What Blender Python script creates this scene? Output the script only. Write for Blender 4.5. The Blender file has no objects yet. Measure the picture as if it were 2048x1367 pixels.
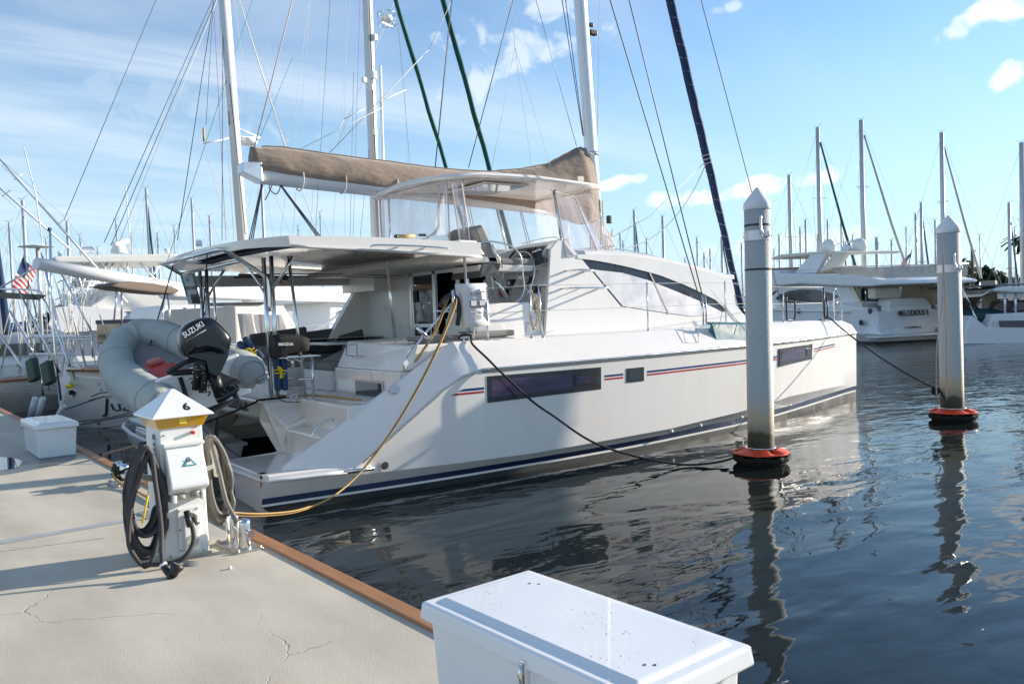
import bpy, math, random
from mathutils import Vector, Matrix, Euler, noise
PI = math.pi; rad = math.radians
S = bpy.context.scene
COL = S.collection
random.seed(7)

# ------------------------------------------------------------------ camera, sky, sun, exposure
CAM = Vector((-3.5514, -13.7977, 2.45)); FL = 1640.0
_p = math.atan(59/1640.0); _r = rad(2.1); YAW = rad(36.5)
def _b(v): # camera-heading frame -> world (world x runs along the catamaran)
    c, s = math.cos(YAW), math.sin(YAW)
    return Vector((v[0]*c+v[1]*s, -v[0]*s+v[1]*c, v[2]))
FW = _b((0, math.cos(_p), -math.sin(_p)))
_R0 = _b((1, 0, 0)); _U0 = _b((0, math.sin(_p), math.cos(_p)))
RT = _R0*math.cos(_r)-_U0*math.sin(_r); UP = _R0*math.sin(_r)+_U0*math.cos(_r)
cd = bpy.data.cameras.new('camera'); cam = bpy.data.objects.new('camera', cd); COL.objects.link(cam)
cam.matrix_world = Matrix(((RT.x, UP.x, -FW.x, CAM.x), (RT.y, UP.y, -FW.y, CAM.y), (RT.z, UP.z, -FW.z, CAM.z), (0, 0, 0, 1)))
cd.sensor_width = 36; cd.lens = FL/2048*36; cd.clip_start = .05; cd.clip_end = 4000
cd.dof.use_dof = True; cd.dof.focus_distance = 11.5; cd.dof.aperture_fstop = 8
S.camera = cam
S.render.resolution_x = 1024; S.render.resolution_y = 683

AZ, EL = rad(11.8), rad(15.5)
SUN = Vector((math.cos(AZ)*math.cos(EL), -math.sin(AZ)*math.cos(EL), math.sin(EL)))
sd = bpy.data.lights.new('sun', 'SUN'); sd.energy = 5.0; sd.angle = rad(.53); sd.color = (1.0, .90, .77)
so = bpy.data.objects.new('sun', sd); COL.objects.link(so); so.rotation_euler = SUN.to_track_quat('Z', 'Y').to_euler(); so.location = (0, 0, 30)
S.view_settings.view_transform = 'Standard'; S.view_settings.look = 'None'
S.view_settings.exposure = 0.82; S.view_settings.gamma = 1

w = bpy.data.worlds.new('World'); S.world = w; w.use_nodes = True
nt = w.node_tree; nt.nodes.clear(); N = nt.nodes.new; L = nt.links.new
def wn(t, **k):
    n = N(t)
    for a, v in k.items(): setattr(n, a, v)
    return n
out = N('ShaderNodeOutputWorld'); bg = N('ShaderNodeBackground'); L(bg.outputs[0], out.inputs[0])
sky = N('ShaderNodeTexSky'); sky.sky_type = 'NISHITA'; sky.sun_disc = False
sky.sun_elevation = EL; sky.sun_rotation = rad(90)+AZ; sky.altitude = 0; sky.air_density = 1.0; sky.dust_density = .1; sky.ozone_density = 2.0
bg.inputs[1].default_value = .122
tc = N('ShaderNodeTexCoord'); sep = N('ShaderNodeSeparateXYZ'); L(tc.outputs['Generated'], sep.inputs[0])
def wm(op, a, b=None, c=None, clamp=False):
    n = N('ShaderNodeMath'); n.operation = op; n.use_clamp = clamp
    for i, v in enumerate((a, b, c)):
        if v is None: continue
        if hasattr(v, 'links') or hasattr(v, 'is_linked'): L(v, n.inputs[i])
        else: n.inputs[i].default_value = v
    return n.outputs[0]
den = wm('ADD', wm('MAXIMUM', sep.outputs[2], 0.0), .16)
cx = wm('DIVIDE', sep.outputs[0], den); cy = wm('DIVIDE', sep.outputs[1], den)
cmb = N('ShaderNodeCombineXYZ'); L(cx, cmb.inputs[0]); L(cy, cmb.inputs[1])
def cloud(rot, sc, nscale, detail, rough, lo, hi, dist=0, seed=0.0):
    mp = N('ShaderNodeMapping'); mp.inputs['Rotation'].default_value = (0, 0, rad(rot)); mp.inputs['Scale'].default_value = (sc[0], sc[1], 1)
    mp.inputs['Location'].default_value = (seed, seed*1.7, seed)
    L(cmb.outputs[0], mp.inputs[0])
    t = N('ShaderNodeTexNoise'); t.inputs['Scale'].default_value = nscale; t.inputs['Detail'].default_value = detail
    t.inputs['Roughness'].default_value = rough; t.inputs['Distortion'].default_value = dist; L(mp.outputs[0], t.inputs['Vector'])
    m = N('ShaderNodeMapRange'); m.inputs[1].default_value = lo; m.inputs[2].default_value = hi; m.interpolation_type = 'SMOOTHSTEP'
    L(t.outputs[0], m.inputs[0]); return m.outputs[0]
# side axis: + towards the right of the view
sidev = wm('ADD', wm('MULTIPLY', sep.outputs[0], RT.x), wm('MULTIPLY', sep.outputs[1], RT.y))
leftm = N('ShaderNodeMapRange'); leftm.inputs[1].default_value = .28; leftm.inputs[2].default_value = -.25; L(sidev, leftm.inputs[0])
streak = cloud(-40, (.30, 1.3), 1.3, 6, .60, .36, .74, .6, 3.1)
veil = cloud(-30, (.25, .6), .9, 3, .6, .35, .8, .3, 9.0)
m1 = wm('MULTIPLY', wm('MULTIPLY', streak, wm('ADD', wm('MULTIPLY', leftm.outputs[0], .42), .08)), 1.0)
m2 = wm('MULTIPLY', wm('MULTIPLY', veil, wm('ADD', wm('MULTIPLY', leftm.outputs[0], .15), .05)), 1.0)
m3 = 0.0
def blob(px, py, wpx, hpx, tilt, amt, thr, seed, sc=7.0):
    # one cloud in a fixed direction of the sky: an ellipse on the sphere, its edge torn by noise
    d = (FW+RT*((px-1024)/FL)-UP*((py-683.5)/FL)).normalized(); ct, st_ = math.cos(rad(tilt)), math.sin(rad(tilt))
    hx = Vector((-d.y, d.x, 0)).normalized()*-1; hy = hx.cross(d).normalized()
    ax = hx*ct+hy*st_; ay = hy*ct-hx*st_; nv = N('ShaderNodeVectorMath'); nv.operation = 'NORMALIZE'; L(tc.outputs['Generated'], nv.inputs[0])
    def dot(v):
        q = N('ShaderNodeVectorMath'); q.operation = 'DOT_PRODUCT'; L(nv.outputs[0], q.inputs[0]); q.inputs[1].default_value = v; return q.outputs['Value']
    u = wm('DIVIDE', dot(ax), wpx/FL); v = wm('DIVIDE', dot(ay), hpx/FL); r2 = wm('ADD', wm('MULTIPLY', u, u), wm('MULTIPLY', v, v))
    cb = N('ShaderNodeCombineXYZ'); L(wm('MULTIPLY', u, wpx/60), cb.inputs[0]); L(wm('MULTIPLY', v, hpx/60), cb.inputs[1]); cb.inputs[2].default_value = seed
    q = N('ShaderNodeTexNoise'); q.inputs['Scale'].default_value = sc/7; q.inputs['Detail'].default_value = 6; q.inputs['Roughness'].default_value = .5; q.inputs['Distortion'].default_value = .4; L(cb.outputs[0], q.inputs['Vector'])
    e = wm('SUBTRACT', q.outputs[0], wm('MULTIPLY', r2, .30)); mr_ = N('ShaderNodeMapRange'); mr_.interpolation_type = 'SMOOTHSTEP'; mr_.inputs[1].default_value = thr; mr_.inputs[2].default_value = thr+.22; L(e, mr_.inputs[0])
    front = wm('GREATER_THAN', dot(d), .3); return wm('MULTIPLY', wm('MULTIPLY', mr_.outputs[0], amt), front)
for a_ in ((1985, 25, 105, 42, 12, .95, .30, 1.), (2005, 152, 52, 30, 10, .9, .28, 4.), (1240, 366, 85, 20, 8, .85, .30, 7.), (1480, 380, 260, 26, 5, .8, .31, 9.), (1060, 70, 300, 130, 25, .55, .39, 15.), (1440, 22, 60, 16, 10, .5, .34, 21.), (1600, 480, 260, 26, 3, .45, .3, 24.), (420, 200, 560, 110, 6, .22, .34, 30.)): m3 = wm('MAXIMUM', m3, blob(*a_))
msk = wm('MAXIMUM', wm('ADD', m1, m2, clamp=True), m3, clamp=True)
hz = N('ShaderNodeMapRange'); hz.inputs[1].default_value = .0; hz.inputs[2].default_value = .30; hz.inputs[3].default_value = .85; hz.inputs[4].default_value = 0; L(sep.outputs[2], hz.inputs[0])
msk2 = msk
mix = N('ShaderNodeMixRGB'); L(msk2, mix.inputs[0]); tn = N('ShaderNodeMixRGB'); tn.blend_type = 'MULTIPLY'; tn.inputs[0].default_value = 1; tn.inputs[2].default_value = (.77, .91, 1.01, 1); L(sky.outputs[0], tn.inputs[1]); hm = N('ShaderNodeMixRGB'); L(hz.outputs[0], hm.inputs[0]); L(tn.outputs[0], hm.inputs[1]); hm.inputs[2].default_value = (2.7, 3.7, 4.6, 1); L(hm.outputs[0], mix.inputs[1]); mix.inputs[2].default_value = (5.4, 5.6, 5.8, 1)
L(mix.outputs[0], bg.inputs[0])

# ------------------------------------------------------------------ helpers
class Fr:
    """a local frame; at() meets the sight line through a picture point with a local plane"""
    def __init__(s, o=(0, 0, 0), deg=0):
        s.o = Vector(o); s.deg = deg; a = rad(deg)
        s.X = Vector((math.cos(a), math.sin(a), 0)); s.Y = Vector((-math.sin(a), math.cos(a), 0)); s.Z = Vector((0, 0, 1))
    def loc(s, P): d = Vector(P)-s.o; return Vector((d.dot(s.X), d.dot(s.Y), d.z))
    def w(s, P): return s.o+s.X*P[0]+s.Y*P[1]+s.Z*P[2]
    def at(s, px, py, **k):
        d = FW+RT*((px-1024)/FL)-UP*((py-683.5)/FL); n = list(k)[0]; v = k[n]; a = 'xyz'.index(n)
        l0 = s.loc(CAM); dl = Vector((d.dot(s.X), d.dot(s.Y), d.z)); t = (v-l0[a])/dl[a]
        return l0+dl*t
WF = Fr(); P = WF.at
def far(px, py, D):
    d = FW+RT*((px-1024)/FL)-UP*((py-683.5)/FL); h = math.hypot(d.x, d.y); return CAM+d*(D/h)

MATS = {}
def mat(name, col, rough=.5, metal=0, var=.05, vs=2.5, bump=0, bs=30, coat=0, spec=.5, dirt=None, ds=3, da=.4, stretch=(1, 1, 1), alpha=None, trans=0, ior=1.45, sheen=0, emis=None, aniso=0):
    if name in MATS: return MATS[name]
    m = bpy.data.materials.new(name); m.use_nodes = True; t = m.node_tree; n = t.nodes; l = t.links
    b = n['Principled BSDF']; c = (*col, 1)
    b.inputs['Base Color'].default_value = c; b.inputs['Roughness'].default_value = rough; b.inputs['Metallic'].default_value = metal
    b.inputs['Specular IOR Level'].default_value = spec; b.inputs['Coat Weight'].default_value = coat; b.inputs['IOR'].default_value = ior
    b.inputs['Transmission Weight'].default_value = trans; b.inputs['Sheen Weight'].default_value = sheen
    tcn = n.new('ShaderNodeTexCoord'); mp = n.new('ShaderNodeMapping'); mp.inputs['Scale'].default_value = stretch; l.new(tcn.outputs['Object'], mp.inputs[0])
    if var or dirt:
        no = n.new('ShaderNodeTexNoise'); no.inputs['Scale'].default_value = vs; no.inputs['Detail'].default_value = 6; no.inputs['Roughness'].default_value = .6
        l.new(mp.outputs[0], no.inputs['Vector'])
        r = n.new('ShaderNodeMapRange'); r.inputs[1].default_value = .3; r.inputs[2].default_value = .7; r.inputs[3].default_value = 1-var; r.inputs[4].default_value = 1+var
        l.new(no.outputs[0], r.inputs[0])
        hv = n.new('ShaderNodeHueSaturation'); hv.inputs['Color'].default_value = c; l.new(r.outputs[0], hv.inputs['Value']); src = hv.outputs[0]
        if dirt:
            n2 = n.new('ShaderNodeTexNoise'); n2.inputs['Scale'].default_value = ds; n2.inputs['Detail'].default_value = 8; n2.inputs['Roughness'].default_value = .65
            l.new(mp.outputs[0], n2.inputs['Vector'])
            r2 = n.new('ShaderNodeMapRange'); r2.inputs[1].default_value = .5; r2.inputs[2].default_value = .75; r2.inputs[3].default_value = 0; r2.inputs[4].default_value = da
            l.new(n2.outputs[0], r2.inputs[0])
            mx = n.new('ShaderNodeMixRGB'); l.new(r2.outputs[0], mx.inputs[0]); l.new(src, mx.inputs[1]); mx.inputs[2].default_value = (*dirt, 1); src = mx.outputs[0]
        l.new(src, b.inputs['Base Color'])
        rr = n.new('ShaderNodeMapRange'); rr.inputs[1].default_value = .3; rr.inputs[2].default_value = .7; rr.inputs[3].default_value = max(0, rough*.8); rr.inputs[4].default_value = min(1, rough*1.25)
        l.new(no.outputs[0], rr.inputs[0]); l.new(rr.outputs[0], b.inputs['Roughness'])
    if bump:
        nb = n.new('ShaderNodeTexNoise'); nb.inputs['Scale'].default_value = bs; nb.inputs['Detail'].default_value = 5; l.new(mp.outputs[0], nb.inputs['Vector'])
        bp = n.new('ShaderNodeBump'); bp.inputs['Strength'].default_value = 1; bp.inputs['Distance'].default_value = bump; l.new(nb.outputs[0], bp.inputs['Height']); l.new(bp.outputs[0], b.inputs['Normal'])
    if alpha is not None: b.inputs['Alpha'].default_value = alpha
    if emis: b.inputs['Emission Color'].default_value = (*emis, 1); b.inputs['Emission Strength'].default_value = 1
    MATS[name] = m; return m

class M:
    def __init__(s): s.v = []; s.f = []; s.mi = []; s.sm = []; s.T = None
    def add(s, vs, fs, mi=0, sm=False):
        o = len(s.v)
        for v in vs:
            v = Vector(v); s.v.append(s.T @ v if s.T else v)
        for f in fs: s.f.append([i+o for i in f]); s.mi.append(mi); s.sm.append(sm)
        return s
    def box(s, a, b, mi=0):
        x0, y0, z0 = [min(a[i], b[i]) for i in range(3)]; x1, y1, z1 = [max(a[i], b[i]) for i in range(3)]
        return s.add([(x0, y0, z0), (x1, y0, z0), (x1, y1, z0), (x0, y1, z0), (x0, y0, z1), (x1, y0, z1), (x1, y1, z1), (x0, y1, z1)],
                     [(0, 3, 2, 1), (4, 5, 6, 7), (0, 1, 5, 4), (1, 2, 6, 5), (2, 3, 7, 6), (3, 0, 4, 7)], mi)
    def hexa(s, p, mi=0): # 8 points: bottom 4 ccw, top 4
        return s.add(p, [(0, 3, 2, 1), (4, 5, 6, 7), (0, 1, 5, 4), (1, 2, 6, 5), (2, 3, 7, 6), (3, 0, 4, 7)], mi)
    def bar(s, a, b, w, h, mi=0):
        a = Vector(a); b = Vector(b); d = (b-a).normalized(); u = d.cross(Vector((0, 0, 1)))
        if u.length < .01: u = Vector((1, 0, 0))
        u.normalize(); v = u.cross(d)
        pts = []
        for q in (a, b):
            for i, j in ((-1, -1), (1, -1), (1, 1), (-1, 1)): pts.append(q+u*(i*w/2)+v*(j*h/2))
        return s.add(pts, [(0, 1, 2, 3), (7, 6, 5, 4), (0, 4, 5, 1), (1, 5, 6, 2), (2, 6, 7, 3), (3, 7, 4, 0)], mi)
    def tube(s, pts, r, n=8, mi=0, caps=True, smooth=True, closed=False, flat=1.0):
        pts = [Vector(q) for q in pts]; k = len(pts); rs = r if isinstance(r, (list, tuple)) else [r]*k
        o = len(s.v); vs = []; ref = None
        for i, q in enumerate(pts):
            if closed: d = pts[(i+1) % k]-pts[i-1]
            else: d = (pts[min(i+1, k-1)]-pts[max(i-1, 0)])
            if d.length < 1e-9: d = Vector((0, 0, 1))
            d.normalize()
            if ref is None:
                ref = d.cross(Vector((0, 0, 1)))
                if ref.length < .05: ref = d.cross(Vector((1, 0, 0)))
            u = (ref-d*ref.dot(d)); u.normalize(); ref = u; v = d.cross(u)
            for j in range(n):
                a = 2*PI*j/n; vs.append(q+u*(math.cos(a)*rs[i])+v*(math.sin(a)*rs[i]*flat))
        fs = []
        for i in range(k if closed else k-1):
            i2 = (i+1) % k
            for j in range(n): fs.append((i*n+j, i*n+(j+1) % n, i2*n+(j+1) % n, i2*n+j))
        s.add(vs, fs, mi, smooth)
        if caps and not closed: s.add([], [], mi); s.f += [[o+j for j in range(n)][::-1], [o+(k-1)*n+j for j in range(n)]]; s.mi += [mi, mi]; s.sm += [False, False]
        return s
    def cyl(s, a, b, r, r2=None, n=16, mi=0): return s.tube([a, b], [r, r if r2 is None else r2], n, mi)
    def lathe(s, prof, c=(0, 0, 0), n=24, mi=0, axis='z', smooth=True, arc=2*PI):
        c = Vector(c); vs = []; full = arc > 6.28; m = n if full else n+1
        for (r, h) in prof:
            for j in range(m):
                a = arc*j/n; x, y = r*math.cos(a), r*math.sin(a)
                vs.append(c+(Vector((x, y, h)) if axis == 'z' else Vector((h, x, y)) if axis == 'x' else Vector((y, h, x))))
        fs = []
        for i in range(len(prof)-1):
            for j in range(n):
                j2 = (j+1) % m
                fs.append((i*m+j, i*m+j2, (i+1)*m+j2, (i+1)*m+j))
        return s.add(vs, fs, mi, smooth)
    def ball(s, c, r, n=12, mi=0, sc=(1, 1, 1)):
        prof = [(math.sin(PI*i/n), -math.cos(PI*i/n)) for i in range(n+1)]
        vs = []; c = Vector(c)
        for (q, h) in prof:
            for j in range(n): a = 2*PI*j/n; vs.append(c+Vector((q*math.cos(a)*r*sc[0], q*math.sin(a)*r*sc[1], h*r*sc[2])))
        fs = [(i*n+j, i*n+(j+1) % n, (i+1)*n+(j+1) % n, (i+1)*n+j) for i in range(n) for j in range(n)]
        return s.add(vs, fs, mi, True)
    def loft(s, secs, mi=0, closed=False, caps=False, smooth=True, mif=None):
        n = len(secs[0]); vs = [q for c in secs for q in c]; o = len(s.v); s.add(vs, [])
        for i in range(len(secs)-1):
            for j in range(n if closed else n-1):
                j2 = (j+1) % n; s.f.append([o+i*n+j, o+i*n+j2, o+(i+1)*n+j2, o+(i+1)*n+j]); s.mi.append(mif(i, j) if mif else mi); s.sm.append(smooth)
        if caps:
            s.f.append([o+j for j in range(n)][::-1]); s.f.append([o+(len(secs)-1)*n+j for j in range(n)]); s.mi += [mi, mi]; s.sm += [False, False]
        return s
    def prism(s, poly, vec, mi=0, smooth=False): # poly: 3d points, extruded by vec
        n = len(poly); vec = Vector(vec); a = [Vector(q) for q in poly]
        return s.add(a+[q+vec for q in a], [list(range(n))[::-1], list(range(n, 2*n))]+[(i, (i+1) % n, n+(i+1) % n, n+i) for i in range(n)], mi, smooth)
    def build(s, name, mats, parent=None, bev=0, sub=0, seg=2, auto=None, solid=0):
        me = bpy.data.meshes.new(name); me.from_pydata([tuple(v) for v in s.v], [], s.f)
        mats = mats if isinstance(mats, (list, tuple)) else [mats]
        for q in mats: me.materials.append(q)
        me.polygons.foreach_set('material_index', s.mi)
        if auto: me.polygons.foreach_set('use_smooth', [True]*len(s.f)); me.update(); me.set_sharp_from_angle(angle=rad(auto))
        else: me.polygons.foreach_set('use_smooth', s.sm); me.update()
        o = bpy.data.objects.new(name, me); COL.objects.link(o)
        if parent: o.parent = parent
        if solid: q = o.modifiers.new('s', 'SOLIDIFY'); q.thickness = solid; q.offset = 0
        if sub: q = o.modifiers.new('u', 'SUBSURF'); q.levels = sub; q.render_levels = sub
        if bev: q = o.modifiers.new('b', 'BEVEL'); q.width = bev; q.segments = seg; q.limit_method = 'ANGLE'; q.angle_limit = rad(30); q.harden_normals = False
        return o
def tag(o, label, cat=None, group=None, kind=None):
    if label: o['label'] = label
    if cat: o['category'] = cat
    if group: o['group'] = group
    if kind: o['kind'] = kind
    return o
def thing(name, label, cat, loc=(0, 0, 0), rz=0, group=None):
    o = bpy.data.objects.new(name, None); COL.objects.link(o); o.location = loc; o.rotation_euler = (0, 0, rad(rz)); o.empty_display_size = .2
    return tag(o, label, cat, group)
def struct(o, label=None): o['kind'] = 'structure'; tag(o, label); return o
def text(name, body, size, origin, right, up, m, parent=None, depth=.0015, align='CENTER', font=None, shear=0, spacing=1, squash=1, bold=0):
    cu = bpy.data.curves.new(name, 'FONT'); cu.body = body; cu.size = size; cu.extrude = depth; cu.align_x = align; cu.align_y = 'CENTER'; cu.shear = shear; cu.space_character = spacing; cu.offset = bold; cu.resolution_u = 3
    tmp = bpy.data.objects.new('tmp', cu); me = bpy.data.meshes.new_from_object(tmp); bpy.data.objects.remove(tmp)
    r = Vector(right).normalized(); u = Vector(up); u = (u-r*u.dot(r)).normalized(); nn = r.cross(u); oo = Vector(origin)
    me.transform(Matrix(((r.x*squash, u.x, nn.x, oo.x), (r.y*squash, u.y, nn.y, oo.y), (r.z*squash, u.z, nn.z, oo.z), (0, 0, 0, 1))))
    me.materials.clear(); me.materials.append(m); me.name = name
    o = bpy.data.objects.new(name, me); COL.objects.link(o)
    if parent: o.parent = parent
    return o
def lerp(a, b, t): return a+(b-a)*t
def interp(x, tab):
    if x <= tab[0][0]: return tab[0][1]
    for (a, b), (c, d) in zip(tab, tab[1:]):
        if x <= c: return b+(d-b)*(x-a)/(c-a)
    return tab[-1][1]
def smooth_path(pts, k=6, closed=False):
    pts = [Vector(q) for q in pts]; o = []; n = len(pts)
    for i in range(n if closed else n-1):
        if closed: a, b, c, d = pts[i-1], pts[i], pts[(i+1) % n], pts[(i+2) % n]
        else: a, b, c, d = pts[max(i-1, 0)], pts[i], pts[i+1], pts[min(i+2, n-1)]
        for j in range(k):
            t = j/k; o.append(.5*((2*b)+(c-a)*t+(2*a-5*b+4*c-d)*t*t+(3*b-a-3*c+d)*t**3))
    if not closed: o.append(pts[-1])
    return o
def sag(a, b, s, k=12):
    a, b = Vector(a), Vector(b); return [a.lerp(b, i/k)-Vector((0, 0, s*4*(i/k)*(1-i/k))) for i in range(k+1)]
def rope(name, pts, r, m, label, cat='rope', group=None, k=6, parent=None, n=8, twist=True):
    o = M().tube(smooth_path(pts, k) if k else pts, r, n).build(name, m, parent)
    if not parent: tag(o, label, cat, group)
    return o

# ------------------------------------------------------------------ materials
GEL = mat('gelcoat', (.85, .805, .75), .17, var=.02, coat=.5, bump=.0008, bs=3, dirt=(.60, .53, .43), ds=2.0, da=.16, stretch=(1.2, 1.2, .35))
GELW = mat('gelcoat_white', (.82, .82, .81), .25, var=.015, coat=.2)
GELSH = mat('gelcoat_textured', (.76, .74, .70), .5, var=.03, bump=.0008, bs=300)
NAVY = mat('navy_paint', (.006, .018, .065), .35, coat=.15, var=.12)
ANTI = mat('antifouling', (.018, .022, .024), .55, var=.25, vs=3, dirt=(.06, .06, .05), ds=2, da=.45, stretch=(1, 1, .25))
STEEL = mat('stainless', (.72, .72, .72), .13, metal=1, var=.03)
ALU = mat('aluminium', (.78, .79, .80), .34, metal=.55, var=.04)
MASTW = mat('mast_white', (.74, .74, .73), .32, var=.04, stretch=(1, 1, .15))
BLK = mat('black_plastic', (.02, .02, .022), .38, var=.1)
BLKR = mat('black_rope', (.018, .018, .02), .85, var=.3, bump=.004, bs=70)
WIRE = mat('rigging_wire', (.25, .26, .28), .4, metal=.6, var=0)
WIREL = mat('pale_line', (.62, .60, .56), .8, var=.1)
GLASSD = mat('tinted_glass', (.035, .028, .055), .06, var=.1, coat=.5)
GLASSP = mat('purple_tint_glass', (.075, .05, .10), .1, var=.35, vs=2.5, coat=.3, stretch=(1, 1, 6))
GREYF = mat('grey_canvas', (.27, .27, .265), .9, var=.06, bump=.001, bs=200, sheen=.3)
CUSH = mat('cushion_grey', (.23, .225, .215), .92, var=.08, bump=.001, bs=260)
CUSHD = mat('cushion_dark', (.11, .108, .105), .92, var=.1, bump=.001, bs=200)
TAN = mat('sail_cover_canvas', (.26, .195, .145), .92, var=.14, vs=1.6, bump=.05, bs=3.2, stretch=(.6, 1, 1.6), sheen=.2)
BLUEF = mat('navy_canvas', (.012, .03, .085), .85, var=.15, bump=.004, bs=20)
GREENF = mat('green_canvas', (.005, .075, .055), .85, var=.12, bump=.004, bs=20)
RED = mat('red_plastic', (.5, .03, .02), .45, var=.1)
ORANGE = mat('orange_plastic', (.74, .065, .015), .42, var=.1, dirt=(.25, .06, .03), ds=6, da=.5)
YEL = mat('yellow_rope', (.46, .28, .10), .7, var=.15, bump=.003, bs=90)
YELB = mat('yellow_bright', (.75, .55, .02), .6, var=.1)
TEAK = mat('teak', (.36, .17, .075), .5, var=.18, vs=5, bump=.001, bs=40, stretch=(6, .6, 6))
VARN = mat('varnished_wood', (.30, .10, .025), .2, var=.15, coat=.6, stretch=(.4, 4, 4))
DARK = mat('interior_shade', (.02, .018, .017), .6, var=.3)  # near black that stands in for the shade inside openings
RUBB = mat('grey_rubber', (.30, .32, .33), .55, var=.08)
CREAM = mat('cream_vinyl', (.62, .55, .45), .55, var=.04)
WHT = mat('white_paint', (.80, .80, .79), .35, var=.03)
WHTP = mat('white_plastic', (.80, .81, .80), .3, var=.03, dirt=(.55, .5, .4), ds=3, da=.12)
PINK = mat('pale_trim', (.66, .58, .53), .7, var=.04)

def vinyl(name, tint=.35, rough=.06, haze=.16):
    m = bpy.data.materials.new(name); m.use_nodes = True; t = m.node_tree; n = t.nodes; l = t.links; n.clear()
    o = n.new('ShaderNodeOutputMaterial'); mx = n.new('ShaderNodeMixShader'); m2 = n.new('ShaderNodeMixShader')
    tr = n.new('ShaderNodeBsdfTransparent'); tr.inputs[0].default_value = (.93, .93, .95, 1)
    gl = n.new('ShaderNodeBsdfGlossy'); gl.inputs['Roughness'].default_value = rough; gl.inputs['Color'].default_value = (.95, .95, 1, 1)
    df = n.new('ShaderNodeBsdfDiffuse'); df.inputs[0].default_value = (.72, .68, .72, 1)
    tl = n.new('ShaderNodeBsdfTranslucent'); tl.inputs[0].default_value = (.75, .72, .76, 1); m3 = n.new('ShaderNodeMixShader'); m3.inputs[0].default_value = .5
    l.new(df.outputs[0], m3.inputs[1]); l.new(tl.outputs[0], m3.inputs[2])
    tcn = n.new('ShaderNodeTexCoord'); no = n.new('ShaderNodeTexNoise'); no.inputs['Scale'].default_value = 1.6; no.inputs['Detail'].default_value = 6; no.inputs['Distortion'].default_value = 1.2
    mp = n.new('ShaderNodeMapping'); mp.inputs['Scale'].default_value = (1, 1, .4); l.new(tcn.outputs['Object'], mp.inputs[0]); l.new(mp.outputs[0], no.inputs['Vector'])
    r = n.new('ShaderNodeMapRange'); r.inputs[1].default_value = .35; r.inputs[2].default_value = .75; r.inputs[3].default_value = haze*.5; r.inputs[4].default_value = haze*2.4; l.new(no.outputs[0], r.inputs[0])
    bp = n.new('ShaderNodeBump'); bp.inputs['Distance'].default_value = .02; l.new(no.outputs[0], bp.inputs['Height'])
    for q in (gl, df): l.new(bp.outputs[0], q.inputs['Normal'])
    fr = n.new('ShaderNodeFresnel'); fr.inputs[0].default_value = 1.35; l.new(bp.outputs[0], fr.inputs['Normal'])
    l.new(r.outputs[0], m2.inputs[0]); l.new(tr.outputs[0], m2.inputs[1]); l.new(m3.outputs[0], m2.inputs[2])
    l.new(fr.outputs[0], mx.inputs[0]); l.new(m2.outputs[0], mx.inputs[1]); l.new(gl.outputs[0], mx.inputs[2]); l.new(mx.outputs[0], o.inputs[0])
    MATS[name] = m; return m
VIN = vinyl('clear_vinyl')
VIN2 = vinyl('clear_vinyl_cloudy', haze=.26)

# ------------------------------------------------------------------ water
def water_mat():
    m = bpy.data.materials.new('harbour_water'); m.use_nodes = True; t = m.node_tree; n = t.nodes; l = t.links
    b = n['Principled BSDF']; b.inputs['Base Color'].default_value = (.010, .014, .013, 1); b.inputs['Roughness'].default_value = .01
    b.inputs['IOR'].default_value = 1.31; b.inputs['Specular IOR Level'].default_value = .5; b.inputs['Specular Tint'].default_value = (.60, .80, 1, 1)
    tcn = n.new('ShaderNodeTexCoord')
    def nz(rot, sc, scale, det, dist=0):
        mp = n.new('ShaderNodeMapping'); mp.inputs['Rotation'].default_value = (0, 0, rad(rot)); mp.inputs['Scale'].default_value = (*sc, 1); l.new(tcn.outputs['Object'], mp.inputs[0])
        q = n.new('ShaderNodeTexNoise'); q.inputs['Scale'].default_value = scale; q.inputs['Detail'].default_value = det; q.inputs['Distortion'].default_value = dist; l.new(mp.outputs[0], q.inputs['Vector']); return q.outputs[0]
    def mth(op, a, b2):
        q = n.new('ShaderNodeMath'); q.operation = op
        for i, v in enumerate((a, b2)):
            if isinstance(v, (int, float)): q.inputs[i].default_value = v
            else: l.new(v, q.inputs[i])
        return q.outputs[0]
    big = nz(53, (.55, 1.25), .9, 2, .5)
    mid = nz(48, (.6, 1.35), 2.6, 2, .4)
    sml = nz(60, (.6, 1.5), 9, 3, .2)
    patch = nz(0, (1, 1), .12, 3, 0)
    # ripples grow with the distance from the sheltered berth
    sp = n.new('ShaderNodeSeparateXYZ'); l.new(tcn.outputs['Object'], sp.inputs[0])
    dist = mth('SQRT', mth('ADD', mth('POWER', mth('SUBTRACT', sp.outputs[0], 0.), 2), mth('POWER', mth('SUBTRACT', sp.outputs[1], -9.), 2)), 0)
    mr = n.new('ShaderNodeMapRange'); mr.inputs[1].default_value = 7; mr.inputs[2].default_value = 24; mr.inputs[3].default_value = .12; mr.inputs[4].default_value = 1; l.new(dist, mr.inputs[0])
    pr = n.new('ShaderNodeMapRange'); pr.inputs[1].default_value = .35; pr.inputs[2].default_value = .65; pr.inputs[3].default_value = .35; pr.inputs[4].default_value = 1; l.new(patch, pr.inputs[0])
    h = mth('ADD', mth('MULTIPLY', big, .040), mth('MULTIPLY', mth('MULTIPLY', mid, .018), mth('ADD', mr.outputs[0], .25)))
    h = mth('ADD', h, mth('MULTIPLY', mth('MULTIPLY', sml, .007), mth('MULTIPLY', mr.outputs[0], pr.outputs[0])))
    bp = n.new('ShaderNodeBump'); bp.inputs['Strength'].default_value = 1; bp.inputs['Distance'].default_value = 1.0; l.new(h, bp.inputs['Height']); l.new(bp.outputs[0], b.inputs['Normal'])
    return m
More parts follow.
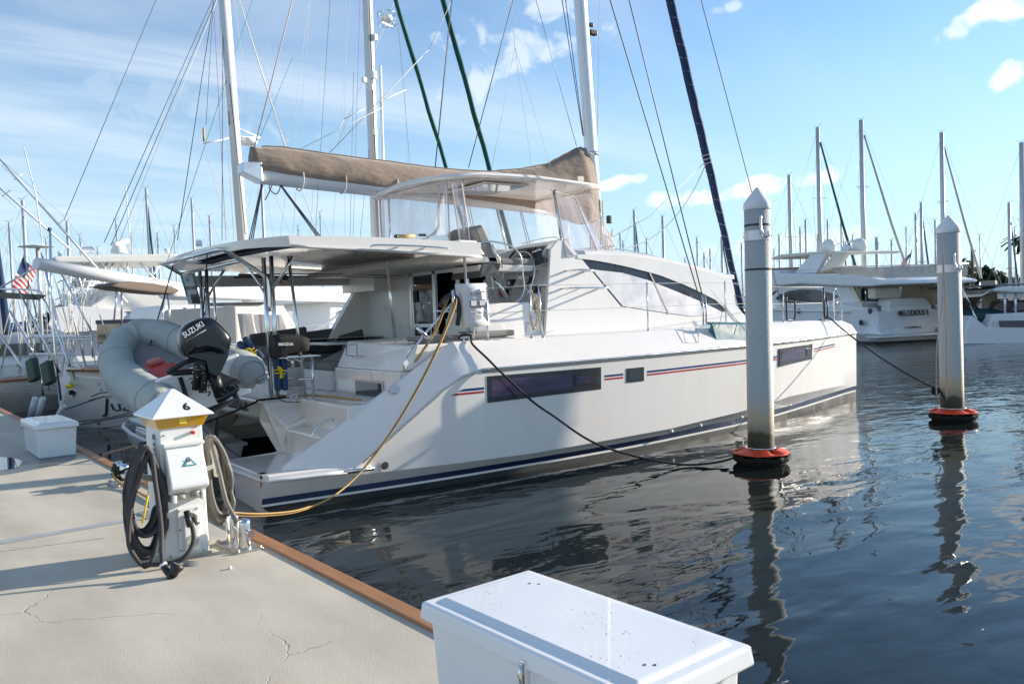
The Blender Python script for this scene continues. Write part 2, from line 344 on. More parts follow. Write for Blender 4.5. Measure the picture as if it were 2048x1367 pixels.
wo = M().add([(-700, -700, 0), (900, -700, 0), (900, 900, 0), (-700, 900, 0)], [(0, 1, 2, 3)]).build('water', water_mat())
struct(wo, 'dark rippled harbour water around the boats')
# harbour bed far below keeps the water body closed from the side
gm = mat('far_ground', (.13, .12, .09), .9, var=.2, vs=.1)

# ------------------------------------------------------------------ dock
def concrete():
    m = bpy.data.materials.new('dock_concrete'); m.use_nodes = True; t = m.node_tree; n = t.nodes; l = t.links
    b = n['Principled BSDF']; b.inputs['Roughness'].default_value = .88; tcn = n.new('ShaderNodeTexCoord')
    def nz(scale, det, sc=(1, 1, 1), ro=.6, dist=0):
        mp = n.new('ShaderNodeMapping'); mp.inputs['Scale'].default_value = sc; l.new(tcn.outputs['Object'], mp.inputs[0])
        q = n.new('ShaderNodeTexNoise'); q.inputs['Scale'].default_value = scale; q.inputs['Detail'].default_value = det; q.inputs['Roughness'].default_value = ro; q.inputs['Distortion'].default_value = dist; l.new(mp.outputs[0], q.inputs['Vector']); return q.outputs[0]
    def ramp(x, a, b2, c=0, d=1):
        r = n.new('ShaderNodeMapRange'); r.inputs[1].default_value = a; r.inputs[2].default_value = b2; r.inputs[3].default_value = c; r.inputs[4].default_value = d; l.new(x, r.inputs[0]); return r.outputs[0]
    def mixc(f, a, c):
        q = n.new('ShaderNodeMixRGB'); l.new(f, q.inputs[0])
        for i, v in ((1, a), (2, c)):
            if isinstance(v, tuple): q.inputs[i].default_value = (*v, 1)
            else: l.new(v, q.inputs[i])
        return q.outputs[0]
    col = mixc(ramp(nz(1.1, 7, (1, .35, 1)), .35, .65), (.49, .44, .35), (.73, .65, .515))
    col = mixc(ramp(nz(2.6, 5, (1, .5, 1)), .55, .8, 0, .35), col, (.58, .44, .28))
    col = mixc(ramp(nz(.8, 5, (1, .6, 1)), .50, .72, 0, .6), col, (.36, .34, .30))
    col = mixc(ramp(nz(220, 2), .3, .75, 0, .34), col, (.22, .20, .17))
    # hairline cracks: edges of warped cells, broken up
    wv = n.new('ShaderNodeTexNoise'); wv.inputs['Scale'].default_value = 3; wv.inputs['Detail'].default_value = 5; l.new(tcn.outputs['Object'], wv.inputs['Vector'])
    ad = n.new('ShaderNodeMixRGB'); ad.blend_type = 'LINEAR_LIGHT'; ad.inputs[0].default_value = .13; l.new(tcn.outputs['Object'], ad.inputs[1]); l.new(wv.outputs['Color'], ad.inputs[2])
    vo = n.new('ShaderNodeTexVoronoi'); vo.feature = 'DISTANCE_TO_EDGE'; vo.inputs['Scale'].default_value = .62; l.new(ad.outputs[0], vo.inputs['Vector'])
    ck = ramp(vo.outputs[0], .0008, .0035, 1, 0); bk = ramp(nz(1.0, 3), .46, .56)
    mu = n.new('ShaderNodeMath'); mu.operation = 'MULTIPLY'; l.new(ck, mu.inputs[0]); l.new(bk, mu.inputs[1])
    mu2 = n.new('ShaderNodeMath'); mu2.operation = 'MULTIPLY'; l.new(mu.outputs[0], mu2.inputs[0]); mu2.inputs[1].default_value = .4
    col = mixc(mu2.outputs[0], col, (.13, .105, .08)); l.new(col, b.inputs['Base Color'])
    h = n.new('ShaderNodeMath'); h.operation = 'SUBTRACT'; l.new(nz(150, 4), h.inputs[0]); l.new(mu.outputs[0], h.inputs[1])
    bp = n.new('ShaderNodeBump'); bp.inputs['Distance'].default_value = .0022; l.new(h.outputs[0], bp.inputs['Height']); l.new(bp.outputs[0], b.inputs['Normal'])
    return m
CONC = concrete()
DK = Fr((-1.773, 0, .85), 2.24)          # dock frame: x=0 is the outer edge, z=0 the deck
dk = thing('dock', 'pale concrete dock with timber edging', None, DK.o, DK.deg); del dk['label']; struct(dk, 'pale concrete dock with a joint across it and a timber edge')
m = M(); YJ = -6.52
m.box((-3.2, YJ-14, -.55), (-.02, YJ-.012, 0)); m.box((-3.2, YJ+.012, -.55), (-.02, YJ+70, 0)); m.box((-30, YJ-14, -.55), (-3.22, YJ+5, -.0))
m.build('dock_slab', CONC, dk, bev=.008)
M().box((-.115, YJ-14, -.13), (0, YJ+70, .016)).build('edge_timber', TEAK, dk, bev=.012, seg=3)
M().box((-3.1, YJ-.02, -.5), (-.12, YJ+.02, -.03)).build('joint_filler', BLK, dk)
M().box((-3.1, YJ+.014, .001), (-.3, YJ+.12, .005)).build('joint_strip', mat('worn_metal_strip', (.42, .44, .43), .55, metal=.3, var=.15, vs=6), dk)
for yy in range(-18, 42, 6): M().box((-2.2, yy, -2.5), (-1.5, yy+.7, -.56)).build('dock_pile', mat('wet_concrete', (.12, .11, .09), .7, var=.3), dk)

# ================================================================== the catamaran
CAT = thing('sailing_catamaran', 'large white catamaran with red and blue side stripes and tan sail cover', 'catamaran')
ZR = [(0, .42), (1.12, .42), (2.50, 1.39), (2.85, 1.57), (3.15, 1.64), (4, 1.645), (14.8, 1.665)]
YR = [(0, 3.64), (1.1, 3.80), (2, 3.90), (3, 3.98), (5, 4.06), (7, 4.05), (9, 3.96), (10.5, 3.82), (12, 3.56), (13.2, 3.28), (14.2, 3.03), (14.76, 2.92)]
YW = [(0, 3.55), (1.1, 3.67), (2, 3.75), (3, 3.80), (5, 3.85), (7, 3.83), (9, 3.73), (10.5, 3.58), (12, 3.35), (13.2, 3.14), (14.2, 2.95), (14.70, 2.885)]
YC = [(0, 3.62), (1.1, 3.77), (2, 3.87), (3, 3.94), (5, 4.00), (7, 3.99), (9, 3.90), (10.5, 3.76), (12, 3.48), (13.2, 3.22), (14.2, 2.99), (14.74, 2.90)]
ZC = [(0, .37), (1.2, .36), (4, .30), (7, .33), (9.6, .43), (11, .52), (13, .50), (14.76, .44)]
BT = [(0, .20), (6, .20), (10, .25), (13, .34), (14.76, .39)]; BB = [(0, .125), (6, .115), (10, .155), (13, .24), (14.76, .29)]; WB = [(0, .095), (6, .08), (10, .12), (13, .205), (14.76, .255)]
ZD = [(0, .55), (.33, .55), (2.95, 2.05), (4, 2.03), (12.5, 2.03), (14.3, 1.97), (14.76, 1.86)]
def ydk(x): return interp(x, YR)-interp(x, [(0, .13), (.33, .22), (1.5, .36), (3, .42), (11, .40), (13.5, .26), (14.76, .10)])
def hull_y(x, z): # outer side, positive
    zc, zr = interp(x, ZC), interp(x, ZR); yc, yr, yw = interp(x, YC), interp(x, YR), interp(x, YW)
    if z >= zc: t = (z-zc)/max(zr-zc, .01); return yc+(yr-yc)*t
    t = max(0, (z-(zc-.14))/.14); return yw+(yc-yw)*t
HX = [0.02, .35, .75, 1.12, 1.6, 2.1, 2.62, 2.95, 3.25, 3.6, 4, 4.5, 5, 6, 7, 8, 9, 10, 11, 12, 12.6, 13.2, 13.8, 14.2, 14.5, 14.76]
def hull(sgn, name):
    secs = []
    for x in HX:
        zc, zr = interp(x, ZC), interp(x, ZR); s = []
        xs = x if x > .1 else x
        def pt(y, z, dx=0): s.append((xs+dx, sgn*y, z))
        rake = 0
        for z in (zr, lerp(zc, zr, .66), lerp(zc, zr, .33), zc, interp(x, BT), interp(x, BB), interp(x, WB)):
            dx = (z-.42)*-.12 if x < .1 else 0
            pt(hull_y(x, z), z, -dx if x < .1 else 0)
        dx = .08 if x < .1 else 0
        hw = interp(x, YW)-2.88
        pt(interp(x, YW), 0, dx); pt(2.88+hw*.8, -.3, dx); pt(2.88, -.55, dx*2); pt(2.88-hw*.8, -.3, dx)
        wi = 2.88-hw
        pt(wi, 0, dx); pt(wi, .2, dx*.7)
        k = interp(x, [(0, 0), (14, 0)]); top = interp(x, [(0, .50), (1.05, .52), (1.5, 1.0), (2, 1.0), (14.76, 1.0)])
        wt = interp(x, [(0, 2.02), (1.0, 1.95), (3, 1.75), (8, 1.9), (12, 2.3), (13.5, 2.6), (14.76, 2.85)])
        pt(max(wi-.02, wt), .45, 0); pt(wt, top)
        zi = interp(x, [(0, .5), (1.1, .5), (1.6, 1.1), (3, 1.6), (4, 2.0), (14.76, 1.86)])
        pt(wt+.0, max(top, zi*.98)) 
        secs.append(s)
    m = M()
    def mif(i, j):
        if j in (4,): return 1
        if j == 5: return 0
        if j in (6, 7, 8, 9, 10): return 2
        if j == 11: return 1
        return 0
    m.loft(secs, smooth=False, mif=mif)
    # transom
    n = len(secs[0]); s0 = secs[0]
    m.add(s0, [list(range(n))], 0)
    # chamfered bulwark: wide slope outside, flat cap, inner face
    bs = []
    for x in [.33, .6, 1.12, 1.6, 2.1, 2.62, 2.95, 3.25, 4, 5, 6, 7, 8, 9, 10, 11, 12, 12.6, 13.2, 13.8, 14.3, 14.6, 14.76]:
        zr, zd = interp(x, ZR), interp(x, ZD); yo = interp(x, YR); yd = ydk(x)
        if x < 1.12: yo = lerp(yd+.03, yo, (x-.33)/.79)
        inner = yd-(.07 if x < 2.9 else .05); zb = interp(x, [(.33, .50), (1.1, .50), (1.12, .50), (2, .9), (3, 1.2), (3.2, 1.95), (14.76, 1.6)])
        if x < 1.12: zr = .505
        bs.append([(x, sgn*yo, zr), (x, sgn*lerp(yo, yd, .5), lerp(zr, zd, .52)), (x, sgn*yd, zd-.012), (x, sgn*(yd-.02), zd), (x, sgn*inner, zd), (x, sgn*inner, zb)])
    m.loft(bs, smooth=False)
    m.add(bs[0], [list(range(6))], 0)
    # bow closing faces
    m.add([secs[-1][0], bs[-1][2], bs[-1][4], (14.76, sgn*2.84, 1.86), secs[-1][-1]], [(0, 1, 2, 3, 4)], 0)
    return m.build(name, [GEL, NAVY, ANTI], CAT, auto=16)
hs = hull(-1, 'hull'); hp = hull(1, 'hull')
def both(f):
    for s in (-1, 1): f(s)
# deck, bridge deck
m = M()
for s in (-1, 1):
    xs = [3.1, 4, 5, 6, 7, 8, 9, 10, 11, 11.6]
    m.loft([[(x, s*(ydk(x)-.04), 2.028), (x, s*2.0, 2.05)] for x in xs], smooth=False)
    xs = [11.6, 12.5, 13.2, 13.8, 14.3, 14.7]
    m.loft([[(x, s*(ydk(x)-.04), interp(x, ZD)-.004), (x, s*interp(x, [(11.6, 2.0), (12.5, 2.2), (14.7, 2.84)]), interp(x, ZD)-.004)] for x in xs], smooth=False)
m.box((4.7, -2.1, 2.0), (11.6, 2.1, 2.046))
m.build('deck', GELSH, CAT)
m = M(); m.box((1.75, -1.95, .95), (11.6, 1.95, 1.20)); m.box((11.4, -2.3, .95), (11.62, 2.3, 2.0)); m.build('bridge_deck', GEL, CAT, bev=.03)
# forward crossbeam and trampoline
M().cyl((13.55, -2.85, 1.86), (13.55, 2.85, 1.86), .10, n=14).build('crossbeam', ALU, CAT)
M().box((11.65, -2.1, 1.80), (13.45, 2.1, 1.81)).build('trampoline', mat('net', (.1, .1, .1), .9, var=.3), CAT)

# aft platform beam with the home port written on it, boarding steps
m = M(); prof = [(.72, 1.25), (1.9, 1.27), (1.9, .95), (.80, .93), (.74, 1.0)]
m.prism([(x, -1.62, z) for x, z in prof], (0, 3.24, 0)); m.build('aft_beam', GEL, CAT, bev=.02)
for s in (-1, 1):
    m = M()
    yo = 3.42
    m.box((.06, s*1.93, .33), (1.12, s*(yo+.03), .50)); m.build('swim_platform', GEL, CAT, bev=.025, seg=3)
    m = M(); rows = []
    for x in (.0, .06, .35, .75, 1.12, 1.3):
        yo_ = interp(x, YR)-(.05 if x < .05 else 0); rows.append([(x, s*3.36, .503), (x, s*(yo_-.045), .503), (x, s*(yo_-.012), .485), (x, s*(yo_+.002), .425)])
    m.loft(rows, smooth=False); m.loft([[(-.005, s*1.95, .33), (-.005, s*3.5, .33)], [(.0, s*1.95, .485), (.0, s*3.5, .485)], [(.02, s*1.95, .503), (.02, s*3.5, .503)], [(.10, s*1.95, .503), (.10, s*3.5, .503)]], smooth=False); m.build('platform_coaming', GEL, CAT)
    m = M(); m.box((.92, s*2.05, .30), (1.42, s*3.45, .86)); m.build('step', GEL, CAT, bev=.03, seg=3)
    # inner wall from the beam down to the platform (sloping edge seen from astern)
    m = M(); m.prism([(.72, s*1.55, 1.24), (1.9, s*1.55, 1.24), (1.9, s*1.7, .5), (1.15, s*2.02, .45), (.86, s*1.98, .5)], (.0, s*.12, 0)); 
    m.hexa([(.70, s*1.5, .95), (1.4, s*1.5, .95), (1.4, s*1.95, .45), (.82, s*1.95, .45), (.72, s*1.60, 1.255), (1.9, s*1.60, 1.255), (1.9, s*2.08, 1.2), (.92, s*2.08, .86)] if s > 0 else
           [(.82, s*1.95, .45), (1.4, s*1.95, .45), (1.4, s*1.5, .95), (.70, s*1.5, .95), (.92, s*2.08, .86), (1.9, s*2.08, 1.2), (1.9, s*1.60, 1.255), (.72, s*1.60, 1.255)])
    m.box((1.25, s*1.6, .8), (2.9, s*3.5, 1.252)); m.box((.95, s*2.1, .5), (1.3, s*3.4, .6)); m.build('stair_block', GEL, CAT, bev=.03, seg=3)
m = M(); m.box((1.6, -3.45, 1.1), (4.7, 3.45, 1.262)); m.build('cockpit_floor', GELSH, CAT)
text('home_port', 'CHARLESTON, SC', .205, (.722, -.35, 1.115), (.0, -1, 0), (-.08, 0, 1), mat('lettering_grey', (.06, .055, .06), .5, var=.05), CAT, squash=.78, bold=.004, depth=.004)
# thin molded lip around the platform
for s in (-1, 1):
    pl = [(.0, s*1.95, .43), (-.02, s*2.6, .425), (.0, s*3.45, .425), (.06, s*3.63, .425), (.35, s*3.70, .425), (.75, s*3.765, .425), (1.16, s*3.82, .425)]
    M().tube(pl, .022, 8).build('platform_rub_strip', WHT, CAT)
    M().tube([(1.05, s*3.81, .43), (1.42, s*3.855, .43)], .028, 10).build('rub_rail_cap', STEEL, CAT)
    pts = [(x, s*(interp(x, YR)+.008), interp(x, ZR)+.0) for x in (1.28, 1.6, 2.1, 2.5, 2.75, 2.85, 2.95, 3.05, 3.15, 3.3, 3.6, 4, 5, 6, 7, 8, 9, 10, 11, 12, 13, 14, 14.5, 14.74)]
    M().tube(pts, .017, 8, flat=1).build('rub_rail', mat('rub_rail_metal', (.62, .62, .60), .25, metal=.9, var=.15, vs=4, stretch=(1, 1, 8)), CAT)
    pts = [(x, y, z-.036) for x, y, z in pts if x > 3.1]
    M().tube(pts, .009, 6).build('rub_rail_groove', mat('rubber_seam', (.12, .12, .12), .8), CAT)

# stripes and windows laid on the topsides
def patch(x0, x1, z0, z1, off, name, m_, s=-1, z0b=None, z1b=None, skew=0, parent=None, n=8):
    z0b = z0 if z0b is None else z0b; z1b = z1 if z1b is None else z1b
    o = M(); secs = []
    for i in range(n+1):
        t = i/n; zz0, zz1 = lerp(z0, z0b, t), lerp(z1, z1b, t)
        xa = lerp(x0, x1, t); xb = lerp(x0+skew, x1, t)
        secs.append([(xa, s*(hull_y(xa, zz0)-.01), zz0), (xa, s*(hull_y(xa, zz0)+off), zz0), (xb, s*(hull_y(xb, zz1)+off), zz1), (xb, s*(hull_y(xb, zz1)-.01), zz1)])
    o.loft(secs, closed=True, caps=True, smooth=False)
    return o.build(name, m_, parent or CAT)
SRED = mat('stripe_red', (.42, .02, .03), .3, var=.05); SBLU = mat('stripe_blue', (.015, .04, .16), .3, var=.05)
for s in (-1, 1):
    for (a, b2, sk) in ((2.62, 3.18, .16), (5.50, 5.92, 0), (6.48, 10.40, 0), (12.10, 13.35, 0)):
        za = 1.30+max(0, a-10)*.03; zb = 1.30+max(0, b2-10)*.03
        patch(a, b2, za, za+.028, .003, 'side_stripe', SRED, s, zb, zb+.028, sk*.5)
        patch(a+sk*.7, b2, za+.048, za+.082, .003, 'side_stripe', SBLU, s, zb+.048, zb+.082, sk*.6)
    for (a, b2, z0, z1, z0b, z1b) in ((3.23, 5.42, 1.145, 1.535, 1.165, 1.52), (10.48, 12.0, 1.17, 1.53, 1.22, 1.55)):
        wnd = patch(a, b2, z0, z1, .006, 'hull_window', mat('window_frame_dark', (.025, .03, .035), .25, coat=.3), s, z0b, z1b)
        patch(a+.07, b2-.62 if a < 5 else b2-.35, z0+.075, z1-.06, .009, 'glass', GLASSP, s, z0b+.07, z1b-.06, parent=wnd)
        hx0, hx1 = (b2-.56, b2-.20) if a < 5 else (b2-.30, b2-.10)
        patch(hx0, hx1, z0b+.10, z1b-.09, .015, 'opening_hatch', mat('window_frame_dark', (0, 0, 0)), s, parent=wnd)
        patch(hx0+.04, hx1-.05, z0b+.135, z1b-.12, .018, 'hatch_glass', GLASSP, s, parent=wnd)
    pw = patch(5.99, 6.40, 1.22, 1.455, .008, 'porthole_window', mat('window_frame_dark', (0, 0, 0)), s)
    patch(6.04, 6.33, 1.26, 1.415, .011, 'glass', mat('smoked_glass', (.05, .055, .06), .15, coat=.3), s, parent=pw)
    # exhaust outlet and small through-hulls
    y = hull_y(1.62, .42)
    e = M().lathe([(.0, .004), (.055, .004), (.06, .016), (.085, .018), (.095, .0)], (1.60, s*y, .44), 20, axis='y').build('exhaust_outlet', mat('bronze_outlet', (.32, .24, .17), .3, metal=.8, var=.2), CAT)
    if s < 0: e.scale = (1, 1, 1)
    M().lathe([(.0, -.012), (.052, -.010)], (1.60, s*y, .44), 18, axis='y').build('exhaust_bore', DARK, CAT)
    for x in (7.15, 8.0, 9.35):
        M().lathe([(.0, -.05), (.022, -.05), (.032, -.01), (.032, 0)], (x, s*hull_y(x, .27), .27), 10, axis='y').build('drain_scoop', WHT, CAT)
# fuel filler disc on the sloping bulwark, handrail on the slope, anchor-like emblem plate
q = P(793, 753, y=-3.62); x = q.x
nrm = Vector((-.35, -.72, .60)).normalized()
def disc(name, c, nr, r, t, m_, parent, n=20):
    c = Vector(c); nr = Vector(nr).normalized(); return M().tube([c, c+nr*t], [r, r*.92], n, smooth=False).build(name, m_, parent)
c0 = Vector((1.93, -(ydk(1.93)+.04), interp(1.93, ZD)-.035))
disc('filler_cap', c0, nrm, .075, .012, STEEL, CAT)
hp_ = [P(708, 863, y=-3.40), P(712, 850, y=-3.38), P(725, 840, y=-3.38), P(745, 828, y=-3.38), P(752, 830, y=-3.40)]
hp_ = [P(625, 872, y=-3.36), P(628, 862, y=-3.36), P(640, 850, y=-3.36), P(655, 841, y=-3.36), P(664, 838, y=-3.36), P(668, 841, y=-3.40)]
M().tube(smooth_path(hp_, 5), .014, 8).build('step_handrail', STEEL, CAT)

# hatch outline and deck details on the bulwark
m = M(); pts = [P(1364, 653, y=-3.62), P(1370, 680, y=-3.86), P(1376, 686, y=-3.88), P(1394, 685, y=-3.88), P(1397, 680, y=-3.86), P(1392, 653, y=-3.62)]
M().tube(smooth_path(pts, 4), .006, 6).build('chainplate_cover_seam', mat('seam_tan', (.45, .36, .30), .7), CAT)

# ---- coachroof: aft wing panel, curved roof, windows
def cy(z): return 2.72-.16*(z-2.05)           # cabin side leans inwards going up
def sidepoly(pts, name, m_, off=0, thick=.05, par=None, s=-1):
    o = M(); a = [Vector((q.x, s*(cy(q.z)+off), q.z)) for q in pts]
    o.prism(a, (0, -s*thick, 0)); return o.build(name, m_, par or CAT)
Y0 = -2.62
panel = [P(1112, 497, y=Y0), P(1128, 479, y=Y0), P(1142, 480, y=Y0), P(1171, 516, y=Y0), P(1240, 613, y=Y0), P(1330, 627, y=Y0), P(1375, 633, y=Y0), P(1420, 630, y=Y0), P(1448, 622, y=Y0), P(1462, 612, y=Y0), P(1500, 655, y=Y0), P(1300, 662, y=Y0), P(1082, 680, y=Y0)]
for s in (-1, 1): sidepoly(panel, 'coachroof_side', GEL, 0, .06, s=s)
top = [(1165, 497), (1200, 496), (1250, 498), (1300, 504), (1345, 513), (1390, 524), (1430, 536), (1458, 546)]
bot = [(1168, 516), (1200, 520), (1250, 530), (1320, 548), (1380, 573), (1430, 600), (1450, 622), (1468, 618)]
TP = [P(*q, y=Y0) for q in top]; BP = [P(*q, y=Y0) for q in bot]
TP = [Vector((v.x, 0, v.z)) for v in TP]
def roofz(x): return interp(x, [(v.x, v.z) for v in TP])
def arch(x): return interp(x, [(v.x, v.z) for v in BP])
m = M(); secs = []
for x in [5.98, 6.2, 6.5, 7, 7.5, 8, 8.5, 9, 9.5, 10, 10.4, 10.75]:
    zt = roofz(x); yb = cy(zt)-.02; s_ = []
    for k in range(-8, 9):
        t = k/8; yy = t*yb; s_.append((x+.25*(1-t*t)*(1 if x > 9.9 else 0), yy, zt+.13*(1-t*t)-(.03 if abs(t) == 1 else 0)))
    s_ = [(x, -(yb+.015), zt-.12)]+s_+[(x, yb+.015, zt-.12)]
    secs.append(s_)
m.loft(secs, smooth=True); m.add(secs[-1], [list(range(len(secs[-1])))], 0); m.build('coachroof', GEL, CAT, auto=28)
M().box((4.75, -1.1, 3.35), (6.05, 2.6, 3.66)).build('saloon_roof', GEL, CAT, bev=.02)
# arch moulding that carries the roof down to the foredeck
for s in (-1, 1):
    o = M(); secs = []
    for i in range(15):
        t = i/14; x = lerp(6.35, 10.6, t); zt = roofz(x)-.1; zb = arch(x)
        if zb > zt: zb = zt-.02
        secs.append([(x, s*(cy(zb)+.012), zb), (x, s*(cy(zt)+.02), zt), (x, s*(cy(zt)-.08), zt), (x, s*(cy(zb)-.08), zb)])
    o.loft(secs, closed=True, caps=True, smooth=False)
    fr = [P(1410, 562, y=Y0), P(1432, 560, y=Y0), P(1450, 585, y=Y0), P(1500, 655, y=Y0), P(1462, 640, y=Y0), P(1440, 605, y=Y0)]
    o.prism([Vector((v.x, s*(cy(v.z)+.016), v.z)) for v in fr], (0, -s*.3, 0))
    o.build('coachroof_arch', GEL, CAT, auto=25)
    # visor edge
    wtop = [P(*q, y=Y0) for q in bot[:-1]]
    wb = [P(1240, 613, y=Y0), P(1330, 628, y=Y0), P(1375, 634, y=Y0), P(1420, 631, y=Y0), P(1450, 623, y=Y0)]
    gl = sidepoly(wtop+wb[::-1][1:], 'saloon_window', mat('window_black_band', (.028, .024, .024), .12, coat=.5), -.012, .02, s=s)
    cov = [P(1190, 538, y=Y0), P(1250, 545, y=Y0), P(1300, 560, y=Y0), P(1345, 579, y=Y0), P(1400, 603, y=Y0), P(1440, 624, y=Y0), P(1420, 630, y=Y0), P(1374, 632, y=Y0), P(1332, 626, y=Y0), P(1243, 612, y=Y0)]
    sidepoly(cov, 'window_screen', mat('sun_screen_mesh', (.50, .50, .52), .35, var=.05, vs=3, metal=.15, coat=.35, bump=.0012, bs=10), .006, .008, s=s)
    dv = [P(1303, 545, y=Y0), P(1306, 545, y=Y0), P(1334, 628, y=Y0), P(1331, 628, y=Y0)]
    sidepoly(dv, 'window_divider', mat('seam_tan', (0, 0, 0)), .010, .012, s=s)
# front face of the saloon and forward cockpit
m = M(); m.hexa([(10.0, -2.5, 2.04), (11.1, -2.3, 2.04), (11.1, 2.3, 2.04), (10.0, 2.5, 2.04), (9.9, -2.45, 3.0), (10.25, -2.2, 3.05), (10.25, 2.2, 3.05), (9.9, 2.45, 3.0)]); m.build('saloon_front', GEL, CAT, bev=.04)
m = M(); m.hexa([(10.55, -2.25, 2.3), (10.72, -2.2, 2.3), (10.72, 2.2, 2.3), (10.55, 2.25, 2.3), (10.27, -2.1, 2.9), (10.42, -2.05, 2.9), (10.42, 2.05, 2.9), (10.27, 2.1, 2.9)]); m.build('front_window', GLASSD, CAT)
# grab rails and steps
def rail(name, pts, r=.013, par=None, m_=STEEL, k=4): return M().tube(smooth_path(pts, k) if k else pts, r, 8).build(name, m_, par or CAT)
g = [(1224, 503), (1230, 499), (1250, 500), (1290, 508), (1330, 519), (1333, 527)]
rail('roof_grab_rail', [P(a, b2, y=-2.35) for a, b2 in g]); rail('roof_grab_rail', [P(1284, 511, y=-2.35), P(1280, 518, y=-2.35)], k=0)
for (a, b2, c, dx, z) in ((1140, 541, 1210, 0, 0), (1128, 577, 1232, 0, 0)):
    q0 = P(a, b2, y=-2.66); q1 = P(c, b2+2, y=-3.0); wdt = .30
    pts = [(q0.x, -cy(q0.z), q0.z), (q0.x+.0, -(cy(q0.z)+.26), q0.z+.0), (q0.x+.12, -(cy(q0.z)+.34), q0.z), (q1.x-.22, -(cy(q0.z)+.34), q0.z-.005), (q1.x-.08, -(cy(q0.z)+.26), q0.z-.005), (q1.x-.06, -cy(q0.z)+.02, q0.z-.005)]
    st = rail('folding_step', pts, .017, k=3)
    M().bar((q0.x+.42, -cy(q0.z), q0.z), (q0.x+.42, -(cy(q0.z)+.34), q0.z), .016, .016).build('step_brace', STEEL, st)
for (a, b2) in ((1117, 550), (1109, 583), (1104, 618), (1098, 663)):
    q = P(a, b2, y=-2.7); M().tube([(q.x, -cy(q.z), q.z), (q.x+.05, -cy(q.z)-.04, q.z+.01)], .007, 6).build('snap_hook', STEEL, CAT)

# ---- cockpit: aft bulkhead, door, port wing, seats, table
m = M(); xb = 4.72
m.box((xb, .72, 1.2), (xb+.06, 2.75, 3.4)); m.box((xb, -1.12, 3.28), (xb+.06, .72, 3.55)); m.box((xb, -1.12, 1.2), (5.8, -1.06, 1.95)); m.box((5.3, -1.12, 1.9), (5.8, -1.06, 3.5))
m.box((xb-.5, 1.4, 3.0), (xb+.02, 2.9, 3.45)); m.build('saloon_bulkhead', mat('gelcoat_shade', (.80, .78, .74), .3, var=.02, coat=.2), CAT, bev=.012)
m = M(); m.prism([(xb, 2.72, 3.36), (xb-.12, 2.72, 3.3), (xb-.95, 2.72, 2.0), (xb+.1, 2.72, 2.0)], (0, .07, 0)); m.build('wing_panel', GEL, CAT, bev=.01)
m = M(); m.prism([(xb-.04, 2.68, 3.40), (xb+.10, 2.68, 3.40), (xb-.80, 2.68, 1.95), (xb-1.02, 2.68, 1.95)], (0, .2, 0)); m.build('wing_edge', GEL, CAT, bev=.012)
q = P(743, 613, y=2.66); disc('speaker', (q.x, 2.70, q.z), (0, -1, 0), .075, .02, WHTP, CAT); disc('speaker_cone', (q.x, 2.68, q.z), (0, -1, 0), .042, .012, BLUEF, CAT)
dr = M(); xd = xb-.02
for y0, y1 in ((.70, .62), (.60, .55), (-.20, -.30), (-1.04, -1.10)): dr.box((xd, y0, 1.27), (xd-.05, y1, 3.3))
dr.box((xd, .70, 3.24), (xd-.05, -1.1, 3.30)); dr.box((xd-.01, .56, 2.22), (xd-.05, -.25, 2.29))
door = dr.build('sliding_door', ALU, CAT)
M().box((xd-.02, .56, 1.3), (xd-.03, -.22, 3.24)).build('glass', mat('door_glass', (.02, .02, .022), .05, coat=.5), door)
M().box((xd-.05, .50, 2.72), (xd-.09, .44, 2.95)).build('handle', BLK, door)
m = M(); m.box((xb+.9, -1.04, 1.25), (xb+.95, 2.6, 3.4)); m.box((4.8, 2.5, 1.25), (5.6, 2.55, 3.35)); m.build('saloon_shade_sheet', DARK, CAT)  # near-black sheets in place of the saloon's unlit depth
M().box((xb+.25, -1.02, 2.4), (xb+.3, -.4, 2.95)).build('interior_curtain', mat('purple_shade', (.16, .12, .22), .5, var=.3, vs=2, stretch=(1, 1, 6)), CAT)
m = M(); m.box((xb+.1, -1.0, 2.0), (xb+.7, -.35, 2.38)); m.build('interior_cabinet', GELSH, CAT, bev=.01)
# port lounge
m = M(); m.box((1.95, .55, 1.26), (2.75, 2.75, 1.60)); m.box((2.7, 2.0, 1.26), (4.7, 2.95, 1.60)); m.box((4.1, .9, 1.26), (4.7, 2.1, 1.60)); m.build('lounge_base', GELSH, CAT, bev=.03)
m = M()
for a in ((1.95, .6, 1.32), (1.95, 1.66, 2.72)): pass
for (x0, y0, x1, y1) in ((1.98, .6, 2.72, 1.62), (1.98, 1.64, 2.72, 2.72), (2.74, 2.0, 3.7, 2.72), (3.72, 2.0, 4.66, 2.72)):
    M().box((x0, y0, 1.60), (x1, y1, 1.73)).build('seat_cushion', CUSH, CAT, bev=.045, seg=4)
for (a, b2) in ((2.1, 3.30), (3.33, 4.60)):
    m = M(); m.hexa([(a, 2.68, 1.74), (b2, 2.62, 1.74), (b2, 2.74, 1.74), (a, 2.80, 1.74), (a, 2.78, 2.20), (b2, 2.74, 2.31), (b2, 2.86, 2.31), (a, 2.90, 2.20)]); m.build('back_cushion', CUSHD, CAT, bev=.04, seg=4)
m = M(); m.box((1.9, .5, 1.73), (1.98, 2.75, 1.98)); m.build('lounge_backrest', CUSHD, CAT, bev=.03)
M().box((1.8, 2.78, 1.2), (4.7, 3.5, 2.02)).build('port_coaming', GEL, CAT, bev=.05)
m = M(); m.box((2.75, .55, 1.96), (4.35, 1.75, 2.0)); tb = m.build('cockpit_table', GELW, CAT, bev=.012)
M().box((3.0, .75, 2.001), (4.2, 1.6, 2.006)).build('table_inlay', CUSHD, tb)
M().cyl((3.4, 1.15, 1.27), (3.4, 1.15, 1.96), .045, n=14).build('table_leg', ALU, tb)
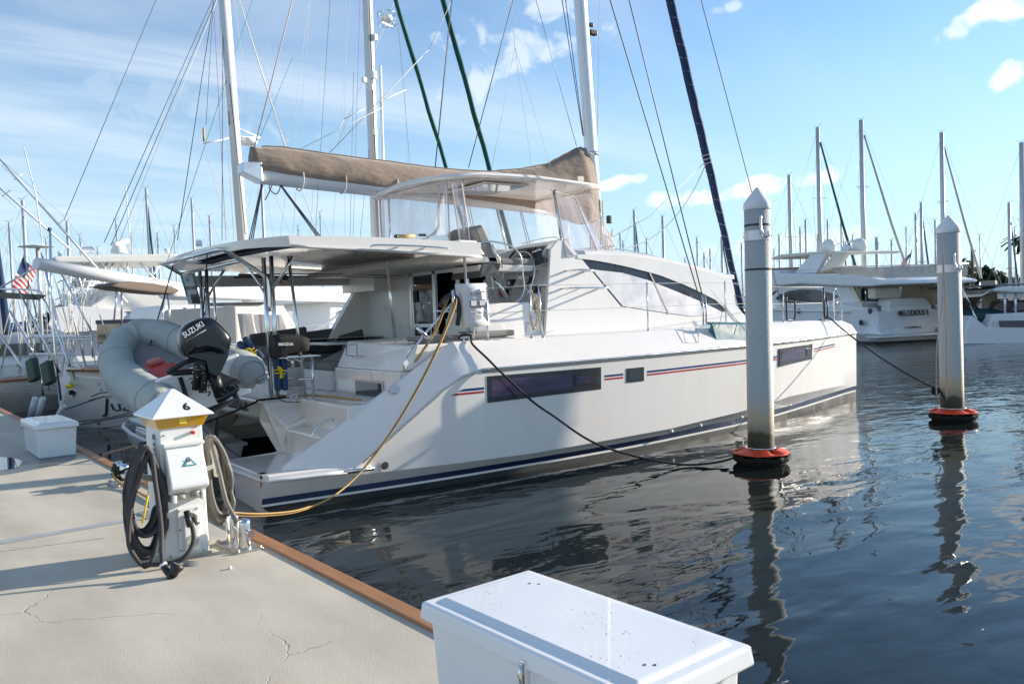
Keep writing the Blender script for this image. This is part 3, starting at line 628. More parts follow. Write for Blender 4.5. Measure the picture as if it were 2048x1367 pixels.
# starboard moulding: transom locker with door window, coaming, stool
m = M(); m.box((2.02, -.02, 1.26), (2.6, -1.2, 1.60)); m.build('helm_stool_base', GELSH, CAT, bev=.03)
for (a, b2) in ((-.05, -.56), (-.58, -1.2)): M().box((2.04, a, 1.60), (2.58, b2, 1.72)).build('stool_cushion', CUSH, CAT, bev=.04, seg=4)
m = M(); m.box((2.10, -1.22, 1.255), (3.2, -3.40, 1.66)); m.hexa([(2.12, -1.26, 1.66), (3.4, -1.26, 1.66), (3.4, -3.42, 1.66), (2.12, -3.42, 1.66), (2.28, -1.40, 2.08), (3.4, -1.40, 2.08), (3.4, -3.42, 2.03), (2.28, -3.42, 2.03)][:4][::-1]+[(2.28, -3.42, 2.03), (3.4, -3.42, 2.03), (3.4, -1.40, 2.08), (2.28, -1.40, 2.08)])
m.box((3.1, -1.45, 1.6), (4.72, -3.42, 2.045)); m.build('starboard_coaming', GEL, CAT, bev=.025, seg=3)
lk = M().box((2.098, -1.62, 1.34), (2.085, -2.55, 1.62)).build('locker_door', GEL, CAT, bev=.004)
lw = M().box((2.088, -2.02, 1.20), (2.07, -2.95, 1.50)).build('locker_window', mat('trim_cream', (.66, .61, .53), .5), CAT, bev=.004)
M().box((2.072, -2.06, 1.22), (2.062, -2.92, 1.47)).build('glass', mat('dark_blue_glass', (.01, .012, .03), .08, coat=.5), lw)
def coamrail(pts): return rail('coaming_hand_loop', pts, .010, k=0, m_=mat('dull_rail', (.45, .40, .37), .4, metal=.6))
coamrail([P(*q, x=2.12) for q in ((707, 712), (693, 710), (693, 689), (714, 688), (714, 711), (725, 712))])
for q in ((707, 712), (725, 712)): c = P(*q, x=2.13); disc('rail_socket', c, (-1, 0, 0), .014, .012, BLK, CAT)
M().box((2.6, -2.75, 2.06), (3.9, -3.15, 2.14)).build('sunpad', CUSH, CAT, bev=.035, seg=4)
M().box((3.9, -2.2, 2.06), (4.70, -2.75, 2.16)).build('sunpad', CUSH, CAT, bev=.035, seg=4)

# ---- raised helm: seat plinth, seat, wheel, console, winches, bags
m = M(); m.hexa([(3.95, -2.62, 2.03), (5.55, -2.62, 2.03), (5.55, -1.6, 2.03), (3.95, -1.6, 2.03), (4.15, -2.5, 2.62), (5.22, -2.5, 2.62), (5.22, -1.6, 2.62), (4.15, -1.6, 2.62)]); m.build('helm_plinth', GEL, CAT, bev=.03)
m = M(); m.box((5.2, -2.56, 2.03), (5.75, -1.0, 2.42)); m.build('helm_step', GELSH, CAT, bev=.02)
m = M(); m.box((5.72, -2.55, 2.0), (6.6, -.5, 2.9)); m.hexa([(5.62, -2.42, 2.9), (6.6, -2.55, 2.9), (6.6, -.5, 2.9), (5.62, -.5, 2.9), (5.82, -2.42, 3.25), (6.6, -2.5, 3.25), (6.6, -.5, 3.25), (5.82, -.5, 3.25)])
m.hexa([(5.66, -2.10, 3.2), (6.7, -2.10, 3.2), (6.7, -.7, 3.2), (5.66, -.7, 3.2), (6.02, -2.08, 3.68), (6.55, -2.08, 3.80), (6.55, -.75, 3.80), (6.02, -.75, 3.68)])
con = m.build('helm_console', GELSH, CAT, bev=.02)
C1 = Vector((5.655, 0, 3.27)); C2 = Vector((6.01, 0, 3.66)); up = (C2-C1).normalized(); nn = Vector((-up.z, 0, up.x))
def onpanel(y0, y1, t0, t1, name, m_, h=.012, bev=.004):
    o = M(); a = C1.lerp(C2, t0); b2 = C1.lerp(C2, t1)
    p0 = [Vector((a.x, y0, a.z)), Vector((a.x, y1, a.z)), Vector((b2.x, y1, b2.z)), Vector((b2.x, y0, b2.z))]
    o.hexa([q+nn*.0 for q in p0][::-1]+[q+nn*h for q in p0][::-1]); return o.build(name, m_, con, bev=bev)
onpanel(-2.06, -.74, .02, .98, 'dash_panel', mat('dash_grey', (.10, .105, .105), .6), .006)
onpanel(-1.80, -1.18, .40, .93, 'chart_plotter', BLK, .03); onpanel(-1.75, -1.23, .47, .87, 'screen', mat('plotter_screen', (.015, .017, .02), .08, coat=.6), .034, 0)
for (a, b2, t0, t1) in ((-1.12, -.97, .58, .86), (-1.12, -.97, .2, .5), (-.93, -.78, .45, .8), (-1.85, -1.70, .1, .32), (-1.5, -1.3, .08, .3)): onpanel(a, b2, t0, t1, 'instrument', BLK, .02)
for (y, z) in ((-1.95, 3.02), (-2.12, 2.86), (-1.4, 3.0), (-1.15, 2.82)):
    g_ = M().box((5.60, y-.08, z-.07), (5.725, y+.08, z+.07)).build('engine_panel', BLK, con, bev=.01)
    disc('dial', (5.597, y, z), (-1, 0, 0), .045, .006, STEEL, g_); disc('dial_face', (5.59, y, z), (-1, 0, 0), .036, .003, WHTP if z > 2.95 else RED, g_)
M().tube(smooth_path([P(1045, 487, y=-1.0), P(1080, 478, y=-1.5), P(1110, 474, y=-2.1), P(1122, 484, y=-2.2)], 4), .008, 6).build('console_guard', WHTP, con)
def winch(name, c, tilt, m_=BLK, s=1):
    e = M(); e.T = Matrix.Translation(c) @ tilt @ Matrix.Scale(s, 4)
    e.lathe([(0, 0), (.115, 0), (.12, .02), (.105, .05), (.07, .075), (.062, .13), (.072, .165), (.085, .17), (.085, .185), (0, .185)], n=24)
    o = e.build(name, mat('winch_black', (.035, .037, .04), .45, var=.2), CAT)
    e = M(); e.T = Matrix.Translation(c) @ tilt @ Matrix.Scale(s, 4)
    e.lathe([(0, .186), (.075, .186), (.08, .20), (.06, .222), (.03, .225), (.02, .215), (0, .215)], n=24); e.build('winch_top', STEEL, o); return o
TL = Matrix.Rotation(rad(-12), 4, 'X') @ Matrix.Rotation(rad(-14), 4, 'Y')
winch('winch', (5.62, -2.36, 3.30), TL, s=1.15); winch('winch', (5.25, -.6, 3.3), TL)
M().tube(smooth_path([P(1080, 528, y=-2.2), P(1074, 515, y=-2.2), P(1078, 506, y=-2.2)], 4), .008, 6).build('engine_lever', STEEL, con)
for q in ((1071, 501), (1077, 499)): M().ball(P(*q, y=-2.2), .022, 8).build('lever_knob', RED, con)
wc = Vector((5.38, -1.98, 3.08)); wu = Vector((.25, 0, 1)).normalized()
def ring(c, u, v, r, k=40): return [c+u*(math.cos(2*PI*i/k)*r)+v*(math.sin(2*PI*i/k)*r) for i in range(k)]
wh = M().tube(ring(wc, wu, Vector((0, 1, 0)), .47), .013, 8, closed=True).build('steering_wheel', STEEL, CAT)
for k in range(5):
    a = 2*PI*k/5+.3; M().tube([wc, wc+wu*(math.cos(a)*.46)+Vector((0, 1, 0))*(math.sin(a)*.46)], .007, 6).build('spoke', STEEL, wh)
M().cyl(wc+Vector((-.03, 0, .0)), wc+Vector((.28, 0, -.03)), .045, n=14).build('hub', ALU, wh)
# double helm seat
sy = -1.95
hb = M().hexa([(4.28, sy-.42, 3.16), (5.40, sy-.42, 3.16), (5.40, sy+.42, 3.16), (4.28, sy+.42, 3.16), (4.25, sy-.45, 3.27), (5.45, sy-.45, 3.27), (5.45, sy+.45, 3.27), (4.25, sy+.45, 3.27)]).build('helm_seat', GEL, CAT, bev=.02)
M().box((4.7, sy-.45, 3.272), (5.45, sy+.45, 3.39)).build('seat_cushion', CUSH, hb, bev=.045, seg=4)
M().hexa([(4.45, sy-.45, 3.25), (4.72, sy-.45, 3.28), (4.72, sy+.45, 3.28), (4.45, sy+.45, 3.25), (4.18, sy-.45, 3.88), (4.34, sy-.45, 3.95), (4.34, sy+.45, 3.95), (4.18, sy+.45, 3.88)][:4]+[(4.18, sy-.45, 3.86), (4.36, sy-.45, 3.96), (4.36, sy+.45, 3.96), (4.18, sy+.45, 3.86)]).build('back_cushion', CUSH, hb, bev=.05, seg=4)
M().hexa([(4.26, sy-.46, 3.05), (4.66, sy-.46, 3.16), (4.66, sy+.46, 3.16), (4.26, sy+.46, 3.05), (4.30, sy-.455, 3.28), (4.72, sy-.455, 3.30), (4.72, sy+.455, 3.30), (4.30, sy+.455, 3.28)]).build('seat_skirt', CUSHD, hb, bev=.02)
for s2 in (-.47, .47):
    rail('seat_arm', [(4.22, sy+s2, 3.62), (4.5, sy+s2, 3.66), (4.9, sy+s2, 3.60), (5.12, sy+s2, 3.42), (5.16, sy+s2, 3.1), (5.18, sy+s2, 2.85), (5.08, sy+s2, 2.68), (4.98, sy+s2, 2.64)], .015, hb)
    rail('seat_arm_strut', [(4.52, sy+s2, 3.62), (4.72, sy+s2, 3.22)], .012, hb, k=0)
M().cyl((4.85, sy, 3.16), (5.12, sy-.1, 2.62), .045, n=14).build('seat_post', STEEL, hb)
M().prism([(5.74, -2.57, 2.9), (5.68, -2.57, 2.42), (5.72, -2.57, 2.05), (5.78, -2.57, 2.05), (6.05, -2.57, 2.95)], (0, .03, 0)).build('line_bag', mat('bag_grey', (.17, .165, .16), .9, var=.1), CAT)
rail('plinth_rail', [P(968, 560, y=-2.5), P(968, 640, y=-2.5)], .012, k=0)
M().hexa([P(1000, 582, y=-1.7)+Vector(v) for v in ((0, 0, -.08), (.05, 0, -.08), (.05, .05, -.08), (0, .05, -.08), (0, 0, .12), (.05, 0, .12), (.05, .05, .12), (0, .05, .12))]).build('red_light', RED, CAT)

# ---- bimini roof over the cockpit
m = M(); secs = []
prof = [(-.0, 0), ]
ys = [-3.08, -3.02, -2.9, -2.4, -1.6, -.8, 0, .8, 1.6, 2.4, 2.9, 3.02, 3.08]
def rtop(x, y):
    e = interp(x, [(-.1, 3.44), (.2, 3.55), (.7, 3.60), (2, 3.61), (3.1, 3.59), (3.8, 3.57), (4.8, 3.60)]); return e+.06*(1-(y/3.08)**2)+.012*(y+3)
def aft(y): return .40+.03*y-.06*(1-(abs(y)/3.08)**2)   # trailing edge
def mk(zf, inset=0):
    out_ = []
    for i in range(13):
        t = i/12; row = []
        for y in ys:
            xa = aft(y)+(.38*max(0, (abs(y)-2.6)/.48)**2 if abs(y) > 2.6 else 0); x = lerp(xa+inset, 3.84, t)
            row.append((x, y*(1-inset*.03), zf(x, y)))
        out_.append(row)
    return out_
def rbot(x, y): return rtop(x, y)-interp(x, [(-.1, .07), (.3, .12), (1, .17), (3, .23), (4.8, .26)])
T, B = mk(rtop), mk(rbot, .02)
def skirt(a, b2): m.loft([a, b2], smooth=False)
m.loft(T, smooth=True)
# lower lip: the rim comes down and turns in
skirt(T[0], B[0]); skirt([r[0] for r in T], [r[0] for r in B]); skirt([r[-1] for r in T], [r[-1] for r in B])
IN = [[(x+.0, y*.86, z+.10) for (x, y, z) in r] for r in B]
m.loft([[r[0] for r in B], [r[0] for r in IN]], smooth=False); m.loft([[r[-1] for r in B], [r[-1] for r in IN]], smooth=False)
m.loft(IN, smooth=True); m.loft([B[0], IN[0]], smooth=False)
m.box((3.80, -1.05, 3.40), (4.80, 3.0, 3.62)); rf = m.build('cockpit_roof', GEL, CAT, auto=35)
M().tube([(x, y-.012, z+.012) for (x, y, z) in [r[0] for r in B]], .02, 8).build('roof_edge_trim', mat('edge_sealant', (.60, .58, .54), .8), rf)
# inner beams and liner shapes
M().box((1.0, 2.55, 3.17), (4.7, 2.95, 3.38)).build('roof_side_beam', mat('liner', (.62, .59, .55), .5), rf, bev=.02)
M().box((3.3, -2.4, 3.30), (4.72, 2.6, 3.42)).build('roof_liner', mat('liner', (0, 0, 0)), rf, bev=.03)
M().loft([[(x, y, rbot(x, y)+.085+(.0)) for y in (-2.3, -1, 0, 1, 2.3)] for x in (.6, .8, 1.1, 1.35)]).build('mirror_liner', mat('glossy_liner', (.70, .70, .68), .06, coat=1, metal=.4, bump=.004, bs=5), rf)
bl = M(); bl.loft([[(x, y, rbot(x, y)+.065) for y in (-2.5, -1.5, -.5, .5, 1.5, 2.3)] for x in (.95, 1.1, 1.25)]); bl.build('rolled_blind', BLUEF, rf)
# step in the roof by the helm, grab rail along the side
m = M(); m.hexa([(3.5, -3.02, 3.40), (3.98, -3.0, 3.38), (3.98, -2.0, 3.38), (3.5, -2.0, 3.40), (3.5, -2.95, 3.62), (3.88, -2.92, 3.62), (3.88, -2.0, 3.62), (3.5, -2.0, 3.62)]); m.build('roof_step', GEL, rf, bev=.035, seg=3)
rail('roof_side_rail', [P(741, 494, y=-3.13), P(748, 490, y=-3.16), P(780, 490, y=-3.16), P(840, 492, y=-3.16), P(892, 496, y=-3.16), P(900, 500, y=-3.12)], .013, rf)
for a in ((797, 494), (850, 496)): c = P(*a, y=-3.13); M().cyl(c, c+Vector((0, .07, 0)), .014, n=8).build('rail_foot', STEEL, rf)
cb = M().lathe([(0, 0), (.05, 0), (.05, .06), (.04, .09), (0, .1)], P(398, 492, x=.25), 14).build('stern_camera', WHTP, rf)
# posts that carry the roof, and davit arches
def post(name, a, b2, r=.026): return M().cyl(a, b2, r, n=12).build(name, STEEL, CAT)
for y in (-1.5, 1.85):
    post('davit_post', (.92, y, 1.26), (.90, y, 3.42), .033); post('davit_post', (1.02, y, 1.26), (1.02, y, 3.45), .033)
    M().box((.86, y-.06, 1.26), (1.08, y+.06, 1.275)).build('post_foot', STEEL, CAT, bev=.004)
    rail('davit_arm', [(.95, y, 2.6), (.95, y, 3.02), (.90, y, 3.14), (.70, y, 3.28), (.36, y, 3.50), (.30, y, 3.53), (.25, y-.02*y/abs(y), 3.54)], .032)
    rail('davit_brace', [(.95, y, 2.78), (.66, y, 3.27)], .018, k=0)
    rail('davit_fan', [(1.02, y-.02, 2.95), (1.25, y-.30, 3.42)], .024, k=0)
rail('davit_crossbar', [(.25, -1.5, 3.54), (.25, 1.85, 3.55)], .034, k=0)
rail('davit_crossbar', [(.56, -1.5, 3.37), (.56, 1.85, 3.37)], .028, k=0)
post('roof_post', (1.42, -1.62, 1.26), (1.30, -1.50, 3.45), .026)
post('roof_post', (3.85, -2.62, 2.05), (3.82, -2.62, 3.42), .024)
post('roof_post', (3.1, -1.50, 2.1), (3.0, -1.5, 3.38), .024)
post('roof_post', (4.55, -1.7, 2.65), (4.4, -1.75, 3.36), .018); post('roof_post', (1.4, 2.7, 1.9), (1.4, 2.7, 3.3), .024)
# grill bracket post
post('grill_post', (1.40, -1.98, 1.26), (1.40, -1.98, 1.92), .022); M().cyl((1.40, -1.98, 1.55), (1.0, -1.5, 1.55), .016).build('grill_brace', STEEL, CAT)

# ---- helm hardtop with posts and clear enclosure
ht = M(); secs = []
xs = [3.62, 3.68, 3.85, 4.4, 5.0, 5.6, 6.2, 6.8, 7.2, 7.36, 7.40]
def hy(x): # starboard / port limits
    c = interp(x, [(3.62, .50), (3.68, .18), (3.85, .0), (6.9, 0), (7.2, .08), (7.36, .25), (7.4, .45)]); return -2.32+c, .42-c
def hz_(x, y): return interp(x, [(3.6, 4.80), (4.4, 4.90), (5.5, 4.93), (7.4, 4.86)])-.06*((y+.95)/1.35)**2
TT = []; 
for x in xs:
    a, b2 = hy(x); TT.append([(x, lerp(a, b2, k/10), hz_(x, lerp(a, b2, k/10))) for k in range(11)])
BB_ = [[(x, y, z-.085) for (x, y, z) in r] for r in TT]
MM = [[(x+(.025 if i > 8 else -.025 if i < 2 else 0), y+(-.025 if k == 0 else .025 if k == 10 else 0), z-.045) for k, (x, y, z) in enumerate(r)] for i, r in enumerate(TT)]
ht.loft(TT); ht.loft(BB_)
for A_, B_ in ((TT, MM), (MM, BB_)):
    ht.loft([A_[0], B_[0]]); ht.loft([A_[-1], B_[-1]]); ht.loft([[r[0] for r in A_], [r[0] for r in B_]]); ht.loft([[r[-1] for r in A_], [r[-1] for r in B_]])
hard = ht.build('helm_hardtop', GEL, CAT)
M().box((4.9, -1.75, 4.775), (5.9, -.35, 4.80)).build('hatch_frame', GELW, hard, bev=.01)
M().box((4.97, -1.68, 4.768), (5.83, -.42, 4.776)).build('hatch_glass', mat('hatch_glass', (.05, .045, .11), .06, coat=.6), hard)
for px in ((926, 350, 930, 487), (1107, 380, 1127, 500)):
    t_ = P(px[0], px[1], y=-2.2); b2 = P(px[2], px[3], y=-2.2); t_.z = min(t_.z, 4.80); M().cyl(b2-Vector((0, 0, .1)), t_, .023, n=12).build('hardtop_post', STEEL, CAT); disc('post_flange', t_, (0, 0, -1), .06, .02, STEEL, CAT)
for px in ((990, 405, 1022, 505),):
    t_ = P(px[0], px[1], y=.0); b2 = P(px[2], px[3], y=.0); M().cyl(b2-Vector((0, 0, .35)), t_, .023, n=12).build('hardtop_post', STEEL, CAT)
post('hardtop_post', (3.95, .1, 3.6), (3.95, .1, 4.8), .023)
rail('hardtop_rail', [P(1130, 371, y=-2.25), P(1133, 365, y=-2.25), P(1160, 368, y=-2.25), P(1166, 376, y=-2.25)], .012, hard)
def sheet(pts, nx, ny, name, m_, par=None, wob=.012, sd=0, trim=True):
    a, b2, c, d = [Vector(q) for q in pts]; o = M(); g_ = []
    nr = (b2-a).cross(d-a).normalized()
    for i in range(nx+1):
        row = []
        for j in range(ny+1):
            u, v = i/nx, j/ny; q = a.lerp(b2, u).lerp(d.lerp(c, u), v)
            e = math.sin(PI*u)*math.sin(PI*v)
            row.append(q+nr*(wob*e*(noise.noise(Vector((u*3+sd, v*3, sd)))*3+math.sin(u*9+sd+v*3))))
        g_.append(row)
    o.loft(g_); ob = o.build(name, m_, par or CAT)
    if trim:
        e = M(); e.tube([a, b2, c, d], .013, 6, closed=True); e.build('edge_trim', PINK, ob)
    return ob
zt = 4.78
A1 = Vector((3.80, -2.22, 4.74)); A2 = Vector((4.02, -2.22, 3.66)); 
# aft curtain (with rolled window outline), port curtain, front screens, starboard front flap
ptA = [Vector((3.78, .30, 4.72)), Vector((3.80, -2.22, 4.70)), Vector((3.82, -2.2, 3.62)), Vector((3.80, .30, 3.66))]
ac = sheet(ptA, 14, 10, 'clear_curtain', VIN2, sd=1.3)
zz = lambda u, v: ptA[0].lerp(ptA[1], u).lerp(ptA[3].lerp(ptA[2], u), v)-Vector((.012, 0, 0))
win = [zz(.07, .05), zz(.07, .75), zz(.16, .93), zz(.45, .90), zz(.72, .84), zz(.86, .72), zz(.88, .5), zz(.90, .06)]
M().tube(smooth_path(win, 6), .012, 6).build('zip_seam', PINK, ac)
win = [q-Vector((.0, .035, .02)) for q in win]; M().tube(smooth_path(win, 6), .006, 6).build('zip_seam', PINK, ac)
sheet([(3.86, -2.24, 4.72), (4.06, -2.24, 4.72), (4.22, -2.26, 3.40), (4.02, -2.26, 3.40)], 3, 8, 'curtain_flap', VIN2, sd=2.2)
sheet([(3.85, .36, 4.74), (5.9, .38, 4.80), (6.1, .36, 3.68), (3.85, .36, 3.68)], 10, 6, 'clear_curtain', VIN, sd=4)
sheet([(5.95, .38, 4.80), (7.2, .33, 4.78), (7.5, .36, 3.72), (6.15, .36, 3.68)], 8, 6, 'clear_curtain', VIN, sd=6)
sheet([(7.22, .30, 4.76), (7.25, -1.9, 4.74), (7.6, -2.2, 3.66), (7.55, .34, 3.72)], 12, 8, 'front_screen', VIN, sd=8)
q1, q2, q3, q4 = P(1110, 382, y=-2.25), P(1150, 396, y=-2.2), P(1200, 514, y=-2.45), P(1133, 513, y=-2.52)
sheet([q1, q2, q3, q4], 8, 10, 'clear_flap', VIN2, wob=.03, sd=9)
sheet([q2, P(1150, 396, y=-1.6), P(1213, 508, y=-1.9), q3], 6, 8, 'clear_flap', VIN2, wob=.03, sd=11, trim=False)

# ---- mast, boom, stack-pack, rigging
MX = 9.17
def mx(z): return MX-.052*(z-4)
mast = M().tube([(mx(z), 0, z) for z in (3.55, 6, 10, 15, 22)], [.125, .125, .125, .12, .09], 18, flat=1.3).build('mast', mat('mast_alloy', (.70, .71, .72), .33, metal=.35, var=.05, stretch=(1, 1, .1)), CAT)
M().tube([(mx(z)-.135, 0, z) for z in (5.6, 10, 22)], .022, 8).build('sail_track', BLK, mast)
M().cyl((mx(5.9), -.03, 5.9), (mx(5.9), -.03, 5.98), .14, n=16).build('mast_collar', STEEL, mast)
m = M(); c = P(1180, 62, y=0); m.box(c+Vector((-.02, -.06, -.08)), c+Vector((.18, .06, .02))); m.box(c+Vector((0, -.04, .1)), c+Vector((.09, .04, .18))); m.build('deck_light', BLK, mast, bev=.01)
bm = M().tube([(9.0, 0, 4.62), (7, 0, 4.72), (4, 0, 4.84), (1.45, 0, 4.95)], .13, 18, flat=1.25).build('boom', mat('boom_alloy', (.60, .60, .60), .3, metal=.3, var=.04), CAT)
M().hexa([(1.10, -.14, 4.95), (1.45, -.16, 4.80), (1.45, .16, 4.80), (1.10, .14, 4.95), (1.12, -.12, 5.12), (1.45, -.15, 5.14), (1.45, .15, 5.14), (1.12, .12, 5.12)]).build('boom_end', ALU, bm, bev=.02)
M().cyl((9.0, 0, 4.62), (9.16, 0, 4.62), .12, n=14).build('gooseneck', ALU, bm)
for x in (2.15, 2.95, 4.0): M().tube(ring(Vector((x, 0, 4.92)), Vector((0, 1, 0)), Vector((0, 0, 1)), .205, 20), .012, 6, closed=True).build('boom_lashing', WIREL, bm)
ctop = [(500, 297), (560, 296), (620, 303), (700, 317), (780, 327), (860, 338), (920, 343), (980, 345), (1040, 340), (1095, 329), (1130, 312), (1160, 294), (1182, 300)]
CT = [P(*q, y=0) for q in ctop]; CT[-1].x = 9.02; CT[-1].z += .0
secs = []
for i, q in enumerate(CT):
    x = q.x; zb = interp(x, [(1.2, 5.02), (2, 4.93), (5, 4.76), (7.6, 4.60), (8.4, 4.42), (8.8, 4.34), (9.1, 4.42)]); zt_ = q.z+.02; hgt = zt_-zb
    wd = interp(x, [(1.2, .13), (1.8, .2), (6, .2), (8, .28), (8.7, .34), (9.1, .20)]); s_ = []
    for k in range(17):
        t = k/16; a = -PI/2+PI*2*t*.5*1.0
    prof = [(-.35, 0), (-.8, .06), (-1, .2), (-.98, .4), (-.75, .65), (-.4, .88), (0, 1), (.4, .88), (.75, .65), (.98, .4), (1, .2), (.8, .06), (.35, 0)]
    for k, (a, h) in enumerate(prof):
        nz_ = .022*noise.noise(Vector((x*2.2, k*.8, 1.0)))+.012*math.sin(x*7+k)
        s_.append((x, a*(wd+nz_*1.6), zb+hgt*h+(nz_ if k not in (0, 12) else 0)))
    secs.append(s_)
fine = []
for i in range(len(secs)-1):
    for j in range(5): fine.append([tuple(Vector(a).lerp(Vector(b2), j/5)+Vector((0, .012*noise.noise(Vector((i*5+j, k*.9, 5.0))), .01*noise.noise(Vector((i*5+j*1.3, k*.7, 9.0)))))) for k, (a, b2) in enumerate(zip(secs[i], secs[i+1]))])
fine.append(secs[-1])
sc_ = M().loft(fine, closed=True, caps=True).build('sail_cover', TAN, CAT)
M().tube([Vector(s_[6])+Vector((0, 0, .008)) for s_ in fine[2:-6]], .012, 6).build('cover_zip', mat('tan_zip', (.25, .18, .13), .9), sc_)
M().box(P(1156, 352, y=-.36), P(1167, 363, y=-.34)).build('cover_badge', mat('badge', (.65, .6, .5), .6), sc_)
for x in (9.3,):
    for k in range(9):
        a = .35+k*.7; c = Vector((mx(4.2)+.15*math.cos(a), .16*math.sin(a), 0)); rope('halyard_tail', [c+Vector((0, 0, 4.9)), c+Vector((.01, 0, 4.3)), c+Vector((.02*math.sin(k), .01, 3.7))], .011, WIREL if k % 3 else BLKR, '', parent=mast, k=0)
coil = [Vector((9.42+.10*math.sin(i*.9), -.08+.07*math.cos(i*1.7), 4.25-.28*(i % 2)-.012*i+.05*math.sin(i))) for i in range(26)]
rope('rope_coil', coil, .013, WIREL, '', parent=mast, k=3)
M().box((9.36, -.2, 4.38), (9.46, -.1, 4.56)).build('turning_block', BLK, mast, bev=.02)
def wire(name, a, b2, r=.007, m_=WIRE, par=CAT, n=6): return M().tube([a, b2], r, n).build(name, m_, par)
HD = Vector((mx(16.5), 0, 16.5))
def thru(a, b2, y0, y1, k=2.2):  # straight line seen through two picture points, continued past the frame
    p0, p1 = P(*a, y=y0), P(*b2, y=y1); return p0, p1+(p1-p0)*k
cp = Vector((8.32, -3.72, 2.07))
for (a, d) in (((1220, 0), 0), ((1258, 0), .08)):
    for yy in ((-2.3), ):
        t_ = P(*a, y=-2.15); b2 = cp+Vector((d, 0, .3)); wire('shroud', b2, b2+(t_-b2)*2.0, .011, mat('dark_cable', (.06, .06, .08), .5, var=0))
        M().cyl(b2-Vector((0, 0, .32)), b2+Vector((0, 0, .28)), .016, n=8).build('turnbuckle', STEEL, CAT)
M().box(cp-Vector((.09, .03, .06)), cp+Vector((.16, .03, .02))).build('chainplate', STEEL, CAT, bev=.01)
# furled headsail in navy sun cover
f0, f1 = P(1482, 612, y=0), P(1340, 0, y=0); fd = f1-f0; pts = [f0+fd*(i/40*1.45) for i in range(41)]
fs = M().tube([q+Vector((.018*noise.noise(q*1.3), .02*noise.noise(q*1.7+Vector((3, 0, 0))), 0)) for q in pts], [.075+.03*min(1, i/16)+.010*noise.noise(Vector((i*.6, 0, 0))) for i in range(41)], 12).build('furled_headsail', BLUEF, CAT)
hel = []
for i in range(150):
    t = i/149*1.0; c = f0+fd*t; a = i*1.02; u = fd.normalized().cross(Vector((0, 1, 0))); hel.append(c+Vector((0, 1, 0))*(math.sin(a)*(.094+.022*t))+u*(math.cos(a)*(.094+.022*t)))
M().tube(hel, .0035, 4).build('furling_lashing', WIREL, fs)
M().lathe([(0, 0), (.09, 0), (.11, .05), (.09, .12), (.05, .16), (0, .18)], f0-Vector((0, 0, .2)), 16).build('furler_drum', BLK, fs)
wire('forestay_tail', f0-Vector((0, 0, .1)), Vector((13.6, 0, 1.95)), .012)
# lazy jacks and topping lines over the boom
for (a, b2, yy) in (((1008, 345), (893, 0), -.1), ((975, 345), (1026, 0), -.1), ((935, 338), (1026, 0), .0), ((880, 335), (905, 0), 0)): pass
def pxwire(a, b2, y0, y1, r, m_, name='rigging_line', par=CAT, ext=1.35):
    p0, p1 = P(*a, y=y0), P(*b2, y=y1); return wire(name, p0, p0+(p1-p0)*ext, r, m_, par)
LJ = mat('pale_line', (0, 0, 0)); DKL = mat('dark_cable', (0, 0, 0))
for s in (-.16, .16):
    pxwire((1063, 331), (1030, 95), s, s, .005, LJ, 'lazy_jack', ext=1); pxwire((1100, 330), (1030, 95), s, s, .005, LJ, 'lazy_jack', ext=1)
    pxwire((1030, 95), (1022, 0), s, s, .005, LJ, 'lazy_jack')
pxwire((983, 340), (1030, 95), 0, 0, .005, LJ, 'lazy_jack', ext=1)
pxwire((1153, 292), (1072, 0), 0, 0, .007, WIRE); pxwire((1166, 272), (1124, 0), 0, 0, .009, DKL); pxwire((1167, 272), (1131, 0), 0, 0, .009, DKL); pxwire((1195, 270), (1199, 0), -.3, -.3, .007, LJ)
pxwire((937, 335), (1026, 0), 0, 0, .009, DKL); pxwire((870, 335), (903, 0), .0, 0, .008, DKL)
pxwire((660, 305), (857, 100), .1, .1, .008, LJ, 'lazy_jack', ext=1); pxwire((600, 298), (785, 205), 0, 0, .006, LJ, 'lazy_jack', ext=.9); pxwire((857, 100), (890, 30), .1, .1, .006, LJ, 'lazy_jack')
pxwire((505, 310), (585, 0), 0, 0, .010, mat('red_fleck_rope', (.55, .38, .36), .8), 'topping_lift')
pxwire((1566, 620), (1402, 0), -2.9, -1.6, .010, mat('reddish_halyard', (.22, .12, .12), .8), 'halyard')
# mainsheet tackles from the boom end to the roof
for (a, b2) in (((552, 358), (648, 474)), ((526, 360), (497, 474))):
    for k in (-1, 0, 1):
        p0, p1 = P(a[0]+k, a[1], y=0), P(b2[0]+k*4, b2[1], y=-.4 if a[0] > 540 else .9); p1.z = rtop(p1.x, p1.y)+.06; wire('mainsheet', p0, p1, .010, DKL)
    for q in (p0, p1): M().ball(q, .05, 8, sc=(1, .5, 1.3)).build('mainsheet_block', BLK, CAT)
cl = [P(545, 352, y=0), P(560, 372, y=0), P(552, 388, y=.02), P(538, 375, y=0), P(548, 358, y=0), P(538, 385, y=.03), P(530, 400, y=0)]
rope('line_tangle', cl, .009, BLKR, '', parent=CAT)
# line from the mast foot up to the furled sail, two lengths
rope('spare_line', [P(1205, 485, y=0), P(1300, 432, y=0), P(1412, 322, y=0)], .009, WIREL, '', parent=CAT, k=0)
rope('spare_line', [P(1212, 498, y=0), P(1250, 497, y=0), P(1300, 478, y=0), P(1345, 440, y=0), P(1385, 385, y=0), P(1416, 318, y=0)], .012, WIREL, '', parent=CAT)
for k in range(3): M().tube(ring(P(1411+k*2, 310+k*8, y=0), Vector((1, 0, .25)), Vector((0, 1, 0)), .115, 16), .009, 5, closed=True).build('lashing_turn', WIREL, fs)

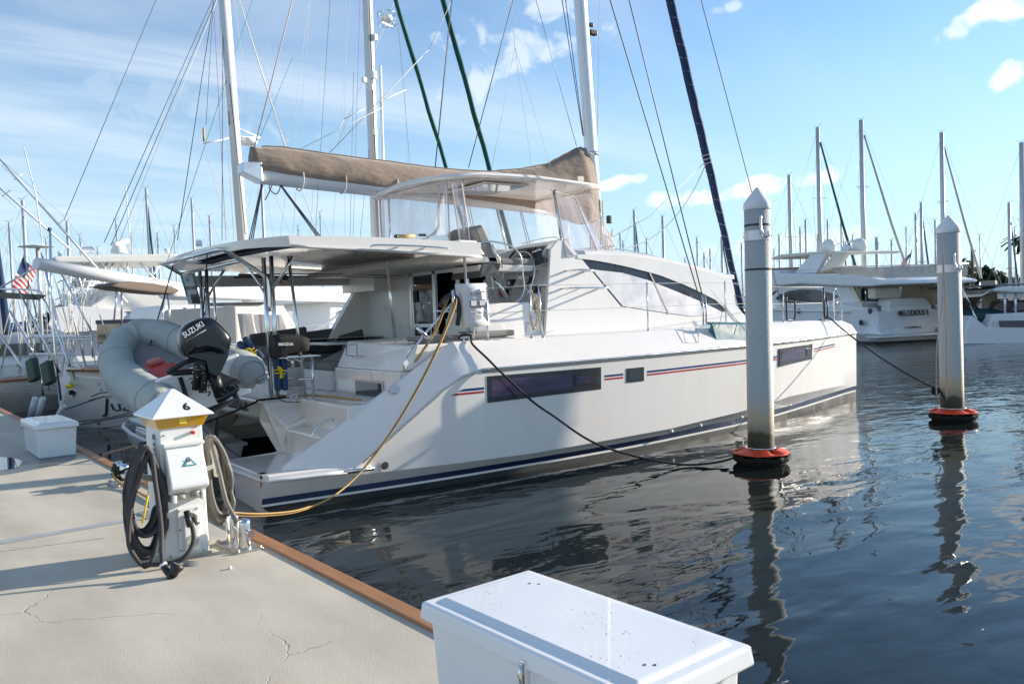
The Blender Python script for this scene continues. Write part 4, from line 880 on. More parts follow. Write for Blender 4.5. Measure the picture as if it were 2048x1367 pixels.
# ---- stanchions, lifelines, pulpit
def stan(a, b2, y=-3.40, r=.013, name='stanchion'):
    t_, b_ = P(*a, y=y), P(*b2, y=y); b_.z = 2.03; t_.x = b_.x+(t_.x-b_.x)*.6
    o = M().tube([b_, t_], r, 8).build(name, STEEL, CAT); M().lathe([(.0, .03), (.022, .03), (.03, .0)], b_, 10).build('stanchion_foot', STEEL, o); return t_, b_
tops = {}
for k, (a, b2) in dict(a=((974, 573), (976, 680)), b=((1060, 567), (1063, 672)), c=((1072, 567), (1086, 672)), d=((1294, 564), (1296, 656)), e=((1449, 562), (1452, 648)), f=((1567, 572), (1567, 640)), g=((1646, 572), (1648, 641))).items():
    tops[k] = stan(a, b2, y=-(ydk({'a': 3.8, 'b': 4.6, 'c': 4.8, 'd': 7.3, 'e': 9.4, 'f': 11.7, 'g': 13.1}[k])-.06))
def line2(ks, fz, r=.0045):
    pts = [tops[k][1].lerp(tops[k][0], fz) for k in ks]; M().tube(pts, r, 6).build('lifeline', WIREL, CAT)
for fz in (.97, .5): line2('abcdefg', fz, .006)
def pul(s):
    b0 = Vector((13.75, s*3.0, 1.98)); pts = [b0, b0+Vector((-.02, 0, .6)), b0+Vector((.05, 0, .74)), b0+Vector((.2, -s*.08, .72)), b0+Vector((.42, -s*.10, .45)), b0+Vector((.48, -s*.10, .0))]
    rail('bow_pulpit', pts, .016); rail('bow_pulpit', [b0+Vector((-.02, 0, .42)), b0+Vector((.4, -s*.1, .42))], .014, k=0)
    rail('bow_pulpit', [b0+Vector((-.35, 0, 0)), b0+Vector((-.35, 0, .35)), b0+Vector((.4, -s*.1, .42))], .014, k=0)
both(pul)
for k in 'fg':
    t_, b_ = tops[k]; M().tube(smooth_path([b_+Vector((.12, 0, .55)), b_+Vector((.12, 0, .1)), b_+Vector((.2, 0, .03)), b_+Vector((.36, 0, .03)), b_+Vector((.42, 0, .15)), b_+Vector((.42, 0, .45))], 4) if k == 'f' else [b_+Vector((0, -.01, .05)), b_+Vector((0, -.01, .72))], .02, 8).build('black_pipe', BLK, CAT)
M().tube([tops['g'][1]+Vector((.14, 0, .02)), tops['g'][1]+Vector((.14, 0, .5))], .018, 8).build('black_pipe', BLK, CAT)
def cleat(c, ax, name='deck_cleat', s=1, par=CAT, m_=STEEL):
    c = Vector(c); ax = Vector(ax).normalized(); o = M()
    o.tube([c+ax*(-.13*s)+Vector((0, 0, .06*s)), c+ax*(-.05*s)+Vector((0, 0, .07*s)), c+ax*(.05*s)+Vector((0, 0, .07*s)), c+ax*(.13*s)+Vector((0, 0, .06*s))], [.006*s, .014*s, .014*s, .006*s], 8)
    for k in (-1, 1): o.cyl(c+ax*(.05*k*s), c+ax*(.045*k*s)+Vector((0, 0, .07*s)), .014*s, n=8)
    return o.build(name, m_, par)
cleat((3.25, -3.46, 2.035), (1, -.2, 0)); cleat((13.35, -2.98, 1.99), (1, 0, 0)); cleat((1.1, -1.95, 1.26), (1, .3, 0)); cleat((8.9, -3.5, 2.03), (1, 0, 0), s=.8)
# angled stern gate with its rod holders (stainless push-pit piece on the slope)
gate = [P(812, 740, y=-3.45), P(813, 722, y=-3.45), P(822, 705, y=-3.45), P(852, 664, y=-3.45), P(905, 605, y=-3.40), P(925, 578, y=-3.38)]
rail('stern_gate_rail', gate, .020)
rail('stern_gate_rail', [P(868, 622, y=-3.42), P(972, 622, y=-3.3)], .014, k=0); rail('stern_gate_rail', [P(920, 583, y=-3.38), P(974, 571, y=-3.35)], .014, k=0)
rail('stern_gate_rail', [P(948, 575, y=-3.35), P(948, 682, y=-3.35)], .015, k=0)
M().cyl(P(833, 653, y=-3.5), P(861, 681, y=-3.5), .032, n=14).build('rod_holder', STEEL, CAT); M().cyl(P(905, 580, y=-3.45), P(908, 622, y=-3.45), .026, n=14).build('rod_holder', STEEL, CAT)
disc('gate_clamp', P(810, 726, y=-3.47), (0, -1, 0), .045, .03, WHTP, CAT)
rail('gate_wire', [P(862, 645, y=-3.45), P(860, 680, y=-3.47), P(840, 718, y=-3.49), P(820, 738, y=-3.5), P(811, 738, y=-3.5)], .004)

# ================================================================== things on the catamaran and on the dock
# ---- mooring lines
rg = 'black mooring lines of the catamaran'
rope('mooring_line', [(3.12, -3.44, 2.09), (3.2, -3.42, 2.14), (3.32, -3.46, 2.13), (3.3, -3.50, 2.09), (3.28, -3.55, 2.09)]+[tuple(P(*q, y=yy)) for q, yy in (((945, 688), -3.68), ((975, 717), -3.93), ((1000, 742), -4.10), ((1060, 798), -4.2), ((1105, 830), -4.38), ((1200, 890), -4.7))]+[(5.75, -5.2, .06), (6.3, -5.6, .05), (6.72, -5.85, .17), (6.75, -5.9, .25)], .017, BLKR, 'black mooring rope running from the catamaran side cleat to the nearer piling', 'rope', rg)
rope('mooring_line', [(13.35, -2.98, 2.05), (13.4, -3.05, 2.06)]+sag((13.45, -3.1, 2.02), (12.75, -5.82, .62), .12, 8)+[(12.78, -5.9, .5), (12.8, -5.95, .42)], .018, BLKR, 'black mooring rope running from the catamaran bow to the farther piling', 'rope', rg)
M_ = [P(1870, 782, y=-5.75), P(1866, 776, y=-5.75), P(1877, 779, y=-5.75), P(1872, 788, y=-5.75), P(1864, 783, y=-5.75)]
rope('rope_knot', M_, .03, BLKR, 'black knot tied in the bow rope just above the farther piling ring', 'knot')
rope('stern_line', [(1.1, -1.95, 1.33), (1.0, -1.85, 1.30), (.70, -1.6, 1.27)]+sag((.66, -1.55, 1.24), (-1.75, -3.0, .93), .05, 8), .017, BLKR, 'black stern rope stretched from the catamaran aft deck cleat down towards the dock', 'rope', rg)
rope('stern_pole', [tuple(P(436, 805, x=.15)), tuple(P(431, 890, x=-.3))], .030, BLK, 'straight black pole standing below the outboard propeller', 'pole', k=0)
rope('crossed_line', sag((.2, .9, .95), (.7, -2.0, .12), .03, 6), .012, mat('dark_cable', (0, 0, 0)), 'thin dark line crossing the dark gap between the hulls', 'rope')
# yellow shore hose / cord: from the dock bollard over the water, up the side to the gate
yl = [(-1.80, -4.80, .95), (-1.70, -4.90, .92), (-1.55, -5.0, .80)]+[tuple(P(*q, y=yy)) for q, yy in (((420, 1020), -5.2), ((475, 1030), -5.15), ((540, 1030), -5.0), ((600, 1021), -4.8), ((660, 996), -4.45), ((716, 948), -4.12), ((771, 878), -4.05), ((820, 800), -4.06), ((865, 715), -4.06), ((893, 650), -3.8), ((908, 610), -3.55), ((905, 597), -3.42), ((893, 600), -3.40), ((872, 655), -3.46), ((845, 700), -3.45), ((825, 728), -3.40), ((816, 735), -3.3))]
for k, (dx, dy, lb) in enumerate(((0, 0, 'yellow shore cord draped over the catamaran stern side, left of the pair'), (.032, .02, 'yellow shore cord draped over the catamaran stern side, right of the pair'))):
    rope('shore_cord', [Vector(q)+Vector((dx, -.01*k, .02*k)) for q in yl], .0105, YEL, lb, 'cord', 'yellow shore power cords')
M().tube(smooth_path([P(880, 612, y=-3.42), P(890, 595, y=-3.42), P(905, 590, y=-3.42), P(915, 600, y=-3.42), P(918, 622, y=-3.42), P(915, 650, y=-3.45)], 4), .035, 8).build('cord_sleeve', BLK, CAT)
rope('cord_across_deck', [P(*q, z=1.29) for q in ((540, 790), (570, 791), (620, 790), (660, 793), (700, 797), (722, 799))], .016, YEL, 'coiled yellow cord lying across the catamaran aft deck', 'cord')

# ---- lifesling bag with its instructions
lb = thing('rescue_sling_bag', 'white vinyl rescue sling bag with printed instructions hanging on the stern rail', 'bag', P(944, 620, y=-3.45))
m = M(); q = [P(921, 567, y=-3.44), P(972, 566, y=-3.44), P(978, 650, y=-3.50), P(930, 655, y=-3.50)]; o0 = lb.location
secs = []
for i in range(9):
    t = i/8; a = q[0].lerp(q[3], t)-o0; b2 = q[1].lerp(q[2], t)-o0; d = .05*math.sin(min(1, t*2.6+.3)*PI/2)+.008*math.sin(t*14)
    secs.append([a+Vector((0, .16, 0)), a+Vector((0, .02-d*.6, 0)), a+Vector((.02, -d, 0)), a.lerp(b2, .5)+Vector((0, -d-.004, 0)), b2+Vector((-.02, -d, 0)), b2+Vector((0, .02-d*.6, 0)), b2+Vector((0, .16, 0))])
m.loft(secs, caps=True); m.build('bag', mat('bag_vinyl', (.74, .72, .69), .55, var=.04, bump=.01, bs=6), lb)
INK = mat('ink_dark', (.03, .025, .07), .6, var=0); INKG = mat('ink_grey', (.35, .35, .38), .6, var=0)
def bagp(u, v): return (q[0].lerp(q[1], u)).lerp(q[3].lerp(q[2], u), v)-o0+Vector((0, -.073, 0))
text('bag_title', 'LIFESLING2', .058, bagp(.5, .24), (1, 0, 0), q[0]-q[3], INK, lb, shear=.25, squash=.9)
text('bag_print', 'OVERBOARD RESCUE SYSTEM', .018, bagp(.5, .31), (1, 0, 0), q[0]-q[3], INKG, lb)
def bquad(u0, v0, u1, v1, e, nm, m_): return M().add([bagp(u0, v1)+Vector((0, -e, 0)), bagp(u1, v1)+Vector((0, -e, 0)), bagp(u1, v0)+Vector((0, -e, 0)), bagp(u0, v0)+Vector((0, -e, 0))], [(0, 1, 2, 3)]).build(nm, m_, lb)
for u in (.20, .54): bquad(u, .38, u+.28, .56, .001, 'bag_picture', INK); bquad(u+.03, .40, u+.25, .52, .003, 'bag_picture_field', mat('bag_field', (.6, .6, .6), .6))
m = M()
for v in (.66, .72, .75, .78):
    for u in (.16, .42, .68): m.hexa([bagp(u, v+.012), bagp(u+.18, v+.012), bagp(u+.18, v+.012)+Vector((0, .004, 0)), bagp(u, v+.012)+Vector((0, .004, 0)), bagp(u, v-(.02 if v < .7 else 0)), bagp(u+(.08 if v < .7 else .18), v-(.02 if v < .7 else 0)), bagp(u+.18, v)+Vector((0, .004, 0)), bagp(u, v)+Vector((0, .004, 0))])
m.build('bag_text_lines', INKG, lb)

# ---- rope coil hung on the stanchion
c0 = P(1066, 600, y=-3.42); pts = []
for i in range(70):
    a = i*.62; tt = (i/70); pts.append(c0+Vector((.075*math.cos(a)*(1+.25*math.sin(i*1.3)), .05*math.sin(a*1.1)-.02, -.16+.26*math.sin(a)-.07*abs(math.sin(i*.7)))))
rope('hanging_rope_coil', [c0+Vector((-.06, -.02, .22))]+pts+[c0+Vector((-.14, 0, -.35)), c0+Vector((-.16, 0, -.52))], .009, mat('tan_rope', (.50, .45, .33), .85, var=.15, bump=.003, bs=80), 'tan rope coil hanging from the side rail of the catamaran', 'rope coil', k=3)
# ---- winch handle on the roof
wh_ = thing('winch_handle', 'tan wooden winch handle lying on the cockpit roof edge', 'handle', P(820, 473, y=-2.3))
M().cyl((-.23, 0, -.005), (.08, .0, .01), .032, n=14).build('grip', mat('tan_wood', (.45, .33, .15), .5), wh_); M().cyl((-.27, 0, -.005), (-.23, 0, -.005), .033, n=14).build('end_cap', BLK, wh_)
M().tube([(.08, 0, .01), (.28, 0, .04), (.29, 0, -.03)], .014, 8).build('shank', STEEL, wh_); M().box((.16, -.02, .01), (.30, .02, .05)).build('latch', BLK, wh_, bev=.008)
# ---- blue-green board lashed on the side deck
b0 = thing('lashed_board', 'blue green padded board lashed on the side deck by a stanchion', 'board', P(1465, 668, y=-3.8))
bp = [P(1424, 648, y=-3.72), P(1434, 683, y=-3.84), P(1496, 686, y=-3.84), P(1496, 651, y=-3.70)]
bp[2].x += .45; bp[3].x += .45
M().hexa([v-b0.location for v in (bp[1], bp[2], bp[2]+Vector((0, .13, .05)), bp[1]+Vector((0, .13, .05)), bp[0], bp[3], bp[3]+Vector((0, .13, .05)), bp[0]+Vector((0, .13, .05)))]).build('board', mat('board_teal', (.045, .15, .18), .6, var=.35, vs=3, dirt=(.12, .22, .23), da=.4), b0, bev=.012)
for a in ((1437, 656), (1490, 660)):
    M().tube([P(*a, y=-3.84)-b0.location, P(1448, 610, y=-3.4)-b0.location], .005, 5).build('lashing', BLKR, b0)
# ---- fishing rods under the cockpit roof
for k, (z, y, col) in enumerate(((3.30, .9, 'upper fishing rod with a black reel stowed under the cockpit roof'), (3.27, 1.15, 'fishing rod with an orange reel stowed under the cockpit roof'))):
    r_ = thing('fishing_rod', col, 'fishing rod', (1.2, y, z), group='fishing rods under the cockpit roof')
    M().tube([(.1, 0, 0), (1.0, 0, .01), (2.2, 0, .01), (3.3, 0, -.03), (3.8, 0, -.09)], [.016, .012, .008, .005, .003], 8).build('rod', BLK, r_)
    M().cyl((.1, 0, 0), (.75, 0, 0), .018).build('grip', BLK, r_)
    M().cyl((.95, -.05, -.06), (.95, .05, -.06), .055, n=14).build('reel', BLK if k == 0 else mat('reel_orange', (.35, .13, .04), .4, metal=.5), r_)
# ---- grill under its black cover
g = thing('covered_grill', 'small marine grill under a black fabric cover with a white word on it', 'grill', P(574, 690, y=-2.0))
gl = g.location; secs = []
for i, (t, sx, dz) in enumerate(((0, .55, -.10), (.03, .88, -.14), (.18, .97, -.16), (.5, 1, -.16), (.8, .98, -.16), (.97, .95, -.15), (1, .8, -.12))):
    x = -.27+.54*t+.03; s_ = []
    for k in range(13):
        a = 2*PI*k/12; hx_ = math.sin(a); top_ = .155+.02*math.sin(t*5)-(.03 if t > .9 else 0); yy = math.copysign(abs(math.cos(a))**.4, math.cos(a))*.16*min(1, sx+.05)
        zz = (top_*abs(hx_)**.4 if hx_ > 0 else -(-dz*.9+(.06 if t < .45 else -.03))*abs(hx_)**.45)
        s_.append((x, yy, zz+.004*math.sin(k*3+i)))
    secs.append(s_)
M().loft(secs, caps=True).build('cover', mat('cover_black', (.012, .012, .013), .75, var=.15, bump=.012, bs=7), g, bev=.0)
m = M(); m.box((-.20, -.20, -.185), (.44, .18, -.170)); m.build('side_tray', STEEL, g, bev=.005)
text('grill_word', 'MAGNA', .062, (-.085, -.178, .02), (1, 0, -.03), (0, -.05, 1), WHT, g, bold=.001)
rope('gas_fitting', [(-.05, -.05, -.19), (.02, -.08, -.23), (.1, -.02, -.21), (.18, -.06, -.25), (.25, -.02, -.2)], .012, STEEL, '', parent=g)
M().cyl((.07, .0, -.34), (.07, .0, -.18), .03, n=12).build('mount_socket', STEEL, g)
# ---- life jackets: blue floats tied with yellow line
for k, (a, dx, dz, rt, h, lab) in enumerate(((P(560, 742, y=-1.9), 0, 0, 0, .58, 'dark blue life jacket tied with yellow line, hanging below the covered grill'), (P(500, 700, y=-1.55), 0, 0, 38, .42, 'dark blue life jacket leaning on the dinghy tube beside the outboard'))):
    t_ = thing('life_jacket', lab, 'life jacket', a, group='blue life jackets')
    R_ = Matrix.Rotation(rad(-rt), 4, 'Y')
    for (xo, yo, ww) in ((-.045, 0, .085), (.05, -.03, .09)):
        m = M(); m.T = R_; m.box((xo-ww/2, yo-.06, -h/2), (xo+ww/2, yo+.06, h/2)); m.build('foam_panel', mat('jacket_blue', (.03, .065, .15), .8, var=.15, bump=.006, bs=25), t_, bev=.035, seg=4)
    m = M(); m.T = R_
    for z in (-.03, .02): m.tube(smooth_path([(-.10, 0, z), (-.05, -.08, z+.01), (.04, -.10, z-.01), (.10, 0, z)], 3), .010, 6)
    m.tube(smooth_path([(-.03, -.08, 0), (-.06, -.10, .07), (-.01, -.10, .03), (-.04, -.11, -.09), (.01, -.10, -.06)], 4), .014, 6); m.build('yellow_tie', YELB, t_)
rope('hanging_strap', [P(557, 775, y=-1.9), P(556, 795, y=-1.9), P(572, 803, y=-1.95), P(600, 803, y=-1.95)], .007, BLKR, 'thin black strap trailing from the life jacket onto the aft deck', 'strap')
# ---- for sale sign on the davit bar
sg = thing('for_sale_sign', 'white and teal for sale sign hanging from the davit bar', 'sign', P(386, 585, y=1.45))
so_ = sg.location; a, b2, c, d = [P(*q, y=1.45)-so_ for q in ((360, 549), (388, 546), (402, 607), (377, 608))]
M().hexa([d, c, c+Vector((0, .012, 0)), d+Vector((0, .012, 0)), a, b2, b2+Vector((0, .012, 0)), a+Vector((0, .012, 0))]).build('sign_board', WHT, sg)
def sp(u, v, dx=-.004): return a.lerp(b2, u).lerp(d.lerp(c, u), v)+Vector((0, dx, 0))
def sq(u0, v0, u1, v1, n_, m_): return M().add([sp(u0, v1), sp(u1, v1), sp(u1, v0), sp(u0, v0)], [(0, 1, 2, 3)]).build(n_, m_, sg)
TEAL = mat('sign_teal', (.05, .33, .33), .5); sq(0, 0, .13, .72, 'teal_band', TEAL); sq(.87, 0, 1, .72, 'teal_band', TEAL); sq(.32, .68, 1, 1, 'grey_panel', mat('sign_grey', (.18, .16, .17), .5))
text('sign_words', 'FOR SALE', .088, sp(.5, .47, -.008), b2-a, a-d, mat('ink_black', (.02, .02, .025), .5, var=0), sg, squash=.62, bold=.001)
text('sign_logo', 'H', .12, sp(.42, .20, -.008), b2-a, a-d, TEAL, sg, squash=.7, shear=-.1)
for v in (.80, .87, .93): sq(.42, v, .92, v+.025, 'small_print', WHT)

# ---- dinghy on the davits with its outboard
DN = Fr((-.36, -2.15, 1.66), 90)        # local x = forward (to port), local y = aft of the catamaran
dg = thing('inflatable_dinghy', 'grey inflatable dinghy in a fabric cover hanging from the davits', 'dinghy', DN.o, DN.deg)
DM = Matrix.Translation(DN.o) @ Matrix.Rotation(rad(90), 4, 'Z') @ Matrix.Rotation(rad(-4), 4, 'Y') @ Matrix.Rotation(rad(-15), 4, 'X'); dg.rotation_euler = DM.to_euler()
GC = mat('dinghy_cover', (.42, .45, .42), .9, var=.10, vs=1.5, bump=.05, bs=2.6)
wd = .60; path = [(-.55, wd, -.06), (-.35, wd, -.03), (.4, wd, .0), (1.2, wd, .05), (1.9, wd*.97, .12), (2.45, wd*.80, .26), (2.85, wd*.46, .40), (3.0, 0, .46), (2.85, -wd*.46, .40), (2.45, -wd*.80, .26), (1.9, -wd*.97, .12), (1.2, -wd, .05), (.4, -wd, .0), (-.35, -wd, -.03), (-.55, -wd, -.06)]
sp_ = smooth_path(path, 5); n_ = len(sp_); rr = []
for i, q in enumerate(sp_):
    e = min(i, n_-1-i); rr.append((.25-.035*max(0, (q.x-1.6)/1.4)) if e > 6 else [.05, .13, .18, .21, .23, .24, .245][e])
M().tube(sp_, rr, 20).build('tube', mat('hypalon_grey', (.33, .35, .36), .5, var=.06), dg)
cv = M(); secs = []
for i, q in enumerate(sp_[2:-2]):
    i += 2; a_ = sp_[i-1]; b_ = sp_[i+1]; d_ = (b_-a_).normalized(); sd_ = Vector((0, 0, 1)).cross(d_).normalized(); up_ = d_.cross(sd_); s_ = []
    for k in range(13):
        an = rad(-42+264*k/12); r_ = rr[i]*1.085+.018*noise.noise(Vector((i*.35, k*.5, 2.0)))+.014*math.sin(i*1.2+k*.4)*(.5+.5*noise.noise(Vector((i*.2, 0, 0))))
        s_.append(q+sd_*(math.cos(an)*r_)+up_*(math.sin(an)*r_))
    secs.append(s_)
cv.loft(secs); cvo = cv.build('tube_cover', GC, dg)
for k in (4, 22, 33, 44, 60):
    if k < len(secs): M().tube([q+(q-sp_[k+2]).normalized()*.004 for q in secs[k]], .004, 5).build('cover_seam', mat('seam_grey', (.30, .32, .30), .9), cvo)
m = M()
for off in (-.05, .0): m.tube([q+(q-Vector((1.0, 0, q.z))).normalized()*(rr[i]*.98)*Vector((1, 1, 0)) + Vector((0, 0, -.07+off)) if False else q+Vector((0, (1 if q.y > 0 else -1)*rr[i]*1.0*min(1, abs(q.y)/.4), -.08+off))+Vector((rr[i]*max(0, (q.x-2.2)/.8), 0, 0)) for i, q in enumerate(sp_)], .022, 6)
m.build('rub_strake', RUBB, dg)
m = M(); m.loft([[(x, -wd*k, z), (x, -wd*k*.5, z-dz), (x, 0, z-dz*1.4), (x, wd*k*.5, z-dz), (x, wd*k, z)] for (x, k, z, dz) in ((-.42, .85, -.22, .14), (.8, .85, -.2, .16), (1.9, .8, -.05, .16), (2.7, .3, .18, .08))]); m.build('hull_bottom', mat('dinghy_hull', (.6, .6, .58), .4), dg)
M().loft([[(x, y, z) for y in (-.5, 0, .5)] for x, z in ((-.3, -.14), (1.4, -.06), (2.3, .10), (2.7, .26), (2.95, .44))]).build('floor', mat('dinghy_floor', (.26, .25, .25), .6), dg)
m = M(); m.hexa([(-.46, -.56, -.30), (-.34, -.56, -.30), (-.34, .56, -.30), (-.46, .56, -.30), (-.36, -.56, .26), (-.26, -.56, .26), (-.26, .56, .26), (-.36, .56, .26)]); tr_ = m.build('transom', WHTP, dg, bev=.03, seg=3)
M().box((-.49, .26, -.28), (-.45, .31, .22)).build('lashing_strap', BLK, tr_)
for (x, y, z) in ((1.5, .97, .03), (.25, .95, -.06), (1.5, .97, .12)): M().box((x-.05, y-.03, z-.02), (x+.05, y+.0, z+.02)).build('cover_patch', RUBB, dg, bev=.01)
M().hexa([(.75, .02, .02), (1.3, .02, .06), (1.3, .5, .06), (.75, .5, .02), (.78, .05, .17), (1.25, .05, .22), (1.25, .48, .22), (.78, .48, .17)]).build('fuel_tank', mat('tank_red', (.52, .06, .04), .5, var=.15), dg, bev=.05, seg=4)
M().hexa([(.2, .0, .08), (.85, .0, .13), (.85, .42, .13), (.2, .42, .08), (.2, .03, .17), (.85, .03, .22), (.85, .4, .22), (.2, .4, .17)]).build('folded_seat', mat('seat_red', (.5, .035, .03), .6), dg, bev=.04, seg=4)
M().box((1.05, .1, .2), (1.3, .3, .28)).build('tank_handle', mat('tank_pink', (.55, .16, .12), .5), dg, bev=.03)
# outboard, leg tilted back to the right of the picture
om = bpy.data.objects.new('outboard_motor', None); COL.objects.link(om); om.parent = dg
OB = P(425, 700, y=-2.95)
_ml = DM.inverted() @ Matrix.Translation(OB); om.location = _ml.translation; om.rotation_euler = _ml.to_euler(); tag(om, 'black outboard motor with a white brand word, tilted up')
def om_p(px, py, y=-2.95): return P(px, py, y=y)-OB
BK = mat('motor_black', (.006, .008, .012), .22, var=.1, coat=.25); BK2 = mat('motor_black_matt', (.02, .021, .024), .45, var=.3, metal=.2)
# cowl: closed shape lofted across its width from its side outline
ol = [(357, 690), (358, 668), (366, 652), (385, 640), (410, 634), (425, 638), (440, 651), (455, 668), (459, 682), (452, 700), (446, 712), (405, 704), (372, 712), (362, 706)]
ol = [om_p(*q) for q in ol]; cen = sum(ol, Vector())/len(ol); secs = []
for (y, k) in ((.17, .45), (.165, .72), (.13, .93), (.06, 1.0), (-.06, 1.0), (-.13, .93), (-.165, .75), (-.175, .5)):
    secs.append([cen+(v-cen)*k+Vector((0, y, 0)) for v in smooth_path(ol, 3, closed=True)])
cw = M().loft(secs, closed=True, caps=True); cow = cw.build('cowl', BK, om)
lw_ = [om_p(*q) for q in ((366, 706), (452, 694), (458, 676), (452, 712), (438, 742), (428, 756), (412, 748), (405, 722), (372, 714))]
secs = [[v*1+Vector((0, y, 0)) if k == 1 else (sum(lw_, Vector())/9).lerp(v, k)+Vector((0, y, 0)) for v in lw_] for (y, k) in ((.13, .9), (.10, 1), (-.10, 1), (-.14, .9))]
M().loft(secs, closed=True, caps=True).build('lower_cowl', BK, om, bev=.012)
rd = (om_p(408, 650)-om_p(370, 674)).normalized()
text('brand_word', 'SUZUKI', .10, om_p(387, 659, -2.95-.183)*1.0, rd, Vector((rd.z*-1, .15, rd.x)), WHT, cow, squash=.86, bold=.001)
M().tube([om_p(372, 682, -2.95-.18), om_p(412, 659, -2.95-.18)], .0035, 5).build('cowl_line', mat('pale_grey', (.5, .5, .5), .5), cow)
M().hexa([om_p(x, y_, -2.95-d_) for d_ in (0,) for x, y_ in ()] or [om_p(384, 742, -2.83), om_p(412, 742, -2.83), om_p(412, 742, -3.07), om_p(384, 742, -3.07), om_p(392, 715, -2.85), om_p(412, 715, -2.85), om_p(412, 715, -3.05), om_p(392, 715, -3.05)][::1]).build('swivel_bracket', BK2, om, bev=.01)
for (a, b2, r_, nm) in (((398, 712), (390, 780), .05, 'clamp_bracket'), ((410, 720), (405, 785), .06, 'swivel_tube'), ((425, 745), (440, 790), .085, 'drive_shaft_housing')):
    M().tube([om_p(*a), om_p(*b2)], [r_, r_*.8], 10).build(nm, BK2, om)
M().prism([om_p(*q, -2.95) for q in ((432, 740), (484, 762), (476, 771), (462, 775), (428, 768))], (0, .03, 0)).build('cavitation_plate', BK2, om, bev=.004)
M().prism([om_p(*q, -2.95) for q in ((430, 765), (462, 772), (465, 785), (448, 803), (438, 808), (428, 790))], (0, .05, 0)).build('lower_unit', BK, om, bev=.015)
M().tube([om_p(432, 800), om_p(445, 795), om_p(470, 778), om_p(476, 774)], [.02, .06, .05, .035], 14).build('gearcase', BK, om)
hubc = om_p(466, 783, -2.95)
ax_ = (om_p(472, 778)-om_p(450, 792)).normalized(); u_ = ax_.cross(Vector((0, 1, 0))).normalized(); v_ = ax_.cross(u_)
m = M()
for k in range(3):
    a_ = 2*PI*k/3+.5; d1 = u_*math.cos(a_)+v_*math.sin(a_); d2 = u_*math.cos(a_+.75)+v_*math.sin(a_+.75)
    m.loft([[hubc+d1*.03-ax_*.04, hubc+d1*.11-ax_*.05, hubc+d1*.15-ax_*.02], [hubc+(d1+d2)*.02, hubc+(d1+d2)*.075, hubc+(d1+d2)*.10], [hubc+d2*.03+ax_*.04, hubc+d2*.10+ax_*.04, hubc+d2*.13+ax_*.03]])
m.build('propeller', mat('prop_dark', (.02, .035, .05), .3, coat=.5), om, solid=.008)
M().tube([om_p(398, 716), om_p(370, 724, -2.93), om_p(345, 738, -2.88), om_p(335, 745, -2.85)], [.035, .03, .035, .038], 10).build('tiller', BLK, om)
M().box(om_p(345, 752, -2.9), om_p(400, 735, -2.75)).build('engine_mount', BK2, om, bev=.02)
random.seed(3); m = M()
for k in range(16):
    a_ = om_p(random.uniform(380, 420), random.uniform(712, 785), -2.95-random.uniform(.03, .12)); b_ = a_+Vector((random.uniform(-.08, .08), random.uniform(-.03, .03), random.uniform(-.1, .1))); m.tube(smooth_path([a_, a_.lerp(b_, .5)+Vector((.03, -.02, .02)), b_], 3), random.uniform(.005, .012), 6)
m.build('hoses', BK2, om); m = M()
for k in range(12): m.ball(om_p(random.uniform(372, 425), random.uniform(710, 785), -3.06), .008, 6)
m.build('bolts', STEEL, om)
# falls from davit bar to dinghy
rope('davit_fall', [P(346, 532, y=1.6), P(325, 605, y=1.0), P(300, 690, y=.4)], .011, BLKR, 'black davit fall rope down to the dinghy, nearer the dinghy bow', 'rope', 'davit fall ropes', k=0)
rope('davit_fall', [P(414, 508, y=-1.2), P(412, 560, y=-1.3), P(405, 640, y=-1.6)], .010, BLKR, 'black davit fall rope down to the dinghy, beside the for sale sign', 'rope', 'davit fall ropes', k=0)

# ---- power pedestal
pd = thing('power_pedestal', 'white marina power pedestal number 6 with a yellow light band under its pyramid roof', 'power pedestal', (-2.07, -7.78, .85), 2.24)
PW = mat('pedestal_white', (.78, .78, .75), .38, var=.03, bump=.0006, bs=150, dirt=(.55, .50, .38), ds=2.2, da=.22)
m = M(); w0, d0, w1, d1 = .152, .165, .146, .155
m.hexa([(-w0, -d0, 0), (w0, -d0, 0), (w0, d0, 0), (-w0, d0, 0), (-w1, -d1, .95), (w1, -d1, .95), (w1, d1, .95), (-w1, d1, .95)]); body = m.build('pedestal_body', PW, pd, bev=.012, seg=3)
M().box((-w0-.01, -d0-.01, -.0), (w0+.01, d0+.01, .018)).build('foot_seal', mat('old_sealant', (.55, .48, .33), .8, var=.2), pd)
m = M(); m.hexa([(-.150, -.170, .90), (.150, -.170, .90), (.150, .170, .90), (-.150, .170, .90), (-.182, -.205, .982), (.182, -.205, .982), (.182, .205, .982), (-.182, .205, .982)]); m.build('light_lens', mat('amber_lens', (.75, .40, .02), .15, var=.1, coat=.6, trans=.25), pd, bev=.004)
M().box((-.02, -.200, .925), (.03, -.180, .965)).build('photo_cell', mat('amber_cell', (.85, .62, .08), .3), pd, bev=.004)
m = M(); z0, z1 = .985, 1.155; c4 = [(-.205, -.235), (.205, -.235), (.205, .235), (-.205, .235)]
m.add([(x, y, z0-.012) for x, y in c4]+[(x, y, z0) for x, y in c4]+[(x*.06, y*.06, z1) for x, y in c4], [(3, 2, 1, 0)]+[(i, (i+1) % 4, 4+(i+1) % 4, 4+i) for i in range(4)]+[(4+i, 4+(i+1) % 4, 8+(i+1) % 4, 8+i) for i in range(4)]+[(8, 9, 10, 11)]); m.build('pyramid_roof', mat('roof_white', (.80, .80, .80), .28, var=.02, coat=.3), pd, bev=.008, seg=3)
nup = Vector((0, .221, .17)).normalized()
text('number', '6', .095, Vector((.04, -.1705, 1.0335)), (1, 0, 0), nup, mat('ink_black', (0, 0, 0)), pd, depth=.002, bold=.004)
